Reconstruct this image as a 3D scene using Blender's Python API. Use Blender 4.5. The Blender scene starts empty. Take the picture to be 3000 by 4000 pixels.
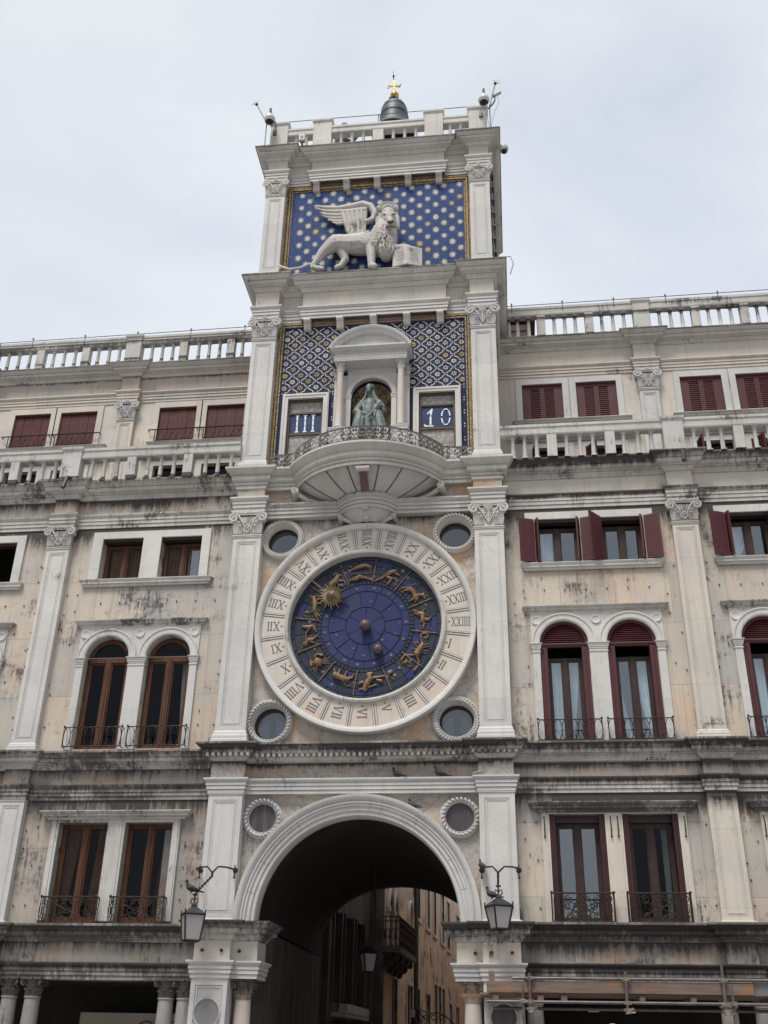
import bpy, bmesh, math, random
from mathutils import Vector, Matrix, noise as mnoise
from mathutils.geometry import tessellate_polygon
R = math.radians; PI = math.pi
random.seed(7)
scene = bpy.context.scene
COL = scene.collection

# ---------------------------------------------------------------- camera
GROUND = -9.55
cam_data = bpy.data.cameras.new('camera'); cam = bpy.data.objects.new('camera', cam_data); COL.objects.link(cam)
scene.camera = cam
cam_data.sensor_fit = 'HORIZONTAL'; cam_data.sensor_width = 36.0; cam_data.lens = 48.0
cam_data.clip_start = 0.1; cam_data.clip_end = 3000
def cam_axes(yaw, pitch, roll):
    cy, sy, cp, sp, cr, sr = math.cos(yaw), math.sin(yaw), math.cos(pitch), math.sin(pitch), math.cos(roll), math.sin(roll)
    f = Vector((sy*cp, cy*cp, sp)); r0 = Vector((cy, -sy, 0)); u0 = r0.cross(f)
    return cr*r0+sr*u0, -sr*r0+cr*u0, f
rt, up, fw = cam_axes(-0.12690889, 0.48297627, 0.01967107)
cam.matrix_world = Matrix(((rt.x, up.x, -fw.x, 2.95517), (rt.y, up.y, -fw.y, -20.15896), (rt.z, up.z, -fw.z, -7.96452), (0, 0, 0, 1)))

# ---------------------------------------------------------------- sky, sun, exposure
scene.view_settings.view_transform = 'Standard'; scene.view_settings.look = 'None'
scene.view_settings.exposure = 0.0; scene.view_settings.gamma = 1.0
w = bpy.data.worlds.new('World'); scene.world = w; w.use_nodes = True
nt = w.node_tree; nt.nodes.clear()
SUN_EL, SUN_AZ = R(62), R(200)          # behind the photographer, high, veiled by cloud
def wn(t, **k):
    n = nt.nodes.new(t)
    for a, b in k.items(): setattr(n, a, b)
    return n
out = wn('ShaderNodeOutputWorld'); bg = wn('ShaderNodeBackground')
sky = wn('ShaderNodeTexSky', sky_type='NISHITA', sun_disc=False, sun_elevation=SUN_EL, sun_rotation=SUN_AZ, air_density=1.0, dust_density=4.0)
tc = wn('ShaderNodeTexCoord'); sep = wn('ShaderNodeSeparateXYZ')
nt.links.new(tc.outputs['Generated'], sep.inputs[0])
def cloud(scale, detail, rough, stretch, seed):
    mp = wn('ShaderNodeMapping'); mp.inputs['Scale'].default_value = stretch; mp.inputs['Location'].default_value = (seed, seed*.7, 0)
    nz = wn('ShaderNodeTexNoise'); nz.inputs['Scale'].default_value = scale; nz.inputs['Detail'].default_value = detail; nz.inputs['Roughness'].default_value = rough
    nz.inputs['Distortion'].default_value = .3
    nt.links.new(tc.outputs['Generated'], mp.inputs[0]); nt.links.new(mp.outputs[0], nz.inputs[0]); return nz
def wramp(src, stops):
    r = wn('ShaderNodeValToRGB'); e = r.color_ramp.elements
    while len(e) < len(stops): e.new(.5)
    for i, (p, c) in enumerate(stops): e[i].position = p; e[i].color = (*c, 1)
    nt.links.new(src, r.inputs[0]); return r
c1 = cloud(2.2, 5, .5, (1, 1, 1.9), 3.1)
ov = wramp(c1.outputs['Fac'], [(.30, (6.9, 7.5, 8.5)), (.47, (8.4, 8.95, 9.7)), (.64, (9.5, 9.85, 10.1))])
# overcast dome dimmed behind the camera; bright zenith band added out of view
back = wn('ShaderNodeMapRange'); back.inputs[1].default_value = -.35; back.inputs[2].default_value = .75; back.inputs[3].default_value = .72; back.inputs[4].default_value = 1.0
nt.links.new(sep.outputs['Y'], back.inputs[0])
zen = wn('ShaderNodeMapRange'); zen.inputs[1].default_value = .84; zen.inputs[2].default_value = 1.0; zen.inputs[3].default_value = 1.0; zen.inputs[4].default_value = 3.0
nt.links.new(sep.outputs['Z'], zen.inputs[0]); mz_ = wn('ShaderNodeMath', operation='MULTIPLY'); nt.links.new(back.outputs[0], mz_.inputs[0]); nt.links.new(zen.outputs[0], mz_.inputs[1])
vm = wn('ShaderNodeVectorMath', operation='SCALE'); nt.links.new(ov.outputs[0], vm.inputs[0]); nt.links.new(mz_.outputs[0], vm.inputs['Scale'])
mx = wn('ShaderNodeMixRGB', blend_type='MIX'); mx.inputs[0].default_value = .9
nt.links.new(sky.outputs[0], mx.inputs[1]); nt.links.new(vm.outputs[0], mx.inputs[2])
nt.links.new(mx.outputs[0], bg.inputs[0]); bg.inputs[1].default_value = 0.1
nt.links.new(bg.outputs[0], out.inputs[0])
sl = bpy.data.lights.new('sun', 'SUN'); sl.energy = 3.2; sl.angle = R(20); sl.color = (1, .965, .91)
so = bpy.data.objects.new('sun', sl); COL.objects.link(so); so.location = (8, -30, 30)
sd = Vector((math.sin(SUN_AZ)*math.cos(SUN_EL), math.cos(SUN_AZ)*math.cos(SUN_EL), math.sin(SUN_EL)))
so.rotation_euler = sd.to_track_quat('Z', 'Y').to_euler()

# ---------------------------------------------------------------- materials
class N:
    def __init__(s, name):
        s.m = bpy.data.materials.new(name); s.m.use_nodes = True; s.t = s.m.node_tree; s.t.nodes.clear()
        s.o = s.t.nodes.new('ShaderNodeOutputMaterial'); s.b = s.t.nodes.new('ShaderNodeBsdfPrincipled')
        s.t.links.new(s.b.outputs[0], s.o.inputs[0]); s.g = s.t.nodes.new('ShaderNodeNewGeometry').outputs['Position']
    def put(s, sock, v):
        if isinstance(v, bpy.types.NodeSocket): s.t.links.new(v, sock)
        elif isinstance(v, (tuple, list)): sock.default_value = (*v, 1) if len(v) == 3 and sock.type == 'RGBA' else v
        else: sock.default_value = v
    def map(s, scale, loc=(0, 0, 0), vec=None):
        n = s.t.nodes.new('ShaderNodeMapping'); s.put(n.inputs[0], vec or s.g); n.inputs['Scale'].default_value = scale; n.inputs['Location'].default_value = loc; return n.outputs[0]
    def noise(s, scale, detail=4, rough=.55, vec=None, dist=0):
        n = s.t.nodes.new('ShaderNodeTexNoise'); s.put(n.inputs['Vector'], vec or s.g); n.inputs['Scale'].default_value = scale
        n.inputs['Detail'].default_value = detail; n.inputs['Roughness'].default_value = rough; n.inputs['Distortion'].default_value = dist; return n.outputs['Fac']
    def mr(s, v, a, b, c=0, d=1):
        n = s.t.nodes.new('ShaderNodeMapRange'); s.put(n.inputs[0], v)
        for i, q in enumerate((a, b, c, d)): n.inputs[i+1].default_value = q
        return n.outputs[0]
    def math(s, op, a, b=0):
        n = s.t.nodes.new('ShaderNodeMath'); n.operation = op; s.put(n.inputs[0], a); s.put(n.inputs[1], b); return n.outputs[0]
    def mix(s, f, a, b, mode='MIX'):
        n = s.t.nodes.new('ShaderNodeMixRGB'); n.blend_type = mode; s.put(n.inputs[0], f); s.put(n.inputs[1], a); s.put(n.inputs[2], b); return n.outputs[0]
    def bump(s, h, strength=.3, dist=.01):
        n = s.t.nodes.new('ShaderNodeBump'); n.inputs['Strength'].default_value = strength; n.inputs['Distance'].default_value = dist; s.put(n.inputs['Height'], h)
        s.put(s.b.inputs['Normal'], n.outputs[0])
    def fin(s, col=None, rough=.6, metal=0, spec=.35, bump=None, bs=.3, bd=.01):
        if col is not None: s.put(s.b.inputs['Base Color'], col)
        s.put(s.b.inputs['Roughness'], rough); s.b.inputs['Metallic'].default_value = metal; s.b.inputs['Specular IOR Level'].default_value = spec
        if bump is not None: s.bump(bump, bs, bd)
        return s.m

def stone(name, a, b, c=None, vein=None, veinw=.03, veinamt=.7, grime=.3, fine=1.0, slab=None, streak=1.0, warm=0.0, rough=.6, dark=(.035, .031, .03), seed=0.0, damp=None, drips=()):
    """weathered marble: patchy tone, optional veins and slabs, black crust in runs and patches"""
    n = N(name)
    off = n.map((1, 1, 1), (seed, 0, seed*1.7))
    col = n.mix(n.mr(n.noise(.9, 5, .6, off), .38, .62), a, b)
    if c: col = n.mix(n.mr(n.noise(.55, 4, .6, n.map((1, 1, 1), (5+seed, 1, 9))), .50, .66), col, c)
    if slab:
        sw, sh, amt = slab
        xz = n.t.nodes.new('ShaderNodeSeparateXYZ'); n.put(xz.inputs[0], n.g)
        cb = n.t.nodes.new('ShaderNodeCombineXYZ'); n.put(cb.inputs[0], xz.outputs[0]); n.put(cb.inputs[1], xz.outputs[2])
        br = n.t.nodes.new('ShaderNodeTexBrick'); n.put(br.inputs['Vector'], cb.outputs[0]); br.inputs['Scale'].default_value = 1
        br.inputs['Brick Width'].default_value = sw; br.inputs['Row Height'].default_value = sh; br.inputs['Mortar Size'].default_value = .006
        br.inputs['Color1'].default_value = (1.12, 1.03, .94, 1); br.inputs['Color2'].default_value = (.80, .82, .84, 1); br.inputs['Mortar'].default_value = (.5, .47, .45, 1)
        br.offset = .37; br.inputs['Mortar Smooth'].default_value = .3
        col = n.mix(amt, col, br.outputs['Color'], 'MULTIPLY')
    if vein:
        for k, (sc, wd) in enumerate(((.8, veinw), (2.2, veinw*.7))):
            v = n.noise(sc, 7, .62, n.map((1, 1, 1.3), (seed+k*7, 3, 2)), 1.3)
            v = n.math('ABSOLUTE', n.math('SUBTRACT', v, .5))
            col = n.mix(n.math('MULTIPLY', n.mr(v, 0, wd, 1, 0), veinamt), col, vein)
    col = n.mix(n.mr(n.noise(34, 4, .7), .2, .8, 0, .22*fine), col, (.25, .24, .235))
    runs = n.noise(1, 5, .65, n.map((7.5, 3, .55), (seed, 0, 0)))
    col = n.mix(n.mr(runs, .52, .78, 0, .34*streak), col, (.30, .285, .27))
    runs2 = n.noise(1, 4, .6, n.map((4.5, 2, .3), (seed+3.3, 0, 0)))
    col = n.mix(n.mr(runs2, .56, .74, 0, .30*streak), col, damp or (.36, .29, .23))
    if grime > 0:
        p = n.noise(.75, 6, .62, n.map((1, 1, 1.6), (seed*2+1, 0, 4)))
        q = n.noise(1, 6, .7, n.map((16, 9, 1.5), (0, 0, seed)))
        f = n.noise(22, 5, .75, n.map((1, 1, .5)))
        s1 = n.math('ADD', n.math('MULTIPLY', p, .9), n.math('MULTIPLY', q, .45))
        s1 = n.math('ADD', s1, n.math('MULTIPLY', f, .35))
        th = 1.08-.36*grime
        g = n.mr(s1, th, th+.07)
        col = n.mix(n.math('MULTIPLY', g, .9), col, dark)
        g2 = n.mr(s1, th-.07, th+.02, 0, .38)
        col = n.mix(g2, col, (.16, .145, .135))
    if drips:   # rain-washed crust hanging below the ledges this stone sits under
        sz = n.t.nodes.new('ShaderNodeSeparateXYZ'); n.put(sz.inputs[0], n.g); tot = None
        for zt, ln in drips:
            a_ = n.math('MULTIPLY', n.mr(sz.outputs[2], zt-ln, zt), n.mr(sz.outputs[2], zt, zt+.03, 1, 0)); tot = a_ if tot is None else n.math('MAXIMUM', tot, a_)
        lines = n.noise(1, 4, .7, n.map((13, 5, .5), (seed, 0, 1))); area = n.noise(.55, 4, .6, n.map((1, 1, .2), (seed*3, 0, 0))); fine_ = n.noise(26, 4, .7, n.map((1, 1, .4)))
        m_ = n.math('ADD', n.math('MULTIPLY', tot, .55), n.math('ADD', n.math('MULTIPLY', lines, .55), n.math('ADD', n.math('MULTIPLY', area, .7), n.math('MULTIPLY', fine_, .25))))
        gate = n.mr(tot, 0, .12)
        col = n.mix(n.math('MULTIPLY', n.mr(m_, .90, 1.06, 0, .5), gate), col, (.15, .125, .11))
        col = n.mix(n.math('MULTIPLY', n.mr(m_, 1.05, 1.19, 0, .92), gate), col, dark)
    h = n.math('ADD', n.noise(9, 6, .65), n.math('MULTIPLY', n.noise(60, 3, .6), .4))
    return n.fin(col, rough, spec=.3, bump=h, bs=.35, bd=.012)

WHITE = (.60, .595, .585); GREYW = (.50, .50, .50); CREAM = (.60, .55, .47); PINK = (.55, .43, .36)
M = {}
M['white'] = stone('white_marble', (.64, .63, .608), (.56, .55, .53), vein=(.40, .385, .37), veinw=.012, veinamt=.3, grime=.14, streak=.7, slab=(40, 1.65, .35))
M['white_dirty'] = stone('white_marble_stained', (.58, .56, .525), (.46, .445, .42), grime=.34, streak=1.4, seed=2, drips=((3.88, .30), (3.10, .16), (-2.55, .34), (-3.2, .3), (-5.88, .36), (-6.55, .32), (8.98, .2), (9.58, .2), (14.14, .2)))
M['cream'] = stone('cream_marble', (.64, .59, .515), (.56, .525, .475), grime=.20, streak=1.0, seed=4, slab=(1.6, 1.4, .45), drips=((-3.5, .5),))
M['cornice'] = stone('cornice_stone', (.60, .575, .535), (.46, .43, .395), grime=.46, streak=1.7, seed=6, damp=(.30, .22, .17), drips=((3.88, .30), (3.10, .16), (-2.55, .34), (-3.2, .3), (-5.88, .36), (-6.55, .32), (8.98, .2), (9.58, .2), (14.14, .2)))
M['cornice_black'] = stone('cornice_stone_black_crust', (.42, .40, .375), (.24, .225, .21), grime=.72, streak=2.0, seed=8, drips=((3.88, .30), (3.10, .16), (-2.55, .34), (-3.2, .3), (-5.88, .5), (-6.55, .45), (8.98, .2), (9.58, .2), (14.14, .2)))
M['crust'] = stone('black_crusted_edge', (.36, .335, .31), (.17, .155, .145), grime=.80, streak=1.8, seed=51)
M['top_cornice'] = stone('upper_cornice_stone', (.61, .585, .54), (.50, .475, .435), grime=.20, streak=1.4, seed=9, drips=((9.58, .08), (14.14, .08), (8.97, .06)))
M['frieze_pink'] = stone('pink_grey_frieze_marble', (.50, .415, .365), (.44, .415, .385), (.54, .50, .445), vein=(.38, .33, .30), veinw=.02, veinamt=.4, grime=.24, slab=(.62, 3, .9), seed=11, drips=((-2.9, .3), (3.5, .3), (8.6, .2)))
M['wall'] = stone('slab_clad_wall', (.575, .52, .44), (.49, .465, .43), (.60, .455, .35), vein=(.42, .37, .33), veinw=.015, veinamt=.3, grime=.38, streak=2.0, slab=(1.15, 1.35, .9), seed=13, drips=((3.5, .5), (2.76, .9), (-3.5, .7)))
M['wall_low'] = stone('stained_slab_wall', (.45, .405, .35), (.33, .315, .295), (.45, .325, .23), vein=(.36, .32, .29), veinw=.015, veinamt=.3, grime=.50, slab=(1.0, 1.5, 1.0), streak=2.6, seed=15, drips=((-2.85, .55), (-3.5, 1.0), (-6.15, .5)))
M['veined'] = stone('veined_clock_marble', (.60, .52, .42), (.50, .475, .44), (.60, .35, .165), vein=(.30, .27, .26), veinw=.028, veinamt=.85, grime=.16, slab=(1.3, 1.1, .4), seed=17, drips=((2.84, .5),))
M['veined_low'] = stone('veined_spandrel_marble', (.54, .46, .375), (.45, .44, .42), (.54, .37, .29), vein=(.27, .26, .26), veinw=.032, veinamt=.9, grime=.22, seed=19, slab=(.95, 2, .5), drips=((-2.84, .2),))
M['hour'] = stone('hour_ring_marble', (.64, .57, .505), (.58, .535, .48), (.60, .45, .36), grime=.10, streak=.8, seed=21)
M['statue'] = stone('carved_istrian_stone', (.58, .545, .50), (.43, .405, .375), (.54, .45, .39), grime=.36, streak=1.3, seed=23)
M['bowl'] = stone('grey_pink_bowl_marble', (.56, .53, .50), (.48, .455, .43), grime=.22, streak=1.2, seed=24)
M['column_pink'] = stone('pale_pink_column_marble', (.60, .53, .47), (.52, .46, .42), grime=.2, seed=25)
M['column_grey'] = stone('grey_column_marble', (.33, .30, .285), (.24, .22, .21), grime=.5, seed=27)
M['capital_black'] = stone('soot_blackened_capital', (.22, .21, .20), (.13, .125, .12), grime=.95, seed=29)
M['capital_brown'] = stone('brown_weathered_capital', (.42, .33, .23), (.33, .28, .21), grime=.6, seed=31)
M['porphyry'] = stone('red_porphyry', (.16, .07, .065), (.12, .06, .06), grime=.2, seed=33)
M['granite'] = stone('dark_roundel_porphyry', (.075, .06, .07), (.055, .045, .055), grime=.1, seed=35, fine=.5, rough=.4)
M['grey_roundel'] = stone('grey_roundel_marble', (.26, .25, .26), (.22, .215, .225), grime=.1, seed=36)
def plain(name, col, rough=.5, metal=0, var=.25, scale=6, col2=None, spec=.4, bs=.15):
    n = N(name); c2 = col2 or tuple(v*(1-var*1.6) for v in col)
    f = n.mr(n.noise(scale, 6, .65), .32, .68)
    return n.fin(n.mix(f, col, c2), rough, metal, spec, bump=n.noise(scale*5, 4, .6), bs=bs, bd=.006)
M['iron'] = plain('wrought_iron', (.022, .019, .018), .55, .3, col2=(.06, .035, .025))
M['lead'] = plain('lead_and_rust_railing', (.17, .185, .205), .6, .2, scale=2.2, col2=(.15, .10, .075))
M['lead_white'] = plain('white_lead_leaf', (.60, .60, .58), .6, 0, scale=5, col2=(.25, .22, .2))
M['gold'] = plain('gilded_metal', (.62, .36, .07), .34, .85, scale=9, col2=(.40, .20, .04))
M['zgold'] = plain('worn_gilding', (.34, .20, .10), .5, .25, scale=11, col2=(.085, .055, .035), bs=.5)
M['sungold'] = plain('dull_gilded_sun', (.26, .20, .09), .5, .35, scale=14, col2=(.06, .048, .03), bs=.4)
M['bronze'] = plain('dark_bronze', (.03, .034, .037), .5, .3, scale=5, col2=(.065, .078, .078))
M['verdigris'] = plain('verdigris_bronze', (.215, .25, .24), .6, .15, scale=9, col2=(.075, .09, .088), bs=.6)
M['ball'] = plain('tarnished_ball_bronze', (.16, .115, .085), .5, .3, scale=11, col2=(.07, .055, .05))
M['red'] = plain('oxblood_shutter_paint', (.088, .020, .025), .55, 0, .15, 4)
M['red_old'] = plain('brick_red_shutter_paint', (.090, .014, .011), .6, 0, .3, 5)
M['redframe'] = plain('dark_red_frame_paint', (.055, .015, .017), .5, 0, .2, 6)
M['darkwood'] = plain('dark_stained_casement', (.05, .026, .02), .5, 0, .3, 8)
def woodm(name, a, b):
    n = N(name); g = n.noise(1, 5, .6, n.map((26, 26, 1.4)))
    return n.fin(n.mix(n.mr(g, .35, .65), a, b), .55, bump=g, bs=.2, bd=.004)
M['wood'] = woodm('varnished_casement_wood', (.13, .045, .019), (.042, .018, .010))
def plank():
    n = N('weathered_scaffold_plank'); g = n.noise(1, 6, .65, n.map((1.3, 20, 20)))
    c = n.mix(n.mr(g, .35, .65), (.20, .14, .115), (.12, .085, .07)); c = n.mix(n.mr(n.noise(1.6, 3), .55, .68), c, (.26, .13, .06))
    return n.fin(c, .75, bump=g, bs=.3, bd=.005)
M['plank'] = plank()
M['pipe'] = plain('galvanised_scaffold_tube', (.17, .165, .165), .45, .5, scale=5, col2=(.10, .07, .06))
M['coupler'] = plain('zinc_scaffold_clamp', (.32, .30, .27), .5, .4, scale=9, col2=(.14, .08, .05))
M['curtain'] = plain('sheer_white_curtain', (.78, .86, .86), .9, 0, .12, 3)
M['curtain_brown'] = plain('brown_curtain', (.46, .26, .14), .9, 0, .3, 3)
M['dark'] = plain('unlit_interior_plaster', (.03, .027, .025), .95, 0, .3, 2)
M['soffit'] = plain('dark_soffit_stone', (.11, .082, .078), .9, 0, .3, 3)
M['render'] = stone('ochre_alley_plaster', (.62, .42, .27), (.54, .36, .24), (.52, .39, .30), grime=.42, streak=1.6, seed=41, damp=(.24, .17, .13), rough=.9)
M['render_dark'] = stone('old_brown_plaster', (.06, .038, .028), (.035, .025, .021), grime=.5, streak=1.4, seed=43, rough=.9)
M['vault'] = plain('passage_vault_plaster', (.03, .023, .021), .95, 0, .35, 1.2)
M['trim'] = stone('window_trim_stone', (.50, .46, .41), (.42, .38, .34), grime=.3, seed=45)
M['paving'] = stone('grey_trachyte_paving', (.27, .26, .25), (.21, .205, .20), grime=.2, seed=47)
M['ink'] = plain('incised_grey_lettering', (.17, .16, .165), .7, 0, .2, 12)
M['inkfaint'] = plain('worn_inscription', (.42, .34, .29), .8, 0, .3, 6)
M['whitepaint'] = plain('white_numeral_enamel', (.80, .84, .92), .4, 0, .05, 6)
M['bluepanel'] = plain('dark_blue_numeral_panel', (.008, .018, .065), .35, 0, .4, 2.5, col2=(.02, .055, .135))
M['rust'] = plain('rusty_door_frame', (.15, .085, .06), .7, .2, scale=7, col2=(.09, .075, .07))
def doorpanel():
    n = N('scaly_grey_door_panel'); v = n.t.nodes.new('ShaderNodeTexVoronoi'); n.put(v.inputs['Vector'], n.g); v.inputs['Scale'].default_value = 11
    c = n.mix(n.mr(v.outputs['Distance'], .1, .6), (.42, .41, .36), (.27, .26, .24)); c = n.mix(n.mr(n.noise(5, 5, .7), .56, .7), c, (.20, .11, .06))
    return n.fin(c, .6, bump=v.outputs['Distance'], bs=.4)
M['doorpanel'] = doorpanel()
M['camwhite'] = plain('grey_white_camera_housing', (.55, .55, .54), .4, 0, .1, 5)
M['black'] = plain('black_plastic', (.012, .012, .013), .3, 0, .1, 5)
M['wire'] = plain('dull_steel_wire', (.15, .155, .17), .5, .4)
M['roofbrown'] = plain('brown_boarded_dormer', (.13, .085, .075), .8, 0, .3, 7)
M['feather_dark'] = plain('dark_pigeon_feathers', (.05, .052, .058), .7, 0, .3, 26, col2=(.022, .02, .022))
M['feather_pale'] = plain('pale_pigeon_feathers', (.50, .48, .46), .7, 0, .3, 26, col2=(.24, .22, .21))
M['sign'] = plain('cream_shop_sign_board', (.40, .34, .28), .6, 0, .08, 2)
M['signred'] = plain('dark_red_sign_lettering', (.11, .03, .025), .6, 0, .08, 2)
M['frost'] = None
def glassm(name, tint, refl, rough=.02):
    n = N(name); t = n.t; t.nodes.remove(n.b)
    tr = t.nodes.new('ShaderNodeBsdfTransparent'); tr.inputs[0].default_value = (*tint, 1)
    gl = t.nodes.new('ShaderNodeBsdfGlossy'); gl.inputs['Roughness'].default_value = rough; gl.inputs[0].default_value = (.85, .9, .98, 1)
    ms = t.nodes.new('ShaderNodeMixShader'); fr = t.nodes.new('ShaderNodeLayerWeight'); fr.inputs[0].default_value = .12
    ma = n.mr(fr.outputs['Fresnel'], 0, 1, refl, .9)
    bp = t.nodes.new('ShaderNodeBump'); bp.inputs['Strength'].default_value = .06; bp.inputs['Distance'].default_value = .05; n.put(bp.inputs['Height'], n.noise(1.6, 2, .5)); n.put(gl.inputs['Normal'], bp.outputs[0])
    n.put(ms.inputs[0], ma); t.links.new(tr.outputs[0], ms.inputs[1]); t.links.new(gl.outputs[0], ms.inputs[2]); t.links.new(ms.outputs[0], n.o.inputs[0])
    return n.m
M['glass'] = glassm('window_glass', (.8, .87, .92), .24)
M['glass_dim'] = glassm('dim_window_glass', (.5, .5, .5), .015, .08)
M['glass_round'] = glassm('round_window_glass', (.35, .38, .45), .16, .06)
def frosted():
    n = N('frosted_lantern_glass'); n.fin((.42, .40, .41), .55)
    n.b.inputs['Transmission Weight'].default_value = .25; return n.m
M['frost'] = frosted()
def mosaic(name, a, b, c, sc=42):
    n = N(name); v = n.t.nodes.new('ShaderNodeTexVoronoi'); n.put(v.inputs['Vector'], n.g); v.inputs['Scale'].default_value = sc
    s = n.t.nodes.new('ShaderNodeSeparateXYZ'); n.put(s.inputs[0], v.outputs['Color'])
    col = n.mix(n.mr(s.outputs[0], .1, .9), a, b); col = n.mix(n.math('MULTIPLY', n.mr(s.outputs[1], .62, .75), n.mr(n.noise(1.1, 3), .35, .6)), col, c)
    col = n.mix(n.mr(v.outputs['Distance'], .38, .62, 0, .6), col, (.03, .03, .04))
    return n.fin(col, n.mr(s.outputs[2], 0, 1, .45, .8), spec=.12, bump=s.outputs[0], bs=.25, bd=.004)
M['mos_blue'] = mosaic('blue_glass_mosaic', (.020, .058, .205), (.036, .092, .30), (.05, .055, .085))
M['mos_navy'] = mosaic('navy_glass_mosaic', (.011, .015, .058), (.022, .034, .125), (.03, .02, .025))
M['mos_gold'] = mosaic('gold_mosaic', (.50, .31, .09), (.27, .16, .055), (.66, .52, .24), 34)
M['mos_goldlite'] = mosaic('pale_gold_mosaic', (.55, .44, .24), (.34, .24, .12), (.62, .56, .42), 34)
M['mos_brown'] = mosaic('brown_mosaic_edge', (.12, .075, .045), (.06, .04, .035), (.22, .15, .08), 34)
M['mos_white'] = mosaic('white_mosaic', (.78, .77, .70), (.66, .64, .56), (.78, .72, .52), 60)
M['star_gold'] = mosaic('gold_star_mosaic', (.72, .48, .12), (.60, .42, .18), (.70, .62, .40), 60)
def enamel(name, a, b):
    n = N(name); c = n.mix(n.mr(n.noise(3.5, 6, .7), .35, .68), a, b); c = n.mix(n.mr(n.noise(14, 5, .7), .6, .75, 0, .5), c, (.10, .11, .14))
    return n.fin(c, .5, spec=.4, bump=n.noise(20, 4), bs=.3, bd=.006)
M['en1'] = enamel('deep_blue_enamel', (.013, .019, .080), (.019, .030, .110))
M['en2'] = enamel('slate_blue_enamel', (.014, .026, .055), (.009, .014, .032))
M['en3'] = enamel('bright_blue_enamel', (.011, .017, .118), (.015, .025, .092))
M['en4'] = enamel('dull_grey_blue_enamel', (.026, .032, .045), (.014, .018, .03))
M['groove'] = plain('dark_joint', (.012, .014, .03), .7, 0, .2, 8)
M['star_small'] = plain('small_silver_gilt_star', (.50, .50, .48), .5, .2, scale=9, col2=(.22, .15, .08))
M['light_warm'] = None

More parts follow.
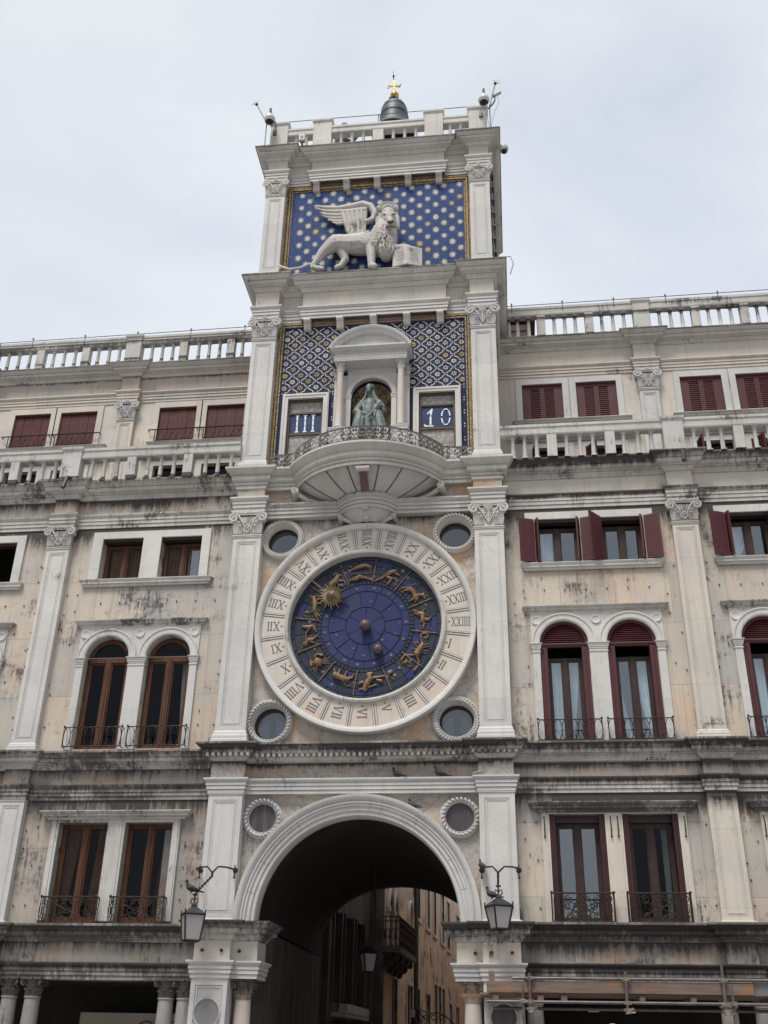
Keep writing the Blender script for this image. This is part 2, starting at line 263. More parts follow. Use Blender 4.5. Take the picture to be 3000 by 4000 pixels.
# ---------------------------------------------------------------- mesh builder
class MB:
    def __init__(s): s.v = []; s.f = []; s.mi = []
    def add(s, vs, fs, mi=0):
        o = len(s.v); s.v += [tuple(p) for p in vs]; s.f += [tuple(i+o for i in f) for f in fs]; s.mi += [mi]*len(fs); return s
    def box(s, x0, x1, y0, y1, z0, z1, mi=0):
        return s.add([(x0,y0,z0),(x1,y0,z0),(x1,y1,z0),(x0,y1,z0),(x0,y0,z1),(x1,y0,z1),(x1,y1,z1),(x0,y1,z1)],
                     [(0,3,2,1),(4,5,6,7),(0,1,5,4),(1,2,6,5),(2,3,7,6),(3,0,4,7)], mi)
    def obox(s, c, dx, dy, dz, hx, hy, hz, mi=0):
        c, dx, dy, dz = map(Vector, (c, dx, dy, dz)); P = []
        for k in ((-1,-1,-1),(1,-1,-1),(1,1,-1),(-1,1,-1),(-1,-1,1),(1,-1,1),(1,1,1),(-1,1,1)): P.append(c+dx*hx*k[0]+dy*hy*k[1]+dz*hz*k[2])
        return s.add(P, [(0,3,2,1),(4,5,6,7),(0,1,5,4),(1,2,6,5),(2,3,7,6),(3,0,4,7)], mi)
    def prism(s, poly, y0, y1, mi=0):
        """polygon in the facade plane (x, z), front at y0, back at y1"""
        n = len(poly); vs = [(x, y0, z) for x, z in poly]+[(x, y1, z) for x, z in poly]
        fs = [(i, (i+1) % n, (i+1) % n+n, i+n) for i in range(n)]
        tri = tessellate_polygon([[Vector((x, z, 0)) for x, z in poly]])
        fs += [tuple(t) for t in tri]+[tuple(q+n for q in reversed(t)) for t in tri]
        return s.add(vs, fs, mi)
    def slab(s, poly, z0, z1, mi=0):
        n = len(poly); vs = [(x, y, z0) for x, y in poly]+[(x, y, z1) for x, y in poly]
        fs = [(i, (i+1) % n, (i+1) % n+n, i+n) for i in range(n)]
        tri = tessellate_polygon([[Vector((x, y, 0)) for x, y in poly]])
        fs += [tuple(t) for t in tri]+[tuple(q+n for q in reversed(t)) for t in tri]
        return s.add(vs, fs, mi)
    def holes(s, outer, holes, y0, y1, back=False, mi=0):
        loops = [outer]+holes; flat = [p for l in loops for p in l]; n = len(flat)
        tri = tessellate_polygon([[Vector((x, z, 0)) for x, z in l] for l in loops])
        vs = [(x, y0, z) for x, z in flat]+[(x, y1, z) for x, z in flat]
        fs = [tuple(t) for t in tri]
        if back: fs += [tuple(q+n for q in t) for t in tri]
        o = 0
        for l in loops:
            m = len(l); fs += [(o+i, o+(i+1) % m, o+(i+1) % m+n, o+i+n) for i in range(m)]; o += m
        return s.add(vs, fs, mi)
    def mould(s, path, prof, mi=0, capends=True):
        """profile (out, z) swept along a plan path (x, y), mitred, outward = right-hand side turned to -y for +x travel"""
        n = len(path); k = len(prof); P = [Vector(p) for p in path]; ns = []
        for i in range(n-1):
            d = (P[i+1]-P[i]).normalized(); ns.append(Vector((d.y, -d.x)))
        vs = []
        for i in range(n):
            a = ns[max(i-1, 0)]; b = ns[min(i, n-2)]; m = (a+b)/max(1+a.dot(b), .25)
            for o, z in prof: q = P[i]+m*o; vs.append((q.x, q.y, z))
        fs = [(i*k+j, (i+1)*k+j, (i+1)*k+(j+1) % k, i*k+(j+1) % k) for i in range(n-1) for j in range(k)]
        if capends: fs += [tuple(range(k)), tuple(reversed(range((n-1)*k, n*k)))]
        return s.add(vs, fs, mi)
    def lathe(s, c, prof, n=16, mi=0, axis='z', a0=0, a1=2*PI):
        full = abs(a1-a0-2*PI) < 1e-6; m = n if full else n+1; k = len(prof); vs = []
        for i in range(m):
            a = a0+(a1-a0)*i/n; ca, sa = math.cos(a), math.sin(a)
            for r, h in prof:
                vs.append((c[0]+r*ca, c[1]+r*sa, h) if axis == 'z' else (c[0]+r*ca, h, c[1]+r*sa))
        fs = []
        for i in range(n):
            j = (i+1) % m
            for q in range(k-1): fs.append((i*k+q, j*k+q, j*k+q+1, i*k+q+1))
        return s.add(vs, fs, mi)
    def tube(s, pts, r, n=6, mi=0):
        P = [Vector(p) for p in pts]; m = len(P); rr = r if isinstance(r, (list, tuple)) else [r]*m; vs = []
        u = None
        for i in range(m):
            d = (P[min(i+1, m-1)]-P[max(i-1, 0)])
            if d.length < 1e-9: d = Vector((0, 0, 1))
            d.normalize()
            if u is None: u = d.cross(Vector((0, 1, 0)) if abs(d.y) < .9 else Vector((1, 0, 0))).normalized()
            else:
                u = (u-d*u.dot(d)); u = u.normalized() if u.length > 1e-6 else d.orthogonal().normalized()
            v = d.cross(u)
            for j in range(n): a = 2*PI*j/n; vs.append(P[i]+(u*math.cos(a)+v*math.sin(a))*rr[i])
        fs = [(i*n+j, i*n+(j+1) % n, (i+1)*n+(j+1) % n, (i+1)*n+j) for i in range(m-1) for j in range(n)]
        fs += [tuple(reversed(range(n))), tuple(range((m-1)*n, m*n))]
        return s.add(vs, fs, mi)
    def ball(s, c, r, n=10, mi=0, sc=(1, 1, 1)):
        k = max(4, n//2); vs = []; fs = []
        for i in range(k+1):
            t = PI*i/k
            for j in range(n): a = 2*PI*j/n; vs.append((c[0]+r*sc[0]*math.sin(t)*math.cos(a), c[1]+r*sc[1]*math.sin(t)*math.sin(a), c[2]+r*sc[2]*math.cos(t)))
        for i in range(k):
            for j in range(n): fs.append((i*n+j, (i+1)*n+j, (i+1)*n+(j+1) % n, i*n+(j+1) % n))
        return s.add(vs, fs, mi)
    def build(s, name, mat, parent=None, smooth=False, bevel=0):
        me = bpy.data.meshes.new(name); me.from_pydata(s.v, [], s.f)
        mats = mat if isinstance(mat, (list, tuple)) else [mat]
        for q in mats: me.materials.append(M[q] if isinstance(q, str) else q)
        for p, i in zip(me.polygons, s.mi): p.material_index = i
        bm = bmesh.new(); bm.from_mesh(me); bmesh.ops.recalc_face_normals(bm, faces=bm.faces); bm.to_mesh(me); bm.free()
        if smooth:
            me.polygons.foreach_set('use_smooth', [True]*len(me.polygons))
            me.set_sharp_from_angle(angle=R(40))
        me.update()
        o = bpy.data.objects.new(name, me); COL.objects.link(o)
        if parent is not None:
            o.parent = parent; bpy.context.view_layer.update()
            o.matrix_parent_inverse = parent.matrix_world.inverted()
        if bevel:
            b = o.modifiers.new('bevel', 'BEVEL'); b.width = bevel; b.segments = 2; b.limit_method = 'ANGLE'; b.angle_limit = R(40)
        return o

def empty(name, loc, label=None, cat=None, group=None):
    o = bpy.data.objects.new(name, None); COL.objects.link(o); o.location = loc; o.empty_display_size = .2
    if label: o['label'] = label
    if cat: o['category'] = cat
    if group: o['group'] = group
    bpy.context.view_layer.update()
    return o
def tag(o, label, cat, group=None):
    o['label'] = label; o['category'] = cat
    if group: o['group'] = group
    return o
def dup(o, dx=0, dy=0, dz=0, parent=None):
    c = o.copy(); COL.objects.link(c)
    c.location = (o.location.x+dx, o.location.y+dy, o.location.z+dz)
    if parent is not None: c.parent = parent
    return c

def sculpt(name, limbs, mat, parent=None, voxel=.015, base=(0, 0, 0), smooth=3, flat=1.0, zs=1.0, rs=1.0):
    """tapered limbs fused into one carved surface"""
    mb = MB()
    for l in limbs:
        for i in range(len(l)-1):
            a, b = l[i], l[i+1]; A = Vector(a[:3]); B_ = Vector(b[:3]); L_ = (B_-A).length; st = min(26, max(1, int(L_/(min(a[3], b[3])*.30+.003))))
            for k in range(st+1):
                t = k/st; mb.ball(A.lerp(B_, t)+Vector(base), (a[3]*(1-t)+b[3]*t)*rs, 10, sc=(1, flat, zs))
    o = mb.build(name, mat, None, smooth=True)
    md = o.modifiers.new('r', 'REMESH'); md.mode = 'VOXEL'; md.voxel_size = voxel; md.use_smooth_shade = True
    if smooth: sm = o.modifiers.new('s', 'SMOOTH'); sm.factor = .5; sm.iterations = smooth
    bpy.context.view_layer.update()
    dg = bpy.context.evaluated_depsgraph_get(); me = bpy.data.meshes.new_from_object(o.evaluated_get(dg)); old = o.data
    o.modifiers.clear(); o.data = me; bpy.data.meshes.remove(old); me.name = name
    me.materials.clear(); me.materials.append(M[mat]); me.polygons.foreach_set('use_smooth', [True]*len(me.polygons))
    if parent is not None:
        o.parent = parent; bpy.context.view_layer.update(); o.matrix_parent_inverse = parent.matrix_world.inverted()
    return o

def arcpts(cx, cz, r, a0, a1, n): return [(cx+r*math.cos(R(a0+(a1-a0)*i/n)), cz+r*math.sin(R(a0+(a1-a0)*i/n))) for i in range(n+1)]
def circle(cx, cz, r, n=40): return [(cx+r*math.cos(2*PI*i/n), cz+r*math.sin(2*PI*i/n)) for i in range(n)]
def rect(x0, x1, z0, z1): return [(x0, z0), (x1, z0), (x1, z1), (x0, z1)]
def archpoly(cx, r, z0, zs, n=20): return [(cx-r, z0), (cx+r, z0)]+arcpts(cx, zs, r, 0, 180, n)
def cprof(z0, z1, o, ob=0.0):
    """cornice: bed mould, corona, cyma"""
    h = z1-z0; F = [(0,0),(.10,0),(.12,.06),(.18,.13),(.27,.19),(.28,.25),(.22,.255),(.22,.275),(.33,.28),(.36,.33),(.62,.38),(.63,.40),(.65,.59),(.59,.595),(.59,.625),(.69,.63),(.70,.65),(.77,.69),(.86,.78),(.95,.86),(.97,.88),(1,.88),(1,.99),(.9,1.0),(0,1.02)]
    return [(ob*0+o*a, z0+h*b) for a, b in F]
def bowprof(z0, z1, o):
    h = z1-z0; F = [(0,0),(.14,0),(.14,.15),(.08,.155),(.08,.17),(.26,.20),(.26,.30),(.20,.305),(.20,.325),(.42,.37),(.50,.42),(.50,.60),(.43,.605),(.43,.63),(.60,.68),(.80,.79),(.96,.88),(1,.90),(1,1),(0,1.02)]
    return [(o*a, z0+h*b) for a, b in F]
def lprof(z0, z1, o):
    h = z1-z0; F = [(.5,.87),(.962,.872),(1.012,.885),(1.016,.99),(.9,1.03),(.0,1.05),(.0,.87)]
    return [(o*a, z0+h*b) for a, b in F]
def aprof(z0, z1, o):
    h = z1-z0; F = [(.0,0),(.25,0),(.25,.22),(.14,.225),(.14,.25),(.45,.255),(.45,.47),(.34,.475),(.34,.50),(.60,.51),(.60,.70),(.48,.705),(.48,.73),(.70,.78),(.90,.87),(1,.89),(1,1),(0,1)]
    return [(o*a, z0+h*b) for a, b in F]
def bprof(z0, z1, o):
    h = z1-z0; F = [(0,0),(1,0),(1,.38),(.86,.44),(.92,.55),(.86,.66),(.5,.72),(.42,.86),(.18,.94),(0,1)]
    return [(o*a, z0+h*b) for a, b in F]
FIG={"zod":{"fish pair relief":[[[-0.4,0,1.35,0.017],[-0.29,0,1.4,0.0318],[-0.17,0,1.45,0.0509],[-0.03,0,1.48,0.0509],[0.1,0,1.44,0.0297]],[[-0.43,0,1.4,0.0148],[-0.37,0,1.35,0.0191],[-0.39,0,1.3,0.0148]],[[0.11,0,1.39,0.0106],[0.1,0,1.29,0.0106],[-0.0,0,1.29,0.0106],[-0.17,0,1.31,0.0106],[-0.33,0,1.3,0.0106],[-0.39,0,1.21,0.0106],[-0.35,0,1.12,0.0106]],[[-0.37,0,1.13,0.0191],[-0.24,0,1.16,0.0509],[-0.16,0,1.22,0.0551],[-0.04,0,1.19,0.0318],[0.13,0,1.13,0.017]],[[0.1,0,1.19,0.0127],[0.12,0,1.14,0.017],[0.14,0,1.1,0.0127]]],"water bearer relief":[[[0.18,0,1.1,0.017],[0.33,0,1.16,0.0276],[0.43,0,1.23,0.0382]],[[0.43,0,1.22,0.0424],[0.53,0,1.29,0.0551],[0.61,0,1.32,0.0466]],[[0.68,0,1.32,0.0466]],[[0.61,0,1.29,0.0276],[0.72,0,1.22,0.0212]],[[0.47,0,1.18,0.0382],[0.57,0,1.15,0.0318],[0.45,0,1.0,0.017]],[[0.72,0,1.14,0.0551]],[[0.62,0,1.15,0.0254],[0.68,0,1.08,0.0212],[0.64,0,0.98,0.017]]],"goat relief":[[[0.96,0,0.9,0.0551],[1.04,0,0.81,0.0636],[1.08,0,0.7,0.0594]],[[0.76,0,0.91,0.0148],[0.86,0,0.92,0.0212],[0.96,0,0.9,0.0339]],[[0.78,0,0.8,0.0148],[0.84,0,0.86,0.0191],[0.94,0,0.86,0.0297]],[[1.08,0,0.7,0.0594],[1.16,0,0.74,0.0424],[1.24,0,0.74,0.036]],[[1.25,0,0.76,0.0318],[1.28,0,0.65,0.0191]],[[1.08,0,0.68,0.0466],[1.0,0,0.63,0.0276],[0.92,0,0.58,0.0127]],[[1.12,0,0.66,0.0382],[1.06,0,0.57,0.0148]],[[0.98,0,0.92,0.0127],[0.94,0,0.98,0.0106],[1.05,0,0.97,0.0106]]],"archer relief":[[[1.01,0,0.4,0.0127],[1.12,0,0.35,0.0254]],[[1.04,0,0.33,0.0127],[1.16,0,0.27,0.0254]],[[1.16,0,0.31,0.0466],[1.24,0,0.29,0.0594],[1.24,0,0.18,0.0594],[1.22,0,0.12,0.0466]],[[1.24,0,0.18,0.0509],[1.36,0,0.16,0.0382]],[[1.46,0,0.13,0.0382]],[[1.36,0,0.18,0.0191],[1.42,0,0.24,0.0148]],[[1.32,0,0.09,0.0127],[1.22,0,0.03,0.0127],[1.15,0,0.01,0.0106]],[[1.26,0,0.1,0.0254],[1.26,0,-0.01,0.0148],[1.16,0,-0.05,0.0085]],[[1.36,0,0.07,0.0191],[1.36,0,-0.03,0.0127],[1.43,0,-0.06,0.0085]],[[1.24,0,0.35,0.0127],[1.26,0,0.41,0.0127],[1.31,0,0.39,0.0106]]],"scorpion relief":[[[1.22,0,-0.36,0.0212],[1.2,0,-0.26,0.0191],[1.2,0,-0.17,0.0191],[1.26,0,-0.13,0.0191],[1.34,0,-0.16,0.0191],[1.36,0,-0.22,0.017],[1.3,0,-0.26,0.0148],[1.26,0,-0.23,0.0127]],[[1.23,0,-0.4,0.0466],[1.17,0,-0.5,0.0721],[1.11,0,-0.59,0.0806]],[[1.2,0,-0.44,0.0148],[1.38,0,-0.37,0.0106]],[[1.19,0,-0.48,0.0148],[1.38,0,-0.43,0.0106]],[[1.19,0,-0.53,0.0148],[1.35,0,-0.53,0.0106]],[[1.17,0,-0.57,0.0148],[1.32,0,-0.59,0.0106]],[[1.17,0,-0.44,0.0148],[1.11,0,-0.28,0.0106]],[[1.15,0,-0.48,0.0148],[1.03,0,-0.34,0.0106]],[[1.13,0,-0.5,0.0148],[1.01,0,-0.47,0.0106]],[[1.09,0,-0.63,0.0297],[0.97,0,-0.62,0.0191],[0.85,0,-0.62,0.0191],[0.78,0,-0.73,0.0297]],[[1.11,0,-0.65,0.0297],[1.16,0,-0.77,0.0191],[1.13,0,-0.87,0.0191],[1.05,0,-0.97,0.0297]]],"scales relief":[[[0.82,0,-0.77,0.0148],[0.97,0,-0.78,0.0148]],[[0.83,0,-0.79,0.0106],[0.97,0,-0.88,0.0106]],[[0.97,0,-0.78,0.0106],[0.97,0,-0.88,0.0106]],[[0.88,0,-0.78,0.0424],[0.9,0,-0.75,0.0297]]],"maiden relief":[[[0.1,0,-1.03,0.0551],[0.14,0,-1.13,0.0721],[0.06,0,-1.23,0.0763],[0.03,0,-1.35,0.0551]],[[0.0,0,-1.43,0.0424]],[[-0.13,0,-1.24,0.017],[-0.02,0,-1.19,0.0339]],[[0.16,0,-1.11,0.0339],[0.29,0,-1.09,0.0276],[0.43,0,-1.07,0.0212]],[[0.28,0,-1.15,0.0254],[0.37,0,-1.18,0.0424]],[[0.53,0,-1.0,0.0466],[0.58,0,-0.98,0.0466]],[[0.49,0,-1.04,0.0106],[0.63,0,-1.15,0.0106]],[[0.62,0,-1.03,0.0106],[0.63,0,-1.15,0.0106]],[[0.08,0,-1.03,0.0424],[0.17,0,-1.0,0.0297]],[[0.1,0,-1.31,0.0254],[0.27,0,-1.25,0.017]],[[-0.09,0,-1.35,0.017],[0.01,0,-1.33,0.0254]]],"lion relief":[[[-0.61,0,-1.03,0.0763],[-0.49,0,-1.08,0.0678],[-0.37,0,-1.12,0.0594]],[[-0.7,0,-1.17,0.0721]],[[-0.61,0,-0.99,0.0297],[-0.63,0,-0.91,0.0191]],[[-0.53,0,-0.97,0.0297],[-0.5,0,-0.89,0.0191]],[[-0.4,0,-1.05,0.0297],[-0.36,0,-0.95,0.0212]],[[-0.35,0,-1.12,0.0466],[-0.25,0,-1.09,0.0254],[-0.2,0,-1.0,0.0148]],[[-0.31,0,-1.14,0.0127],[-0.41,0,-1.22,0.0106],[-0.36,0,-1.27,0.0106],[-0.28,0,-1.26,0.0106],[-0.29,0,-1.19,0.0106]],[[-0.74,0,-1.23,0.0382]]],"crab relief":[[[-1.0,0,-0.73,0.1018],[-0.95,0,-0.75,0.0975]],[[-1.04,0,-0.64,0.0212],[-1.07,0,-0.59,0.0191],[-1.01,0,-0.55,0.0212],[-0.91,0,-0.58,0.036]],[[-1.09,0,-0.74,0.0212],[-1.16,0,-0.68,0.0212],[-1.13,0,-0.79,0.0339]],[[-0.9,0,-0.7,0.0148],[-0.76,0,-0.64,0.0106]],[[-0.89,0,-0.73,0.0148],[-0.75,0,-0.7,0.0106]],[[-0.9,0,-0.76,0.0148],[-0.75,0,-0.76,0.0106]],[[-1.0,0,-0.82,0.0148],[-1.01,0,-0.97,0.0106]],[[-1.02,0,-0.82,0.0148],[-1.07,0,-0.97,0.0106]],[[-1.05,0,-0.8,0.0148],[-1.13,0,-0.91,0.0106]],[[-1.09,0,-0.78,0.0148],[-1.16,0,-0.85,0.0106]]],"twins relief":[[[-1.42,0,0.08,0.0382]],[[-1.36,0,0.08,0.0297],[-1.22,0,0.06,0.0509],[-1.16,0,0.08,0.0424]],[[-1.16,0,0.08,0.0297],[-1.05,0,-0.05,0.0148]],[[-1.22,0,0.02,0.0254],[-1.29,0,-0.08,0.017],[-1.26,0,-0.22,0.0148]],[[-1.13,0,0.1,0.0254],[-1.08,0,0.02,0.0191]],[[-1.39,0,-0.29,0.0382]],[[-1.32,0,-0.32,0.0339],[-1.2,0,-0.23,0.053],[-1.14,0,-0.22,0.0382]],[[-1.14,0,-0.22,0.0276],[-1.02,0,-0.12,0.017]],[[-1.16,0,-0.27,0.0254],[-1.08,0,-0.3,0.017]],[[-1.22,0,-0.27,0.0254],[-1.28,0,-0.36,0.017]]],"bull relief":[[[-1.14,0,0.73,0.0636],[-1.11,0,0.57,0.0721],[-1.12,0,0.44,0.0551]],[[-1.15,0,0.79,0.0466]],[[-1.25,0,0.82,0.0106],[-1.2,0,0.77,0.0148],[-1.14,0,0.79,0.017]],[[-1.12,0,0.82,0.0127],[-1.07,0,0.79,0.0127]],[[-1.09,0,0.7,0.0297],[-0.99,0,0.72,0.0191],[-0.96,0,0.64,0.0127]],[[-1.07,0,0.62,0.0254],[-0.98,0,0.6,0.0148]],[[-1.11,0,0.44,0.0424],[-1.05,0,0.36,0.0233],[-1.0,0,0.31,0.0148]],[[-1.14,0,0.42,0.0382],[-1.08,0,0.31,0.0212],[-1.03,0,0.25,0.0148]],[[-1.18,0,0.43,0.0127],[-1.26,0,0.4,0.0106],[-1.34,0,0.43,0.0106],[-1.36,0,0.37,0.0106],[-1.31,0,0.31,0.0106]]],"ram relief":[[[-0.65,0,1.2,0.0721],[-0.69,0,1.11,0.0806],[-0.77,0,1.04,0.0678]],[[-0.66,0,1.27,0.0424]],[[-0.73,0,1.26,0.017],[-0.72,0,1.31,0.0191],[-0.67,0,1.32,0.0191],[-0.63,0,1.28,0.017],[-0.65,0,1.24,0.0148],[-0.69,0,1.25,0.0127]],[[-0.6,0,1.27,0.0233],[-0.57,0,1.26,0.0148]],[[-0.59,0,1.13,0.0297],[-0.49,0,1.14,0.017],[-0.47,0,1.03,0.0127]],[[-0.61,0,1.04,0.0297],[-0.51,0,0.99,0.0148]]]},"lion":{"body":[[[-1.06,0,10.73,0.2063],[-0.75,0,10.67,0.2314],[-0.45,-0.02,10.61,0.2641],[-0.18,-0.04,10.6,0.2817]],[[-1.1,-0.04,10.65,0.2012],[-1.36,-0.06,10.37,0.1308],[-1.51,-0.06,10.12,0.0855],[-1.6,-0.06,9.94,0.0755]],[[-1.59,-0.08,9.88,0.0654],[-1.33,-0.1,9.8,0.0604]],[[-0.87,0.05,10.49,0.1509],[-0.76,0.03,10.18,0.1006],[-0.87,0.02,9.96,0.0755],[-0.98,-0.02,9.88,0.0654]],[[-1.68,0,10.08,0.0377],[-1.94,0.0,9.96,0.0377],[-2.23,0,9.94,0.0352],[-2.41,0,10.03,0.0352],[-2.53,0,10.1,0.0377],[-2.48,0,9.99,0.0302]],[[-0.09,-0.14,10.4,0.1509],[-0.05,-0.2,10.01,0.1157],[-0.04,-0.22,9.74,0.0956]],[[-0.06,-0.22,9.69,0.0805],[0.06,-0.3,9.6,0.0704]],[[0.37,-0.12,10.26,0.1258],[0.62,-0.2,10.23,0.0906],[0.86,-0.22,10.22,0.0755],[0.98,-0.26,10.11,0.0604]],[[0.07,-0.08,10.48,0.2767],[0.19,-0.1,10.76,0.3019],[0.26,-0.12,10.99,0.2515]],[[0.33,-0.14,10.15,0.2138],[0.39,-0.16,10.5,0.2264],[0.44,-0.16,10.75,0.1761]],[[0.36,-0.2,11.37,0.1962],[0.39,-0.24,11.17,0.1861]],[[0.43,-0.36,11.0,0.1157],[0.44,-0.34,10.88,0.1207]],[[0.44,-0.42,11.01,0.0755],[0.46,-0.46,10.88,0.0704]],[[0.42,-0.3,10.82,0.1132]],[[0.11,-0.2,11.64,0.0755],[0.16,-0.22,11.66,0.0553]],[[0.57,-0.2,11.58,0.0755],[0.58,-0.22,11.64,0.0553]],[[0.21,-0.18,11.62,0.1006],[0.36,-0.2,11.73,0.0906],[0.51,-0.18,11.62,0.0906]],[[0.13,-0.12,11.29,0.1258],[0.17,-0.14,10.98,0.1383]],[[0.58,-0.14,11.33,0.0805],[0.59,-0.16,10.99,0.0855]],[[0.26,-0.36,11.29,0.0352],[0.35,-0.38,11.24,0.0352]],[[0.48,-0.38,11.23,0.0352],[0.56,-0.36,11.28,0.0352]]],"wing":[[[-0.28,-0.0,11.44,0.0654],[-0.07,0.0,11.56,0.0855],[-0.03,0.0,11.76,0.0956],[-0.14,0,12.01,0.0906],[-0.37,0,12.13,0.0805],[-0.7,0,12.06,0.0755],[-1.05,0,12.03,0.0654],[-1.4,0,12.1,0.0453],[-1.68,0,12.17,0.0201]],[[-0.29,-0.02,11.89,0.0654],[-0.69,-0.02,11.87,0.0654],[-1.04,-0.02,11.89,0.0503],[-1.34,-0.02,11.94,0.0402],[-1.57,-0.02,12.03,0.0201]],[[-0.34,0,11.81,0.0604],[-0.74,0,11.78,0.0604],[-1.06,0,11.78,0.0503],[-1.36,0,11.84,0.0352],[-1.52,0,11.92,0.0201]],[[-0.39,0.02,11.74,0.0553],[-0.79,0.02,11.69,0.0553],[-1.09,0.02,11.69,0.0453],[-1.34,0.02,11.76,0.0302],[-1.47,0.02,11.84,0.0176]],[[-0.78,0.03,11.59,0.0503],[-1.06,0.03,11.59,0.0402],[-1.29,0.03,11.67,0.0252]],[[-0.78,0.03,11.52,0.0453],[-1.03,0.03,11.5,0.0302],[-1.18,0.03,11.58,0.0176]],[[-0.89,-0.01,11.82,0.0654],[-0.8,-0.01,11.42,0.0654],[-0.68,-0.01,11.02,0.0654]],[[-0.77,-0.02,11.83,0.0654],[-0.68,-0.02,11.4,0.0704],[-0.6,-0.02,11.0,0.0704]],[[-0.65,-0.02,11.85,0.0704],[-0.57,-0.02,11.39,0.0704],[-0.51,-0.02,11.0,0.0704]],[[-0.52,-0.02,11.88,0.0704],[-0.46,-0.02,11.38,0.0704],[-0.42,-0.02,10.99,0.0704]],[[-0.4,-0.02,11.9,0.0704],[-0.36,-0.02,11.37,0.0654],[-0.34,-0.02,11.01,0.0604]],[[-0.29,-0.0,11.87,0.0654],[-0.29,-0.0,11.45,0.0503],[-0.29,-0.0,11.12,0.0453]],[[-0.76,0.12,11.98,0.1383],[-0.61,0.12,11.26,0.1258]],[[-0.46,0.12,12.0,0.1459],[-0.42,0.12,11.21,0.1207]],[[-0.56,0.12,12.01,0.1459],[-0.54,0.12,11.22,0.1258]],[[-0.31,0.08,12.05,0.1006],[-0.81,0.08,12.03,0.1006]],[[-0.96,0.1,11.95,0.1056],[-1.26,0.1,11.98,0.0755]],[[-0.95,0.1,11.77,0.1006],[-1.15,0.1,11.75,0.0654]]],"marks":[[[0.31,-0.385,11.22,0.0277]],[[0.51,-0.385,11.22,0.0277]],[[0.4,-0.485,10.87,0.0377],[0.47,-0.5,10.83,0.0503],[0.53,-0.485,10.87,0.0377]],[[0.33,-0.43,10.72,0.0126],[0.4,-0.455,10.73,0.0151],[0.46,-0.46,10.73,0.0151],[0.52,-0.455,10.73,0.0151],[0.59,-0.42,10.71,0.0126]]]},"mad":{"woman":[[[-0.05,-0.1,6.07,0.0783],[-0.04,-0.11,5.98,0.0665],[-0.03,-0.11,5.94,0.047]],[[-0.04,-0.03,6.15,0.09],[0.01,-0.01,6.15,0.0861]],[[0.04,-0.0,6.06,0.0509],[0.08,-0.0,5.91,0.0509],[0.14,0,5.79,0.0587]],[[-0.12,0,6.05,0.0274],[-0.13,0,5.92,0.0352],[-0.19,0,5.79,0.0509]],[[-0.02,-0.05,5.94,0.0509],[-0.01,-0.03,5.84,0.0665]],[[-0.02,0,5.72,0.137],[-0.03,0,5.58,0.1722],[-0.03,-0.02,5.41,0.1957]],[[-0.22,0,5.7,0.0939],[-0.34,-0.02,5.47,0.0939],[-0.22,-0.1,5.34,0.0705],[-0.08,-0.16,5.3,0.0391]],[[0.2,0,5.7,0.0861],[0.3,-0.02,5.46,0.0822],[0.21,-0.12,5.31,0.0587]],[[-0.23,-0.12,5.29,0.1174],[-0.26,-0.14,5.09,0.1409],[-0.27,-0.14,4.94,0.1566]],[[0.17,-0.12,5.29,0.137],[0.24,-0.14,5.06,0.1487],[0.26,-0.14,4.91,0.1566]],[[-0.05,-0.08,5.27,0.1213],[-0.03,-0.06,4.97,0.1761]],[[-0.21,-0.06,5.72,0.0235],[-0.17,-0.1,5.54,0.0235],[-0.12,-0.12,5.4,0.0196]],[[-0.12,-0.08,5.73,0.0235],[-0.07,-0.12,5.55,0.0235],[-0.05,-0.14,5.4,0.0196]],[[-0.14,-0.2,5.19,0.0274],[-0.17,-0.22,4.9,0.0274]],[[-0.04,-0.18,5.18,0.0274],[-0.05,-0.2,4.91,0.0274]],[[0.09,-0.18,5.17,0.0274],[0.12,-0.2,4.9,0.0274]],[[0.29,-0.16,5.24,0.0274],[0.39,-0.16,4.91,0.0274]],[[-0.05,-0.17,5.98,0.0157],[-0.03,-0.18,5.93,0.0157]]],"child":[[[0.21,-0.12,5.71,0.0705]],[[0.23,-0.14,5.57,0.0744],[0.13,-0.18,5.4,0.0744]],[[0.28,-0.16,5.53,0.0313],[0.35,-0.18,5.46,0.0274]],[[0.11,-0.2,5.34,0.047],[0.02,-0.22,5.21,0.0313],[-0.02,-0.24,5.16,0.0235]],[[0.15,-0.2,5.33,0.0431],[0.13,-0.24,5.17,0.0274]],[[0.16,-0.2,5.52,0.0274],[0.09,-0.22,5.47,0.0235]]]}}
# ================================================================ ground
g = MB(); g.add([(-400,-400,GROUND),(400,-400,GROUND),(400,600,GROUND),(-400,600,GROUND)], [(0,1,2,3)])
o = g.build('ground', 'paving'); o['kind'] = 'structure'; o['label'] = 'grey stone paving of the square'

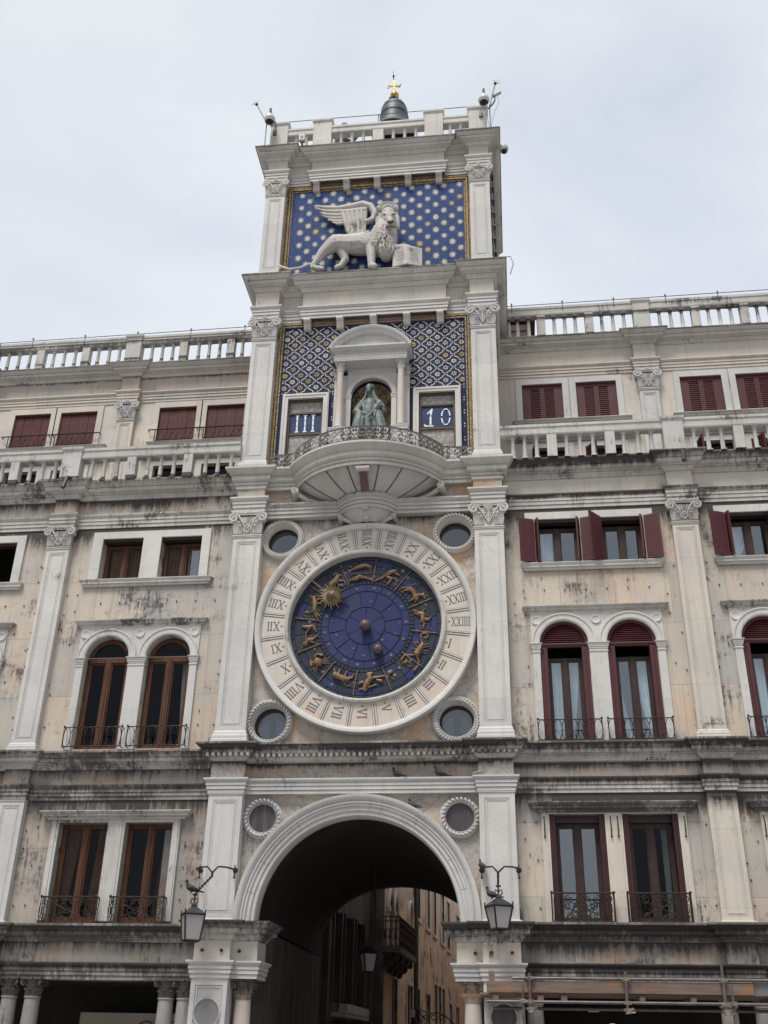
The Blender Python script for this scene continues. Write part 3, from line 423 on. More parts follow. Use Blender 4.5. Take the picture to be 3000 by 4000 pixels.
# ================================================================ capitals
def spiral(cx, cz, y, r0, turns, sgn, n=26, a0=90):
    return [(cx+sgn*r0*(1-.82*i/n)*math.cos(R(a0-360*turns*i/n)), y, cz+r0*(1-.82*i/n)*math.sin(R(a0-360*turns*i/n))) for i in range(n+1)]
def capital_mb(w, h, depth, variant=0):
    m = MB(); hw = w/2; k = h/.6
    # bell, slightly flared, with necking ring
    pr = [(hw*.98, 0), (hw*.96, .03*k), (hw*.93, .06*k), (hw*.93, .30*k), (hw*1.0, .44*k), (hw*1.05, .47*k)]
    for i in range(len(pr)-1):
        (a, z0), (b, z1) = pr[i], pr[i+1]
        m.add([(-a,-.00-(a-hw*.93)*.6,z0),(a,-.00-(a-hw*.93)*.6,z0),(a,depth,z0),(-a,depth,z0),(-b,-.0-(b-hw*.93)*.6,z1),(b,-.0-(b-hw*.93)*.6,z1),(b,depth,z1),(-b,depth,z1)], [(0,1,5,4),(1,2,6,5),(3,0,4,7)])
    m.mould([(-hw*.95, depth), (-hw*.95, 0), (hw*.95, 0), (hw*.95, depth)], [(0, 0), (.03, .005), (.03, .03*k), (0, .04*k)])
    # abacus with a hollowed front
    ab = [(-hw*1.18, depth), (-hw*1.18, -.10)]+[(hw*1.18*(-1+2*i/8), -.10+.075*(1-(2*i/8-1)**2)) for i in range(1, 8)]+[(hw*1.18, -.10), (hw*1.18, depth)]
    m.slab(ab, .51*k, .555*k); ab2 = [(x*1.04, y-(.015 if y < depth else 0)) for x, y in ab]; m.slab(ab2, .556*k, h)
    # corner volutes: stem rising from the middle and rolling over
    for sx in (-1, 1):
        cx = sx*hw*1.02; cz = .425*k; rv = .105*k
        st = [(sx*hw*.16, -.03, .20*k), (sx*hw*.30, -.045, .27*k), (sx*hw*.50, -.06, .385*k), (sx*hw*.70, -.07, .475*k), (sx*hw*.88, -.08, .525*k)]
        m.tube(st, [.016, .02, .024, .026, .028], 6)
        m.tube(spiral(cx, cz, -.085, rv, 1.6, sx), [.03*(1-.5*i/26) for i in range(27)], 6)
        m.ball((cx, -.10, cz), .03*k, 8)
        m.tube([(cx, -.085, cz), (cx, .10, cz)], rv*.62, 10)
        # inner scrolls and tendrils
        m.tube(spiral(sx*hw*.26, .36*k, -.045, .052*k, 1.3, -sx, 14), .013, 5)
        m.tube([(sx*hw*.10, -.03, .17*k), (sx*hw*.05, -.04, .25*k), (sx*hw*.16, -.05, .32*k)], .014, 5)
        # acanthus leaves climbing the bell
        for q, (lx, lh, ww) in enumerate(((.86, .30, .11), (.50, .17, .10), (.62, .25, .06))):
            x = sx*hw*lx
            for f in (-1.5, -.5, .5, 1.5):
                m.tube([(x+f*ww*.16, -.015, .06*k), (x+f*ww*.30, -.035, (.06+lh*.45)*k), (x+f*ww*.26, -.055, (.06+lh*.8)*k), (x+f*ww*.2, -.09, (.06+lh)*k)], [.017, .019, .017, .010], 5)
            m.ball((x, -.085, (.055+lh)*k), .026*k, 7, sc=(1.5, 1, .8))
    if variant == 0:
        for s_ in (-1, 1):
            m.tube([(0, -.03, .08*k), (s_*hw*.22, -.045, .12*k), (s_*hw*.24, -.05, .19*k), (0, -.05, .26*k)], .018, 5)
            m.tube([(0, -.03, .10*k), (s_*hw*.1, -.05, .15*k), (0, -.05, .2*k)], .012, 5)
        for a in range(7): m.ball((.045*math.cos(a*.9)*k, -.10, .535*k+.045*math.sin(a*.9)*k), .026*k, 7)
        m.ball((0, -.115, .535*k), .028*k, 8)
    else:
        for a in range(-3, 4):
            t = a*.33; m.tube([(0, -.06, .36*k), (.08*math.sin(t)*k, -.09, (.40+.07*math.cos(t))*k), (.14*math.sin(t)*k, -.11, (.43+.13*math.cos(t))*k)], [.012, .02, .012], 5)
        m.tube([(0, -.03, .10*k), (0, -.05, .24*k), (0, -.06, .36*k)], .02, 6)
        for s_ in (-1, 1): m.tube([(s_*hw*.05, -.04, .12*k), (s_*hw*.2, -.05, .2*k), (s_*hw*.08, -.05, .28*k)], .014, 5)
    return m
def col_capital_mb(r, h):
    m = MB(); m.lathe((0, 0), [(0, 0), (r*1.1, 0), (r*1.14, h*.05), (r*1.0, h*.08), (r*.96, h*.5), (r*1.25, h*.84), (r*1.3, h*.86), (0, h*.86)], 14)
    ab = []
    for q in range(4):
        a = q*PI/2+PI/4; a2 = a+PI/4
        ab.append((r*1.95*math.cos(a-.09), r*1.95*math.sin(a-.09))); ab.append((r*1.95*math.cos(a+.09), r*1.95*math.sin(a+.09))); ab.append((r*1.2*math.cos(a2), r*1.2*math.sin(a2)))
    m.slab(ab, h*.88, h)
    for q in range(4):
        a = q*PI/2+PI/4; ca, sa = math.cos(a), math.sin(a)
        pts = [(ca*r*(1.6+.35*(1-.8*i/16)*math.cos(R(90-560*i/16))), sa*r*(1.6+.35*(1-.8*i/16)*math.cos(R(90-560*i/16))), h*.70+r*.38*(1-.8*i/16)*math.sin(R(90-560*i/16))) for i in range(17)]
        m.tube(pts, r*.12, 5); m.tube([(ca*r*.9, sa*r*.9, h*.38), (ca*r*1.15, sa*r*1.15, h*.6), (ca*r*1.5, sa*r*1.5, h*.84)], r*.12, 5)
    for ring, (zz, hh) in enumerate(((.08, .32), (.08, .55))):
        for q in range(8):
            a = q*PI/4+ring*PI/8; ca, sa = math.cos(a), math.sin(a)
            for f in (-.17, 0, .17):
                c2, s2 = math.cos(a+f), math.sin(a+f)
                m.tube([(c2*r*1.0, s2*r*1.0, h*zz), (c2*r*1.06, s2*r*1.06, h*(zz+hh*.6)), (ca*r*1.2+(c2-ca)*r*.6, sa*r*1.2+(s2-sa)*r*.6, h*(zz+hh*.92)), (ca*r*1.36, sa*r*1.36, h*(zz+hh*.9))], [r*.1, r*.11, r*.09, r*.05], 4)
    for q in range(4): a = q*PI/2; m.ball((math.cos(a)*r*1.3, math.sin(a)*r*1.3, h*.92), r*.22, 6)
    return m
CAPS = {}
def put_capital(w, h, depth, x, y, z, mat, parent, variant=0):
    key = (round(w, 2), round(h, 2), variant)
    if key not in CAPS: CAPS[key] = capital_mb(w, h, depth, variant).build('capital', mat, None, smooth=True); c = CAPS[key]
    else: c = CAPS[key].copy(); c.data = CAPS[key].data; COL.objects.link(c)
    c.location = (x, y, z); c.material_slots[0].link = 'OBJECT'; c.material_slots[0].material = M[mat]
    c.parent = parent; c.matrix_parent_inverse = parent.matrix_world.inverted()
    return c
CCAPS = {}
def put_col_capital(r, h, x, y, z, mat, parent):
    key = (round(r, 3), round(h, 2))
    if key not in CCAPS: CCAPS[key] = col_capital_mb(r, h).build('capital', mat, None, smooth=True); c = CCAPS[key]
    else: c = CCAPS[key].copy(); COL.objects.link(c)
    c.location = (x, y, z); c.material_slots[0].link = 'OBJECT'; c.material_slots[0].material = M[mat]
    c.parent = parent; c.matrix_parent_inverse = parent.matrix_world.inverted()
    return c

def pilaster(x0, x1, z0, z1, y0, y1, mat, parent, base=.22, inset=.10, name='pilaster', top=.03, tondo=None):
    m = MB(); e = .014
    hole = rect(x0+inset, x1-inset, z0+base+inset, z1-inset-top)
    m.holes(rect(x0, x1, z0, z1), [hole], y0, y0+e)
    m.holes(rect(x0, x1, z0, z1), [], y0+e+.001, y1)
    # bead round the sunk field
    a, b, c, d = x0+inset, x1-inset, z0+base+inset, z1-inset-top
    for q in (0, .035):
        m.holes(rect(a+q+.006, b-q-.006, c+q+.006, d-q-.006), [rect(a+q+.02, b-q-.02, c+q+.02, d-q-.02)], y0+.004, y0+e)
    if base > 0:
        m.mould([(x0, y1), (x0, y0), (x1, y0), (x1, y1)], bprof(z0, z0+base, .055)); m.mould([(x0, y1), (x0, y0), (x1, y0), (x1, y1)], [(0, z0-.02), (.07, z0-.02), (.07, z0+base*.3), (0, z0+base*.3)])
    m.mould([(x0, y1), (x0, y0), (x1, y0), (x1, y1)], [(0, z1-top), (.02, z1-top+.004), (.02, z1-.004), (0, z1)])
    return m.build(name, mat, parent)

def ring_mould(cx, cz, r0, r1, y0, y1, n=56, beads=0, mat='white', parent=None, name='roundel_frame', bead_r=.03, twist=False):
    m = MB(); w_ = r1-r0
    m.lathe((cx, cz), [(r0, y1), (r0, y0+.02), (r0+w_*.08, y0), (r0+w_*.16, y0+.012), (r0+w_*.2, y0+.02), (r0+w_*.35, y0-.005), (r0+w_*.5, y0-.012), (r0+w_*.65, y0-.005), (r0+w_*.8, y0+.02), (r0+w_*.86, y0+.015), (r1, y0+.03), (r1, y1)], n, axis='y')
    rm = (r0+r1)/2
    for i in range(beads):
        a = 2*PI*i/beads
        if twist:
            pts = [(cx+(rm+q*w_*.34)*math.cos(a+q*.10), y0-.012-.035*(1-q*q), cz+(rm+q*w_*.34)*math.sin(a+q*.10)) for q in (-1, -.5, 0, .5, 1)]
            m.tube(pts, [w_*.06, w_*.15, w_*.17, w_*.15, w_*.06], 5)
        else:
            for q in (-.22, .22):
                m.ball((cx+(rm+q*w_)*math.cos(a+q*.2), y0-.012, cz+(rm+q*w_)*math.sin(a+q*.2)), w_*.17, 6)
    return m.build(name, mat, parent, smooth=True)

# ================================================================ clock tower
tower = empty('clock_tower', (0, 2, GROUND), 'tall white marble clock tower with an archway, blue mosaics and a balustraded top', 'clock tower')
XO = 3.03; PIN = [2.50, 2.43, 2.39, 2.34]; YB = .27
def tpath(pin, block=False, ybk=4.6, yp=0.0, yc=YB, bx=1.83, by=.12):
    c = [(-pin, yc)]+([(-bx, yc), (-bx, by), (bx, by), (bx, yc)] if block else [])+[(pin, yc)]
    return [(-XO, ybk), (-XO, yp), (-pin, yp)]+c+[(pin, yp), (XO, yp), (XO, ybk)]
def poly_from(path): return [(x, y) for x, y in path]
Z0 = dict(cap=(12.56, 13.09), arch=(13.09, 13.42), fri=(13.42, 13.84), cor=(13.84, 14.14))
Z1 = dict(cap=(7.70, 8.36), arch=(8.36, 8.70), fri=(8.70, 9.20), cor=(9.20, 9.58))
Z2 = dict(cap=(2.21, 2.83), arch=(2.83, 3.17), fri=(3.17, 3.56), cor=(3.56, 3.90))
Z3 = dict(cap=(-3.5, -3.5), arch=(-3.5, -3.21), fri=(-3.21, -2.84), cor=(-2.84, -2.53))
Z4 = dict(arch=(-6.86, -6.56), fri=(-6.56, -6.20), cor=(-6.20, -5.88))
# top entablature and second entablature
for zz, pin, cm, fm in ((Z0, PIN[0], 'top_cornice', 'cream'), (Z1, PIN[1], 'top_cornice', 'cream')):
    p = tpath(pin, True)
    MB().mould(p, cprof(*zz['cor'], .34)).build('cornice', cm, tower); MB().mould(p, lprof(*zz['cor'], .34)).build('cornice_lip', 'crust', tower)
    MB().slab(poly_from(p), zz['fri'][0]-.002, zz['cor'][1]-.02).build('frieze', fm, tower)
    MB().mould(p, aprof(*zz['arch'], .11)).slab(poly_from(p), zz['arch'][0]+.002, zz['arch'][1]-.004).build('architrave', 'white', tower)
    # soffit blocks under the projecting middle
    for bx in (-1.68, -.845, 0, .845, 1.68):
        z = zz['arch'][0]; b = MB()
        b.prism([(bx-.095, z-.02), (bx+.095, z-.02), (bx+.095, z-.002), (bx-.095, z-.002)], .05, YB)
        b.add([], [])
        pts = [(-.10, -.02), (-.10, -.10), (-.075, -.14), (-.03, -.15), (.0, -.19), (.02, -.25), (.07, -.29), (.13, -.30), (.17, -.28), (.17, -.02)]
        vs = [(bx-.085, .13+a, z+c) for a, c in pts]+[(bx+.085, .13+a, z+c) for a, c in pts]; k = len(pts)
        b.add(vs, [tuple(range(k)), tuple(reversed(range(k, 2*k)))]+[(i, (i+1) % k, (i+1) % k+k, i+k) for i in range(k)])
        b.tube([(bx-.088, .055, z-.085), (bx+.088, .055, z-.085)], .045, 8); b.tube([(bx-.088, .20, z-.255), (bx+.088, .20, z-.255)], .045, 8)
        b.build('bracket', 'top_cornice', tower, bevel=.006)
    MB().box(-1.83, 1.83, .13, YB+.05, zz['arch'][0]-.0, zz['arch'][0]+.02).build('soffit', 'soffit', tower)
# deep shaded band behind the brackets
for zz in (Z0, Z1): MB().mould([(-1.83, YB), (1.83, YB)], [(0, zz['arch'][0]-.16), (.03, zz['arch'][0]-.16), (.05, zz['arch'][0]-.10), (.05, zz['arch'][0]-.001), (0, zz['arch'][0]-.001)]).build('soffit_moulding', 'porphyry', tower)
# balcony-level ledge and small entablature below it, with their bows in the middle
def bow(hc, sag, n=22, y0=.12):
    Rr = (hc*hc+sag*sag)/(2*sag); cy = y0-sag+Rr; a = math.asin(hc/Rr)
    return [(Rr*math.sin(-a+2*a*i/n), cy-Rr*math.cos(-a+2*a*i/n)) for i in range(n+1)]
B1 = bow(1.66, 1.02); B2 = bow(.62, .40)
def bowpath(pin, B_): return [(-XO, 4.6), (-XO, 0), (-pin, 0), (-pin, .12)]+B_+[(pin, .12), (pin, 0), (XO, 0), (XO, 4.6)]
MB().mould(bowpath(PIN[2], B1), bowprof(3.42, 3.90, .27)).slab(bowpath(PIN[2], B1), 3.46, 3.86).build('balcony_cornice', 'top_cornice', tower, smooth=True)
p = [(-XO, 4.6), (-XO, 0), (-PIN[2], 0), (-PIN[2], YB), (PIN[2], YB), (PIN[2], 0), (XO, 0), (XO, 4.6)]
MB().slab(p, 3.14, 3.46).slab([(-PIN[2], .2), (PIN[2], .2), (PIN[2], YB-.002), (-PIN[2], YB-.002)], 2.9, 3.139).build('frieze', 'veined', tower)
bp2 = [(-PIN[2], .12)]+B2+[(PIN[2], .12)]
MB().mould(bp2, aprof(2.69, 3.03, .13)).slab(bp2+[(PIN[2], YB), (-PIN[2], YB)], 2.695, 3.02).build('architrave', 'white_dirty', tower, smooth=True)
for sx in (-1, 1):
    q_ = [(-XO, 4.6), (-XO, 0), (-PIN[2], 0), (-PIN[2], YB)] if sx < 0 else [(PIN[2], YB), (PIN[2], 0), (XO, 0), (XO, 4.6)]
    MB().mould(q_, aprof(*Z2['arch'], .13)).slab(q_, 2.835, 3.15).build('architrave', 'white', tower)
def bowl(A, B_, za, zb, n=9, exp=.62):
    m = MB(); k = len(A); vs = []
    for i in range(n+1):
        t = i/n; s_ = t; zt = za+(zb-za)*(.55*t+.45*math.sin(t*PI/2))
        for j in range(k): vs.append((A[j][0]*(1-s_)+B_[j][0]*s_, A[j][1]*(1-s_)+B_[j][1]*s_, zt))
    fs = [(i*k+j, i*k+j+1, (i+1)*k+j+1, (i+1)*k+j) for i in range(n) for j in range(k-1)]
    return m.add(vs, fs)
bm_ = bowl([(x*.985, y+.02) for x, y in B1], bow(.70, .42, 22), 3.47, 3.00)
bm_.build('balcony_underside', 'bowl', tower, smooth=True)
rb = MB()
for f in (2, 6, 9, 13, 16, 20):
    A = B1[f]; C = bow(.70, .42, 22)[f]; pts = []
    for i in range(10): t = i/9; s_ = t; pts.append((A[0]*.985*(1-s_)+C[0]*s_, (A[1]+.02)*(1-s_)+C[1]*s_-.004, 3.47-.47*(.55*t+.45*math.sin(t*PI/2))-.004))
    rb.tube(pts, .014, 4)
rb.build('underside_joint', 'granite', tower)
bowl(B2, bow(.24, .14, 22), 2.70, 2.47).build('small_bowl', 'bowl', tower, smooth=True)
for sx in (-1, 1):
    s1 = MB(); s1.tube([(sx*1.66, -.10, 3.28), (sx*1.70, .26, 3.28)], .085, 12); s1.tube(spiral(sx*1.665, 3.28, -.11, .075, 1.4, sx, 18), .016, 5)
    s1.tube([(sx*1.62, .08, 3.27), (sx*1.40, .14, 3.14), (sx*1.1, .2, 3.08), (sx*.8, .24, 3.05)], [.06, .055, .045, .03], 6)
    s1.build('scroll', 'white', tower, smooth=True)
    s2 = MB(); s2.tube([(sx*.60, -.02, 2.60), (sx*.62, .26, 2.60)], .055, 10); s2.tube(spiral(sx*.60, 2.60, -.03, .05, 1.4, sx, 14), .012, 5); s2.tube([(sx*.58, .05, 2.60), (sx*.40, .12, 2.53), (sx*.26, .2, 2.47)], [.05, .045, .035], 6)
    s2.build('scroll', 'white', tower, smooth=True)
kb = MB(); kb.tube([(-.15, -.86, 3.345), (.15, -.86, 3.345)], .065, 12); kb.box(-.14, .14, -.86, -.6, 3.30, 3.42); kb.build('keystone_scroll', 'white', tower, smooth=True)
kp = MB(); kp.obox((0, -.60, 3.19), (1, 0, 0), (0, .79, -.61), (0, .61, .79), .085, .24, .045)
kp.build('porphyry_strip', 'porphyry', tower)
kb2 = MB(); kb2.tube([(-.07, -.30, 2.65), (.07, -.30, 2.65)], .04, 10); kb2.prism([(-.05, 2.46), (.05, 2.46), (.045, 2.67), (-.045, 2.67)], -.14, 0); kb2.build('keystone_scroll', 'white_dirty', tower, smooth=True)
# dentil cornice and lower entablatures
p3 = [(-XO, 4.6), (-XO, 0), (-PIN[3], 0), (-PIN[3], .14), (PIN[3], .14), (PIN[3], 0), (XO, 0), (XO, 4.6)]
MB().mould(p3, [(o_, z) for o_, z in cprof(*Z3['cor'], .29)]).slab(p3, -2.86, -2.56).build('dentil_cornice', 'cornice', tower)
zd = -2.752
def dent(x0, x1, y, side=None):
    dn = MB()
    n_ = int((x1-x0)/.115)
    for i in range(n_): xx = x0+(i+.5)*(x1-x0)/n_; dn.box(xx-.03, xx+.03, y-.185, y-.06, zd-.034, zd+.034)
    dn.build('dentils', 'white_dirty', tower); tower.children[-1]['label'] = 'row of small square dentils under the cornice'
dent(-PIN[3]+.18, PIN[3]-.18, .14); dent(-XO-.12, -PIN[3]+.14, 0); dent(PIN[3]-.14, XO+.12, 0)
MB().mould(p3, lprof(*Z3['cor'], .29)).build('cornice_lip', 'crust', tower)
p3b = [(-XO, 4.6), (-XO, 0), (-PIN[3], 0), (-PIN[3], YB), (PIN[3], YB), (PIN[3], 0), (XO, 0), (XO, 4.6)]
MB().slab(p3b, -3.22, -2.86).build('frieze', 'veined_low', tower)
MB().mould(p3, aprof(*Z3['arch'], .11)).slab(p3, -3.495, -3.225).build('architrave', 'white', tower)
# impost entablature at the arch springing, only over the piers
AX = 1.86
for sx in (-1, 1):
    pp = [(-XO, 4.6), (-XO, 0), (-PIN[3], 0), (-PIN[3], .16), (-AX, .16), (-AX, .85), (-2.3, .86)]
    if sx > 0: pp = [(-x, y) for x, y in reversed(pp)]
    MB().mould(pp, cprof(*Z4['cor'], .27)).slab(pp, -6.22, -5.90).build('impost_cornice', 'cornice', tower)
    MB().slab(pp, -6.57, -6.221).build('frieze', 'cream', tower)
    MB().mould(pp, aprof(*Z4['arch'], .11)).slab(pp, -6.85, -6.572).build('architrave', 'white', tower)
    for xx in (2.2, 2.5, 2.87):
        MB().tube([(sx*xx, (0 if xx > 2.3 else .16)+.01, -6.39), (sx*xx, (0 if xx > 2.3 else .16)-.04, -6.39)], .03, 8).build('iron_stud', 'iron', tower)
    # ground pier and column
    x0, x1 = (-XO, -PIN[3]) if sx < 0 else (PIN[3], XO)
    cxp = (x0+x1)/2; m = MB()
    m.holes(rect(x0, x1, GROUND, -6.86), [rect(x0+.09, x1-.09, GROUND+.5, -6.98)], 0, .03)
    m.box(x0, x1, .031, 1.2, GROUND, -6.86)
    m.holes(rect(x0+.10, x1-.10, GROUND+.51, -6.99), [rect(x0+.13, x1-.13, GROUND+.54, -7.02)], .01, .03)
    m.build('pier', 'white', tower)
    ring_mould(cxp, -7.44, .215, .275, -.02, .03, 40, mat='white', parent=tower)
    MB().lathe((cxp, -7.44), [(0, -.005), (.215, -.005), (.22, .02)], 36, axis='y').build('roundel', 'grey_roundel' if sx < 0 else 'granite', tower)
    cc = sx*2.13
    MB().lathe((cc, .42), [(.20, GROUND), (.20, GROUND+.3), (.165, GROUND+.36), (.158, -7.6), (.148, -7.20), (0, -7.20)], 24).build('column', 'column_pink', tower, smooth=True)
    put_col_capital(.148, .34, cc, .42, -7.20, 'capital_brown', tower)
# pilasters and capitals of each storey
for lv, (z0, z1, pin, cap) in enumerate(((9.60, 12.56, PIN[0], Z0['cap']), (3.90, 7.70, PIN[1], Z1['cap']), (-2.53, 2.21, PIN[2], Z2['cap']), (-5.88, -3.5, PIN[3], None))):
    for sx in (-1, 1):
        x0, x1 = (-XO, -pin) if sx < 0 else (pin, XO)
        pilaster(x0, x1, z0, z1, 0, YB, 'white', tower, base=(.30, .30, .30, .05)[lv])
        if cap: put_capital(x1-x0, cap[1]-cap[0], .27, (x0+x1)/2, 0, cap[0], 'white', tower, variant=(1 if (lv > 0 and sx > 0) else 0))
        if cap and sx > 0:  # the side capital seen in profile behind the corner
            pass
# side and back walls of the shaft
MB().box(-2.97, -2.6, YB+.01, 4.5, -5.9, 14.0).box(2.6, 2.97, YB+.01, 4.5, -5.9, 14.0).box(-2.6, 2.6, 4.2, 4.5, -3.6, 14.0).box(-2.6, 2.6, .8, 4.2, 13.9, 14.05).build('side_wall', 'render', tower)
for zz, zb in ((12.56, 9.60), (7.70, 3.9)):
    for y0 in (.62, 3.9):
        MB().box(2.97, 3.05, y0, y0+.45, zb, zz+.5).build('side_pilaster', 'white_dirty', tower)
# passage side walls below the impost, vault above
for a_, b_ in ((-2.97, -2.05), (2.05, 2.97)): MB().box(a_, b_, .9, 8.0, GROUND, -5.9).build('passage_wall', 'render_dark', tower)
v = MB(); nn = 28; ks = 8; vs = []
for j in range(ks+1):
    t = j/ks; y = .30+t*7.7
    for i in range(nn+1):
        a = PI*i/nn; xa, za = 1.95*math.cos(a), -5.88+1.95*math.sin(a); xb, zb = 2.05*math.cos(a), -5.5+1.33*math.sin(a)-(.4 if i in (0, nn) else 0)
        vs.append((xa*(1-t)+xb*t, y, za*(1-t)+zb*t))
v.add(vs, [(j*(nn+1)+i, j*(nn+1)+i+1, (j+1)*(nn+1)+i+1, (j+1)*(nn+1)+i) for j in range(ks) for i in range(nn)])
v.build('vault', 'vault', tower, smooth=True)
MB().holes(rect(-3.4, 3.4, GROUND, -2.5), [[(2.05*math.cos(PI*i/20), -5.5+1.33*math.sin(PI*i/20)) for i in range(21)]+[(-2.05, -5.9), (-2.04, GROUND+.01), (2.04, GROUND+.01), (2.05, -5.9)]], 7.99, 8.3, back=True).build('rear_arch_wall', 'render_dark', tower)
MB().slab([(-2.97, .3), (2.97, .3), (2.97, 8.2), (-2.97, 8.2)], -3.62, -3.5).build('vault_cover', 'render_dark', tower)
# spandrel wall with archivolt
arch = [(1.94, -5.87)]+arcpts(0, -5.86, 1.94, 0, 180, 40)+[(-1.94, -5.87)]
sp = [(-PIN[3], -5.88), (-PIN[3], -3.49), (PIN[3], -3.49), (PIN[3], -5.88)]+arcpts(0, -5.86, 1.94, 0, 180, 40)
MB().holes(sp, [circle(-1.96, -3.95, .29), circle(1.96, -3.95, .29)], YB, .45).build('spandrel_wall', 'veined_low', tower)
pf = [(1.93, .40), (1.93, .10), (1.955, .07), (2.03, .07), (2.035, .035), (2.11, .035), (2.115, .0), (2.165, -.0), (2.17, -.03), (2.195, -.035), (2.20, .0), (2.215, .0), (2.24, -.05), (2.29, -.075), (2.335, -.08), (2.34, -.05), (2.34, YB)]
MB().lathe((0, -5.88), pf, 60, axis='y', a0=0, a1=PI).build('archivolt', 'white', tower, smooth=True)
jt = MB()
for a in (16, 32, 58, 78, 84, 97, 124, 150, 166): ca, sa = math.cos(R(a)), math.sin(R(a)); jt.tube([(2.04*ca, .034, -5.88+2.04*sa), (2.105*ca, .034, -5.88+2.105*sa)], .003, 4); jt.tube([(2.125*ca, -.001, -5.88+2.125*sa), (2.16*ca, -.001, -5.88+2.16*sa)], .003, 4); jt.tube([(2.24*ca, -.05, -5.88+2.24*sa), (2.335*ca, -.081, -5.88+2.335*sa)], .004, 4)
jt.build('archivolt_joint', 'groove', tower)
for cx_ in (-1.96, 1.96):
    ring_mould(cx_, -3.95, .275, .40, .20, .30, 48, beads=26, mat='white', parent=tower, twist=True)
    MB().lathe((cx_, -3.95), [(0, .26), (.29, .27)], 40, axis='y').build('roundel', 'granite', tower)
# clock storey wall with four oculi
oc = [(-1.95, 2.21, .49), (1.95, 2.21, .49), (-1.95, -2.02, .49), (1.92, -2.02, .49)]
MB().holes(rect(-PIN[2], PIN[2], -2.56, 2.84), [circle(x, z, .40) for x, z, r in oc], YB, .7).build('clock_wall', 'veined', tower)
for i, (x, z, r) in enumerate(oc):
    f = ring_mould(x, z, .36, r, .17, .5, 56, beads=(44 if i in (0, 3) else 34), mat='white', parent=tower, twist=(i in (1, 2)), name='oculus')
    MB().lathe((x, z), [(0, .47), (.39, .47)], 40, axis='y').build('glass', 'glass_round', f)
    fr = MB(); fr.lathe((x, z), [(.31, .50), (.31, .44), (.38, .44), (.38, .50)], 40, axis='y')
    if i > 1: fr.box(x-.035, x+.035, .49, .53, z-.36, z+.36)
    fr.build('window_frame', 'darkwood', f)
    c_ = MB()
    if i > 1:
        for sx in (-1, 1): c_.prism([(x+sx*.06, z-.36), (x+sx*.30, z-.22), (x+sx*.28, z-.02), (x+sx*.18, z+.12), (x+sx*.06, z+.17)], .56, .58)
        c_.build('curtain', 'camwhite', f)
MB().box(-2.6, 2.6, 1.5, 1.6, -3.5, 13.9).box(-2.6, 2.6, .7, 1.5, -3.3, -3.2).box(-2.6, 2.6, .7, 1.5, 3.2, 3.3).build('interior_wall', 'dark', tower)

# ---------------- niche storey
ZB = 3.88; doorL = (-2.05, -1.18); doorR = (1.14, 2.01)
niche = archpoly(-0.0, .50, ZB, 5.96, 24)
MB().holes(rect(-PIN[1], PIN[1], ZB, 8.36), [niche, rect(*doorL, ZB+.001, 6.02), rect(*doorR, ZB+.001, 6.02)], YB, .45).build('mosaic_wall', 'mos_navy', tower)
fr = MB()
def frame(m, x0, x1, z0, z1, w_, y0, y1, mi, sides='LRT'):
    m.holes([(x0, z0), (x0, z1), (x1, z1), (x1, z0), (x1-w_, z0), (x1-w_, z1-w_), (x0+w_, z1-w_), (x0+w_, z0)], [], y0, y1, mi=mi)
frame(fr, -PIN[1], PIN[1], ZB, 8.36, .05, YB-.03, YB, 0); frame(fr, -PIN[1]+.05, PIN[1]-.05, ZB, 8.31, .035, YB-.05, YB, 1); frame(fr, -PIN[1]+.085, PIN[1]-.085, ZB, 8.275, .03, YB-.025, YB, 2); frame(fr, -PIN[1]+.115, PIN[1]-.115, ZB, 8.245, .03, YB-.04, YB, 1)
fr.build('gold_border', ['mos_gold', 'mos_goldlite', 'mos_brown'], tower)
# quatrefoil lattice with flowers
lat = MB(); fl = MB(); dx, dz = .199, .186; y_ = YB-.004
def clear(x, z, r=.02):
    if abs(x) > PIN[1]-.15-r or z < ZB+r or z > 8.2-r: return False
    if abs(x) < .93 and z < 7.15: return False
    if -2.26 < x < -.98 and z < 6.15+r: return False
    if .96 < x < 2.2 and z < 6.17+r: return False
    if (x/.98)**2+((z-7.1)/.62)**2 < 1: return False
    return True
for i in range(-12, 13):
    for j in range(0, 26):
        if (i+j) % 2: continue
        x, z = i*dx, 3.95+j*dz
        if clear(x, z, .05):
            g_ = random.random()
            for q in range(6 if (i//2+j) % 3 else 8):
                nq = 6 if (i//2+j) % 3 else 8; a = 2*PI*q/nq+.3; r0, r1 = .012, .070; c, s_ = math.cos(a), math.sin(a); w_ = .021
                fl.add([(x+c*r0, y_, z+s_*r0), (x+c*r1*.75-s_*w_, y_, z+s_*r1*.75+c*w_), (x+c*r1, y_, z+s_*r1), (x+c*r1*.75+s_*w_, y_, z+s_*r1*.75-c*w_)], [(0, 1, 2, 3)], 1 if g_ < .28 else 0)
        # wavy border between this cell and its upper-right and lower-right neighbours
        for sz in (1, -1):
            P = []
            for k in range(9):
                t = k/8; bx, bz = x+dx*t, z+sz*dz*(1-t)
                wv = .013*math.cos(t*4*PI)*(1 if .1 < t < .9 else .4)
                P.append((bx+wv*.7, bz+wv*.7*sz))
            for k in range(8):
                (xa, za), (xb, zb) = P[k], P[k+1]
                if not (clear(xa, za) and clear(xb, zb)): continue
                d = Vector((xb-xa, zb-za)).normalized(); nx, nz = -d.y*.0125, d.x*.0125
                lat.add([(xa-nx, y_, za-nz), (xb-nx, y_, zb-nz), (xb+nx, y_, zb+nz), (xa+nx, y_, za+nz)], [(0, 1, 2, 3)], 0)
            xx, zz_ = x, z+sz*dz
            if clear(xx, zz_): lat.box(xx-.03, xx+.03, y_-.001, y_+.003, zz_-.007, zz_+.007).box(xx-.007, xx+.007, y_-.0015, y_+.003, zz_-.03, zz_+.03)
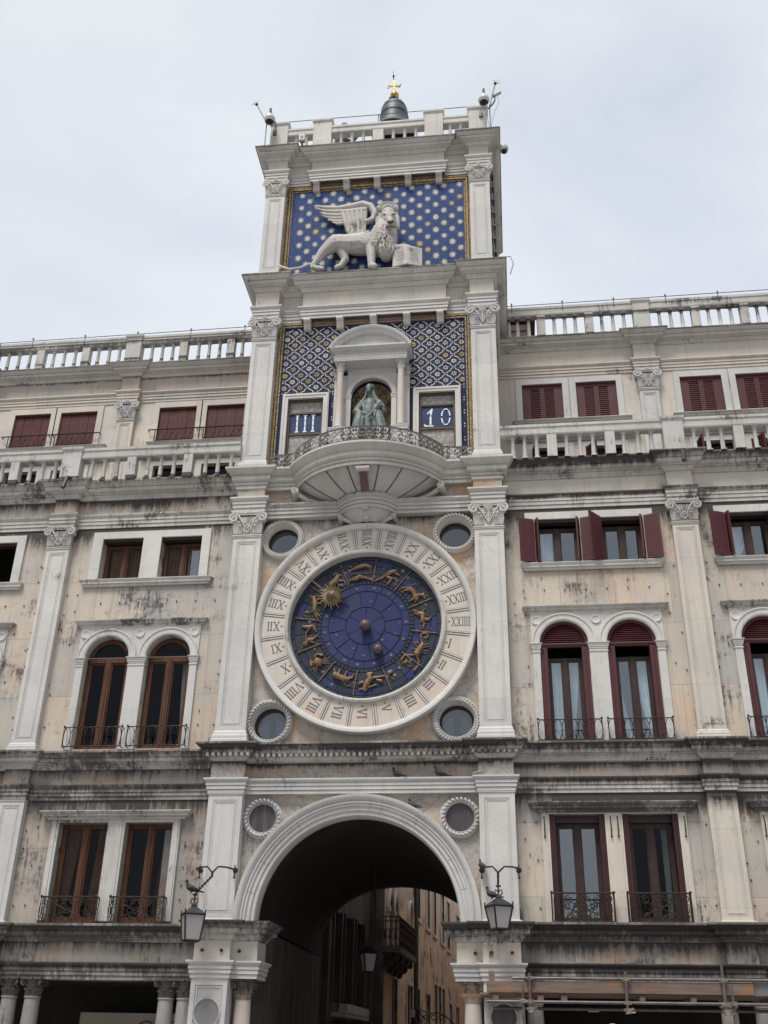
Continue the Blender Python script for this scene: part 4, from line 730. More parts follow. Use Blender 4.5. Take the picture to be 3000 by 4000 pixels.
lat.build('mosaic_lattice', ['mos_white', 'star_gold'], tower); fl.build('mosaic_flowers', ['mos_white', 'star_gold'], tower)
# door frames with turning number panels
for nm, (x0, x1), (pz0, pz1) in (('III', doorL, (5.08, 5.62)), ('10', doorR, (5.06, 5.67))):
    d = MB(); w_ = .135
    frame(d, x0-w_, x1+w_, ZB, 6.02+w_, w_, YB-.075, YB+.02, 0); frame(d, x0-w_+.02, x1+w_-.02, ZB, 6.02+w_-.02, .045, YB-.09, YB-.07, 0)
    dr = d.build('number_door', 'white', tower)
    q = MB(); frame(q, x0, x1, ZB, 6.02, .05, YB+.02, YB+.09, 0); q.box(x0+.05, x1-.05, YB+.03, YB+.08, pz1, pz1+.05).box(x0+.05, x1-.05, YB+.03, YB+.08, pz0-.05, pz0); q.build('rust_frame', 'rust', dr)
    MB().box(x0+.05, x1-.05, YB+.07, YB+.12, pz1+.05, 5.97).build('grey_panel', 'doorpanel', dr); MB().box(x0+.05, x1-.05, YB+.07, YB+.12, ZB, pz0-.05).build('grey_panel', 'doorpanel', dr)
    MB().box(x0+.05, x1-.05, YB+.065, YB+.12, pz0, pz1).build('blue_panel', 'bluepanel', dr)
    y0, y1 = YB+.050, YB+.066; zc = (pz0+pz1)/2
    if nm == 'III':
        for k in range(3):
            n_ = MB()
            xc = x0+.235+k*.195
            for zz in (0, .15, .30): n_.box(xc-.019, xc+.019, y0, y1, pz0+.075+zz, pz0+.075+zz+.13)
            n_.box(xc-.045, xc+.045, y0, y1, pz0+.035, pz0+.068).box(xc-.045, xc+.045, y0, y1, pz1-.048, pz1-.018).build('numeral', 'whitepaint', dr)
    else:
        xc = x0+.25; n_ = MB()
        n_.prism([(xc-.0, pz0+.09), (xc+.045, pz0+.09), (xc+.045, pz0+.33), (xc+.0, pz0+.31)], y0, y1)
        n_.prism([(xc+.01, pz0+.34), (xc+.05, pz0+.36), (xc+.075, pz0+.52), (xc+.06, pz0+.55), (xc-.07, pz0+.40), (xc-.05, pz0+.385), (xc+.015, pz0+.44)], y0, y1)
        n_.box(xc-.02, xc+.09, y0, y1, pz0+.035, pz0+.07); n_.prism([(xc-.03, pz0+.04), (xc-.03, pz0+.08), (xc-.09, pz0+.07), (xc-.115, pz0+.12), (xc-.14, pz0+.10), (xc-.11, pz0+.035)], y0, y1)
        n_.build('digit', 'whitepaint', dr); dr.children[-1]['label'] = 'white digit 1'; n_ = MB()
        xc = x0+.635
        for a0, a1 in ((8, 52), (60, 120), (128, 172), (188, 232), (240, 300), (308, 352)):
            P = [(xc+.115*math.cos(R(a)), zc-.01+.235*math.sin(R(a))) for a in [a0+(a1-a0)*i/6 for i in range(7)]]
            Q = [(xc+(.115-.022-.012*abs(math.cos(R(a))))*math.cos(R(a)), zc-.01+(.235-.028)*math.sin(R(a))) for a in [a1-(a1-a0)*i/6 for i in range(7)]]
            n_.prism(P+Q, y0, y1)
        n_.build('digit', 'whitepaint', dr); dr.children[-1]['label'] = 'white digit 0'
# aedicule
ae = MB(); ysl = .16
ae.holes(rect(-.60, .60, ZB, 6.76), [archpoly(0, .50, ZB+.001, 5.96, 24)], ysl, YB+.02)
for sx in (-1, 1):
    ae.box(min(sx*.60, sx*.92), max(sx*.60, sx*.92), .19, YB+.02, ZB, 6.60)
    a_, b_ = sorted((sx*.58, sx*.90)); ae.mould([(a_-.0, .15), (a_, -.22), (b_, -.22), (b_, .15)], cprof(4.66, 4.84, .05)); ae.box(a_+.002, b_-.002, -.218, .19, ZB, 4.82)
aed = ae.build('aedicule', 'white', tower)
ach = MB(); ach.lathe((0, 5.96), [(.50, ysl), (.50, ysl-.03), (.53, ysl-.04), (.57, ysl-.035), (.585, ysl-.05), (.605, ysl-.045), (.61, ysl)], 36, axis='y', a0=0, a1=PI)
for sx in (-1, 1): a_, b_ = sorted((sx*.49, sx*.61)); ach.box(a_, b_, ysl-.04, ysl, ZB, 5.86).mould([(a_, ysl), (a_, ysl-.04), (b_, ysl-.04), (b_, ysl)], aprof(5.86, 5.96, .025))
ach.build('niche_arch', 'white', aed)
for sx in (-1, 1):
    c = MB(); c.lathe((sx*.735, -.07), [(.125, 4.84), (.125, 4.88), (.105, 4.90), (.12, 4.93), (.095, 4.96), (.088, 4.98), (.09, 5.6), (.076, 6.50), (.085, 6.51), (.085, 6.53), (0, 6.53)], 20)
    c.build('column', 'column_pink', aed, smooth=True)
    put_col_capital(.076, .235, sx*.735, -.07, 6.525, 'white', aed)
    put_col_capital(.062, .235, sx*.86, .20, 6.525, 'white', aed)
pth = [(-.87, YB), (-.87, -.20), (.87, -.20), (.87, YB)]
en = MB(); en.mould(pth, aprof(6.76, 6.90, .03)).slab(pth, 6.762, 7.09); en.mould(pth, cprof(6.98, 7.10, .13)); en.build('entablature', 'white', aed)
# segmental pediment
hw, rise = 1.0, .60; Rr = (hw*hw+rise*rise)/(2*rise); zc = 7.10+rise-Rr; aa = math.degrees(math.asin(hw/Rr))
pd = MB(); oa = arcpts(0, zc, Rr, 90-aa, 90+aa, 30); ia = arcpts(0, zc, Rr-.10, 90-aa+3.5, 90+aa-3.5, 30); ib = arcpts(0, zc, Rr-.15, 90-aa+5.5, 90+aa-5.5, 30)
pd.prism(oa+[(-hw, 7.085), (hw, 7.085)], -.12, YB)
pd.lathe((0, zc), [(Rr-.13, -.12), (Rr-.13, -.20), (Rr-.10, -.24), (Rr-.06, -.25), (Rr-.05, -.30), (Rr+.0, -.33), (Rr+.02, -.33), (Rr+.02, YB)], 40, axis='y', a0=R(90-aa), a1=R(90+aa))
pd.mould([(-hw+.01, YB), (-hw+.14, -.19), (hw-.14, -.19), (hw-.01, YB)][1:3], [(0, 7.10), (.14, 7.10), (.14, 7.13), (.10, 7.15), (0, 7.17)])
pd.build('pediment', 'white', aed, smooth=True)
# niche interior (half-cylinder with half-dome) in patterned gold mosaic
nb = MB(); rn = .52; ns = 18; vs = []; hs = [ZB, 4.6, 5.3, 5.96]
rows = []
for z in hs: rows.append([(rn*math.cos(PI*i/ns), .30+.42*math.sin(PI*i/ns), z) for i in range(ns+1)])
for k in range(1, 9):
    t = k/8*PI/2; rows.append([(rn*math.cos(t)*math.cos(PI*i/ns), .30+.42*math.cos(t)*math.sin(PI*i/ns), 5.96+rn*math.sin(t)) for i in range(ns+1)])
for r_ in rows: vs += r_
nb.add(vs, [(j*(ns+1)+i, j*(ns+1)+i+1, (j+1)*(ns+1)+i+1, (j+1)*(ns+1)+i) for j in range(len(rows)-1) for i in range(ns)])
def damask():
    n = N('brown_gold_damask_mosaic'); v = n.noise(1, 3, .6, n.map((13, 13, 7)), 1.2); v = n.math('ABSOLUTE', n.math('SUBTRACT', v, .5))
    c = n.mix(n.mr(v, .015, .045, 1, 0), (.11, .065, .05), (.62, .50, .28)); return n.fin(c, .4)
M['damask'] = damask()
nb.build('niche', 'damask', aed, smooth=True)

# ---------------- lion storey
MB().holes(rect(-PIN[0], PIN[0], 9.5, 13.09), [], YB, .5).build('star_mosaic', 'mos_blue', tower)
fr = MB()
for x0, w_, dy, mi in ((0, .04, .05, 0), (.04, .025, .03, 2), (.065, .045, .05, 1), (.11, .02, .03, 2), (.13, .035, .02, 0)):
    frame(fr, -PIN[0]+x0, PIN[0]-x0, 9.55, 13.02-x0, w_, YB-dy, YB, mi)
fr.build('gold_border', ['mos_gold', 'mos_goldlite', 'mos_brown'], tower)
st = MB()
for i in range(-10, 12):
    for j in range(0, 9):
        x = -.14+i*.215; z = 9.85+j*.445+(.2225 if i % 2 else 0)
        if abs(x) > 2.26 or z > 12.78 or z < 9.7: continue
        mi = 1 if random.random() < .09 else 0; P = []
        rr_ = random.uniform(.100, .124); a0 = random.random()*.3
        for q in range(16): a = 2*PI*q/16+a0; r_ = rr_ if q % 2 == 0 else rr_*.46; P.append((x+r_*.92*math.cos(a), YB-.005, z+r_*1.08*math.sin(a)))
        st.add([(x, YB-.007, z)]+P, [(0, q+1, (q+1) % 16+1) for q in range(16)], mi)
st.build('mosaic_stars', ['mos_white', 'star_gold'], tower)

# ---------------- top balustrade
BAL = {}
def baluster_mb(h, r):
    m = MB(); m.box(-r*1.25, r*1.25, -r*1.25, r*1.25, 0, h*.06).box(-r*1.3, r*1.3, -r*1.3, r*1.3, h*.95, h)
    m.lathe((0, 0), [(r*1.15, h*.06), (r*1.15, h*.10), (r*.95, h*.12), (r*.98, h*.3), (r*.78, h*.80), (r*.95, h*.83), (r*.80, h*.86), (r*1.15, h*.92), (r*1.15, h*.95)], 12)
    return m
def put_baluster(x, y, z, h, mat, parent, r=.052):
    k = (round(h, 2), mat)
    if k not in BAL: BAL[k] = baluster_mb(h, r).build('baluster', mat, None, smooth=True); c = BAL[k]
    else: c = BAL[k].copy(); COL.objects.link(c)
    c.location = (x, y, z); c.parent = parent; c.matrix_parent_inverse = parent.matrix_world.inverted(); return c
def post(x0, x1, y0, y1, z0, z1, mat, parent, name='pedestal', cap=True):
    m = MB(); m.box(x0, x1, y0, y1, z0, z1-(.09 if cap else 0))
    if cap: m.mould([(x0, y1), (x0, y0), (x1, y0), (x1, y1)], [(0, z1-.13), (.012, z1-.12), (.012, z1-.10), (.035, z1-.07), (.04, z1-.01), (0, z1)]).box(x0, x1, y0, y1, z1-.0899, z1-.001)
    return m.build(name, mat, parent, bevel=.006)
def rail(x0, x1, y0, y1, z0, z1, mat, parent):
    m = MB(); m.mould([(x0, y0), (x1, y0)], [(0, z0), (.0, z0), (.012, z0+.03), (.012, z0+(z1-z0)*.62), (.035, z0+(z1-z0)*.72), (.035, z1-.01), (0, z1)]).box(x0, x1, y0-.001, y1, z0, z1-.002)
    return m.build('rail', mat, parent)
ty0, ty1 = -.05, .22; tz = 14.14
for x0, x1 in ((-3.05, -2.55), (-1.82, -1.30), (1.31, 1.82), (2.53, 3.03)): post(x0, x1, ty0-.03, ty1, tz, 15.27, 'top_cornice', tower)
post(-.14, .16, ty0+.02, ty1, tz, 14.80, 'top_cornice', tower, 'pillar', cap=False)
for x0, x1 in ((-2.55, -1.82), (-1.30, 1.31), (1.82, 2.53)): rail(x0, x1, ty0+.02, ty1-.02, 14.76, 15.02, 'top_cornice', tower)
for x in (-2.32, -2.03, -1.04, -.73, -.41, .43, .75, 1.06, 2.01, 2.30): put_baluster(x, .06, tz, .63, 'white', tower)
MB().box(-2.6, 2.6, .3, 4.4, 14.06, 14.16).build('roof_terrace', 'paving', tower)
# engraved frieze line
def text_obj(body, size, loc, mat, parent, name='lettering', depth=.004, align='CENTER', space=1.0, rx=90, rz=0):
    cu = bpy.data.curves.new(name, 'FONT'); cu.body = body; cu.size = size; cu.extrude = depth/2; cu.align_x = align; cu.space_character = space
    t = bpy.data.objects.new(name, cu); COL.objects.link(t); bpy.context.view_layer.update()
    me = bpy.data.meshes.new_from_object(t.evaluated_get(bpy.context.evaluated_depsgraph_get())); bpy.data.objects.remove(t); bpy.data.curves.remove(cu)
    me.materials.clear(); me.materials.append(M[mat]); o = bpy.data.objects.new(name, me); COL.objects.link(o)
    o.location = loc; o.rotation_euler = (R(rx), 0, R(rz)); me.name = name
    if parent is not None:
        o.parent = parent; o.matrix_parent_inverse = parent.matrix_world.inverted()
    return o
text_obj('IO·PAVL·ET·IO·CAROL·FIL·RAINER·OPVS·MCDXCIX', .145, (0.02, YB-.003, -3.06), 'inkfaint', tower, 'inscription', space=1.18)

# ================================================================ astronomical clock
CZ = .07
clock = empty('astronomical_clock', (0, .2, CZ-2.38), 'huge round clock with marble hour ring and blue zodiac dial above the arch', 'clock')
pr = [(1.64, .235), (1.66, .10), (1.70, .03), (1.735, .03), (1.75, .055), (1.75, .115), (2.255, .115), (2.26, .06), (2.28, .03), (2.33, .01), (2.37, .01), (2.39, .04), (2.39, YB)]
MB().lathe((0, CZ), [(1.745, YB), (1.745, .11), (2.262, .11)], 120, axis='y').build('hour_ring', 'hour', clock, smooth=True); hr = clock.children[-1]
MB().lathe((0, CZ), [(2.25, .13), (2.255, .06), (2.28, .03), (2.33, .01), (2.37, .01), (2.39, .04), (2.39, YB)], 120, axis='y').build('outer_rim', 'white', clock, smooth=True)
MB().lathe((0, CZ), [(1.63, .26), (1.635, .12), (1.66, .04), (1.70, .03), (1.74, .05), (1.75, .13)], 120, axis='y').build('inner_rim', 'white_dirty', clock, smooth=True)
dv = MB()
for k in range(24):
    a = R(7.5+15*k); c, s_ = math.cos(a), math.sin(a)
    for off, hw_, mi in ((-.026, .012, 0), (.026, .012, 0), (0, .006, 1), (-.045, .004, 1), (.045, .004, 1)):
        P = []
        for r_, q in ((1.77, -1), (2.245, -1), (2.245, 1), (1.77, 1)): P.append((c*r_-s_*(off+q*hw_), s_*r_+c*(off+q*hw_)+CZ))
        dv.prism(P, .096 if mi == 0 else .106, .112, mi)
dv.build('hour_dividers', ['white', 'ink'], hr)
def numeral(s, ang):
    m = MB(); h = .20; sc = 1.0; W = {'I': .058, 'V': .155, 'X': .155}
    tot = sum(W[c] for c in s)+.006*(len(s)-1); x = 1.845
    if tot > .40: sc = .40/tot
    c_, s_ = math.cos(R(ang)), math.sin(R(ang))
    def stroke(pts):
        P = []
        for u, v_ in pts: rr = x+u*sc; P.append((c_*rr-s_*(v_-h/2), s_*rr+c_*(v_-h/2)+CZ))
        m.prism(P, .103, .112)
    for ch in s:
        if ch == 'I': stroke([(.018, 0), (.040, 0), (.040, h), (.018, h)]); stroke([(.006, 0), (.052, 0), (.052, .008), (.006, .008)]); stroke([(.006, h-.008), (.052, h-.008), (.052, h), (.006, h)])
        if ch == 'V': stroke([(.014, h), (.038, h), (.083, 0), (.068, 0)]); stroke([(.125, h), (.137, h), (.080, 0), (.072, 0)]); stroke([(0, h-.008), (.052, h-.008), (.052, h), (0, h)]); stroke([(.108, h-.008), (.152, h-.008), (.152, h), (.108, h)])
        if ch == 'X': stroke([(.014, h), (.040, h), (.138, 0), (.112, 0)]); stroke([(.118, h), (.130, h), (.030, 0), (.018, 0)]); stroke([(0, h-.008), (.052, h-.008), (.052, h), (0, h)]); stroke([(.10, h-.008), (.148, h-.008), (.148, h), (.10, h)]); stroke([(0, 0), (.05, 0), (.05, .008), (0, .008)]); stroke([(.10, 0), (.15, 0), (.15, .008), (.10, .008)])
        x += (W[ch]+.006)*sc
    # small four-pointed star on the dial side
    P = []
    for q in range(8): a = q*PI/4+R(ang); r_ = .030 if q % 2 == 0 else .010; P.append((c_*1.805+r_*math.cos(a), s_*1.805+r_*math.sin(a)+CZ))
    m.prism(P, .103, .112)
    o = m.build('numeral', 'ink', hr); o['label'] = 'carved numeral '+s; return o
for k, s_ in enumerate('I II III IIII V VI VII VIII VIIII X XI XII XIII XIIII XV XVI XVII XVIII XVIIII XX XXI XXII XXIII XXIIII'.split()): numeral(s_, -15*(k+1))
# dial: tiled enamel sectors
di = MB(); rnd = random.Random(5); YD = .225
def sector(r0, r1, a0, a1, y, mi, n=5):
    P = [(r1*math.cos(R(a0+(a1-a0)*i/n)), r1*math.sin(R(a0+(a1-a0)*i/n))+CZ) for i in range(n+1)]+[(r0*math.cos(R(a1-(a1-a0)*i/n)), r0*math.sin(R(a1-(a1-a0)*i/n))+CZ) for i in range(n+1)]
    di.prism(P, y, y+.03, mi)
di.lathe((0, CZ), [(0, YD+.012), (1.66, YD+.012)], 90, mi=4, axis='y')
g_ = .35
for k in range(12):
    a0 = -8+30*k
    for q in range(2):
        for (r0, r1) in ((1.06, 1.22), (1.225, 1.40), (1.405, 1.545)):
            sector(r0+.004, r1-.004, a0+15*q+g_, a0+15*q+15-g_, YD+rnd.uniform(-.004, .004), rnd.choice((1, 1, 1, 3, 3, 2, 0)))
for k in range(36): sector(1.555, 1.635, 10*k+.3, 10*k+9.7, YD-.006, rnd.choice((3, 3, 1)), 2)
for k in range(72): sector(.975, 1.045, 5*k+.6, 5*k+4.4, YD-.006, rnd.choice((3, 3, 1)), 1)
for k in range(16): sector(.81, .955, 22.5*k+g_*1.4, 22.5*k+22.5-g_*1.4, YD+.002, rnd.choice((0, 0, 2)))
for k in range(12): sector(.435, .785, 11+30*k+1.0, 11+30*k+29.0, YD, rnd.choice((0, 2, 2, 0, 1) if k in (4, 9) else (0, 2, 2, 0)), 8)
for k in range(6): sector(.0, .415, 28+60*k+1.2, 28+60*k+58.8, YD-.004, rnd.choice((2, 0)), 10)
dial = di.build('zodiac_dial', ['en1', 'en2', 'en3', 'en4', 'groove'], clock)
sp_ = MB()
for k in range(12):
    a = R(-8+30*k); c, s_ = math.cos(a), math.sin(a)
    sp_.tube([(1.02*c, YD-.015, 1.02*s_+CZ), (1.56*c, YD-.015, 1.56*s_+CZ)], .012, 6)
    for q in range(12): r_ = 1.04+.045*q; sp_.ball((r_*c, YD-.02, r_*s_+CZ), .017, 6)
sp_.build('sector_divider', 'zgold', dial)
ss = MB()
def sstar(x, z, r_, y=YD-.008):
    P = [(x, y-.008, z)]; a0 = rnd.random()
    for q in range(16): a = 2*PI*q/16+a0; rr = r_ if q % 2 == 0 else r_*.3; P.append((x+rr*math.cos(a), y, z+rr*math.sin(a)))
    ss.add(P, [(0, q+1, (q+1) % 16+1) for q in range(16)])
for k in range(14): a = 2*PI*(k+rnd.random()*.4)/14; sstar(.88*math.cos(a), .88*math.sin(a)+CZ, rnd.uniform(.035, .05))
for k in range(15): a = 2*PI*(k+rnd.random()*.5)/15; r_ = rnd.uniform(.5, .74); sstar(r_*math.cos(a), r_*math.sin(a)+CZ, rnd.uniform(.025, .042))
for k in range(46): a = 2*PI*(k+rnd.random()*.5)/46; r_ = rnd.uniform(1.1, 1.5); sstar(r_*math.cos(a), r_*math.sin(a)+CZ, rnd.uniform(.036, .06))
ss.build('small_stars', 'star_small', dial)
for k, v_ in FIG['zod'].items():
    limbs = [[(p[0], YD-.015-p[3]*.25, p[2]+.0, p[3]) for p in l] for l in v_]
    o = sculpt('zodiac_relief', limbs, 'zgold', dial, voxel=.0085, smooth=1, zs=1.10, rs=(.80 if 'crab' in k else .87)); o['label'] = 'gilded '+k
sun = MB(); sx_, sz_ = -.735, .735; ysn = .10
for q in range(24):
    a = 2*PI*q/24; r1 = .33 if q % 2 == 0 else .26; c, s_ = math.cos(a), math.sin(a)
    pts = [(sx_+c*r_-s_*.012*math.sin(r_*50), ysn+.01, sz_+s_*r_+c*.012*math.sin(r_*50)) for r_ in (.12, .17, .22, r1-.02, r1)]
    sun.tube(pts, [.024, .022, .018, .010, .003], 5)
sun.lathe((sx_, sz_), [(0, ysn-.06), (.07, ysn-.055), (.115, ysn-.03), (.135, ysn), (.16, ysn-.005), (.165, ysn+.02), (.13, ysn+.03)], 28, axis='y')
d_ = Vector((-1.50-sx_, 1.36-sz_)).normalized()
sun.tube([(sx_+d_.x*.2, ysn+.02, sz_+d_.y*.2), (-1.50, .06, 1.36)], [.022, .008], 6)
sn = sun.build('sun_hand', 'sungold', clock, smooth=True)
fc = MB(); fc.lathe((sx_, sz_), [(0, ysn-.075), (.05, ysn-.068), (.09, ysn-.045), (.105, ysn-.02)], 20, axis='y')
fc.ball((sx_, ysn-.085, sz_-.008), .018, 8, sc=(.8, 1, 1.6))
for q in (-1, 1): fc.ball((sx_+q*.036, ysn-.075, sz_+.025), .014, 7, sc=(1.3, .6, .7)); fc.ball((sx_+q*.05, ysn-.065, sz_-.02), .022, 7)
fc.ball((sx_, ysn-.075, sz_-.05), .022, 7, sc=(1.2, .5, .4)); fc.build('sun_face', 'ball', sn, smooth=True)
MB().ball((.015, .10, .03), .125, 24).build('earth_ball', 'ball', clock, smooth=True)
MB().ball((.29, .13, -.50), .108, 22).build('moon_ball', 'ball', clock, smooth=True)

# ================================================================ lion
lion = empty('winged_lion_statue', (0, 0, 9.6), 'carved white stone winged lion walking on the ledge before the starry mosaic', 'statue')
def lim(ls, s=1.0): return [[(p[0], p[1]-.02, p[2]-.0, p[3]*s) for p in l] for l in ls]
def yb(ls): # y offsets are stored in the y slot
    return ls
body = [[(p[0], .02+p[1], p[2], p[3]) for p in l] for l in FIG['lion']['body']]
rl = random.Random(11); curls = []
for k in range(120):
    u, v_ = rl.random(), rl.random(); x = -.10+.66*u; z = 10.22+1.05*v_; L_ = rl.uniform(.22, .36); y0 = -.385+abs(u-.6)*.42-.03*math.sin(v_*3); ph = rl.uniform(0, 6)
    if x > .12 and z > 10.95: continue
    if z < 10.45 and x < .12: continue
    if z > 10.80+(x+.10)*1.5: continue
    curls.append([(x+.020*math.sin(ph+t*8)-.05*t*(1 if x < .2 else -1)*.5, y0-.012*math.sin(t*3.1), z-L_*t, .0165*(1-.5*t)) for t in (0, .2, .4, .6, .8, 1)])
for k in range(16):
    a = .15+2.85*k/15; r_ = .20; x, z = .345+r_*1.0*math.cos(a), 11.50+r_*1.25*math.sin(a)
    curls.append([(x, -.24, z, .022), (x+.02*math.cos(a), -.27, z+.02, .020), (x+.04*math.cos(a), -.22, z-.04, .012)])
for k in range(36):
    x = -.30+.34*rl.random(); z = 10.42+.30*rl.random()+.6*(x+.30); ph = rl.uniform(0, 6)
    curls.append([(x+.016*math.sin(ph+t*7), -.27+.02*t, z-.20*t, .018*(1-.5*t)) for t in (0, .25, .5, .75, 1)])
lb = sculpt('body', body+[[c for c in l] for l in curls], 'statue', lion, voxel=.013, smooth=2, zs=1.17, rs=1.02)
wing = [[(p[0], .10+p[1], p[2], p[3]*.95) for p in l] for l in FIG['lion']['wing']]
sculpt('wing', wing, 'statue', lion, voxel=.011, smooth=1, zs=1.22)
fm = MB()
for l in FIG['lion']['marks']:
    if len(l) == 1: fm.ball((l[0][0], l[0][1]+.01, l[0][2]), l[0][3], 10, sc=(1.5, .6, .8))
    else: fm.tube([(p[0], p[1]+.01, p[2]) for p in l], [p[3] for p in l], 6)
fm.build('face_marks', 'soffit', lb, smooth=True); lb.children[-1]['label'] = 'dark eyes, nose and mouth'
bk = MB(); bz0, bz1 = 9.60, 10.22
for (xa, ya, xb, yb_) in ((.50, -.20, .87, -.30), (.87, -.30, 1.25, -.16)):
    d = Vector((xb-xa, yb_-ya, 0)); n_ = Vector((d.y, -d.x, 0)).normalized()*.04
    for off, s_, zz in ((0, 1, 0), (.045, .98, .015)):
        P = [(xa, ya+off, bz0+zz), (xb, yb_+off, bz0+zz), (xb, yb_+off, bz1-zz-(.0 if xb < 1 else .03)), (xa, ya+off, bz1-zz)]
        bk.add(P+[(p[0], p[1]+.05, p[2]) for p in P], [(0,1,2,3),(7,6,5,4),(0,4,5,1),(1,5,6,2),(2,6,7,3),(3,7,4,0)])
book = bk.build('book', 'white', lion, bevel=.012)
for ln, xx, ang in (('PAX\nTIBI\nMAR\nCE', .70, -15), ('EVAN\nGELI\nSTA\nMEVS', 1.06, 20)):
    t = text_obj(ln, .115, (xx, -.30 if xx < .87 else -.265, 10.06), 'inkfaint', book, 'book_lettering', rz=ang)

# ================================================================ Madonna
mad = empty('seated_woman_and_child_statue', (0, .1, 4.6), 'green bronze seated woman holding a child in the niche above the balcony', 'statue')
wm = [[(p[0], .12+p[1]*1.1, p[2], p[3]) for p in l] for l in FIG['mad']['woman']]
wm += [[(-.35, .12, 4.95, .12), (-.33, .10, 4.62, .12)], [(0, .1, 4.95, .17), (0, .1, 4.6, .17)], [(.30, .12, 4.95, .12), (.30, .1, 4.62, .12)]]
sculpt('woman', wm, 'verdigris', mad, voxel=.010, smooth=6, zs=1.12)
sculpt('child', [[(p[0], .10+p[1]*1.1, p[2], p[3]) for p in l] for l in FIG['mad']['child']], 'verdigris', mad, voxel=.009, smooth=1, zs=1.12)
MB().box(-.45, .45, -.05, .6, ZB, 4.62).build('plinth', 'white', mad)

# ================================================================ balcony railing
br = MB(); Bq = bow(1.80, 1.16, 60, .06)
path = [(-2.36, -.02), (-2.0, -.02)]+Bq[2:-2]+[(2.0, -.02), (2.36, -.02)]
br.tube([(x, y, 3.95) for x, y in path], .018, 5); br.tube([(x, y, 4.27) for x, y in path], .022, 5); br.tube([(x, y, 4.30) for x, y in path], .012, 5)
L_ = [0]
for a, b in zip(path, path[1:]): L_.append(L_[-1]+math.dist(a, b))
def at(s_):
    for i in range(len(path)-1):
        if L_[i+1] >= s_: t = (s_-L_[i])/(L_[i+1]-L_[i]); a, b = path[i], path[i+1]; d = Vector((b[0]-a[0], b[1]-a[1])).normalized(); return (a[0]+(b[0]-a[0])*t, a[1]+(b[1]-a[1])*t), d
    return path[-1], Vector((1, 0))
n_ = 68
for k in range(n_):
    s0 = L_[-1]*(k+.5)/n_; (x, y), d = at(s0); white = 1 if rl.random() < (.8 if .45 < abs(x) < 1.2 else .3) else 0
    def pt(u, z, o=0): return (x+d.x*u+d.y*o, y+d.y*u-d.x*o, z)
    s_ = 1 if k % 2 else -1
    br.tube([pt(-.03*s_, 3.97), pt(.03*s_, 4.03, .01), pt(.035*s_, 4.09, .01), pt(-.01*s_, 4.13, .01), pt(-.035*s_, 4.18, .01), pt(-.02*s_, 4.24, .01), pt(.02*s_, 4.25, .01), pt(.03*s_, 4.21, .01)], .016, 5, mi=white)
    for (u, z) in ((.0, 4.02), (.035*s_, 4.12), (-.035*s_, 4.20), (-.04*s_, 4.05)): br.ball(pt(u, z, .012), .029, 6, mi=white, sc=(1, 1, 1.5))
    if k % 4 == 0: br.tube([pt(.055, 3.95), pt(.055, 4.28)], .012, 5)
br.build('balcony_railing', ['lead', 'lead_white'], tower, smooth=True)
# ================================================================ wings
YW, YP, YU = .30, .15, 2.5
def casement(parent, x0, x1, z0, z1, Y, mat, gmat, curtain=None, two=True, arch=False, transom=None, bars=.05, cmat='curtain'):
    """one glazed opening: frame > glass, curtain hang behind"""
    m = MB(); fw_ = bars; cx = (x0+x1)/2; top = z1
    m.box(x0, x0+fw_, Y, Y+.06, z0, z1).box(x1-fw_, x1, Y, Y+.06, z0, z1).box(x0+fw_, x1-fw_, Y+.001, Y+.06, z0, z0+fw_*1.4).box(x0+fw_, x1-fw_, Y+.001, Y+.06, z1-fw_, z1)
    if two:
        m.box(cx-fw_*.95, cx+fw_*.95, Y-.018, Y+.06, z0+.003, z1-.003).box(cx-.012, cx+.012, Y-.03, Y-.012, z0+.02, z1-.02)
        for a, b in ((x0+fw_, cx-fw_*.95), (cx+fw_*.95, x1-fw_)):
            m.holes(rect(a, b, z0+fw_*1.4, z1-fw_), [rect(a+.03, b-.03, z0+fw_*1.4+.04, z1-fw_-.03)], Y+.012, Y+.045)
    if arch:
        r = (x1-x0)/2; m.lathe((cx, z1), [(r-fw_*1.2, Y+.06), (r-fw_*1.2, Y), (r, Y), (r, Y+.06)], 24, axis='y', a0=0, a1=PI); m.box(x0, x1, Y-.02, Y+.07, z1-.055, z1+.055)
    o = m.build('window_frame', mat, parent)
    g_ = MB(); g_.add([(x0+.02, Y+.03, z0+.02), (x1-.02, Y+.03, z0+.02), (x1-.02, Y+.03, z1-.02), (x0+.02, Y+.03, z1-.02)], [(0, 1, 2, 3)])
    if arch: r = (x1-x0)/2-.02; g_.add([(cx, Y+.03, z1)]+[(cx+r*math.cos(PI*i/20), Y+.03, z1+r*math.sin(PI*i/20)) for i in range(21)], [(0, i+1, i+2) for i in range(20)])
    g_.build('glass', gmat, parent)
    if curtain:
        c = MB()
        for (xa, xb, xc, xd) in curtain:   # top-left, top-right, bottom-left, bottom-right
            n_ = 26; vs = []
            for j in range(9):
                t = j/8; e_ = t**1.6
                for i in range(n_+1):
                    u = i/n_; xt = xa+(xb-xa)*u; xb_ = xc+(xd-xc)*u; vs.append((xt*(1-e_)+xb_*e_, Y+.16+.022*math.sin(u*n_*1.25+t*1.2), z1-(z1-z0)*t))
            c.add(vs, [(j*(n_+1)+i, j*(n_+1)+i+1, (j+1)*(n_+1)+i+1, (j+1)*(n_+1)+i) for j in range(8) for i in range(n_)])
        c.build('curtain', cmat, parent, smooth=True)
    return o
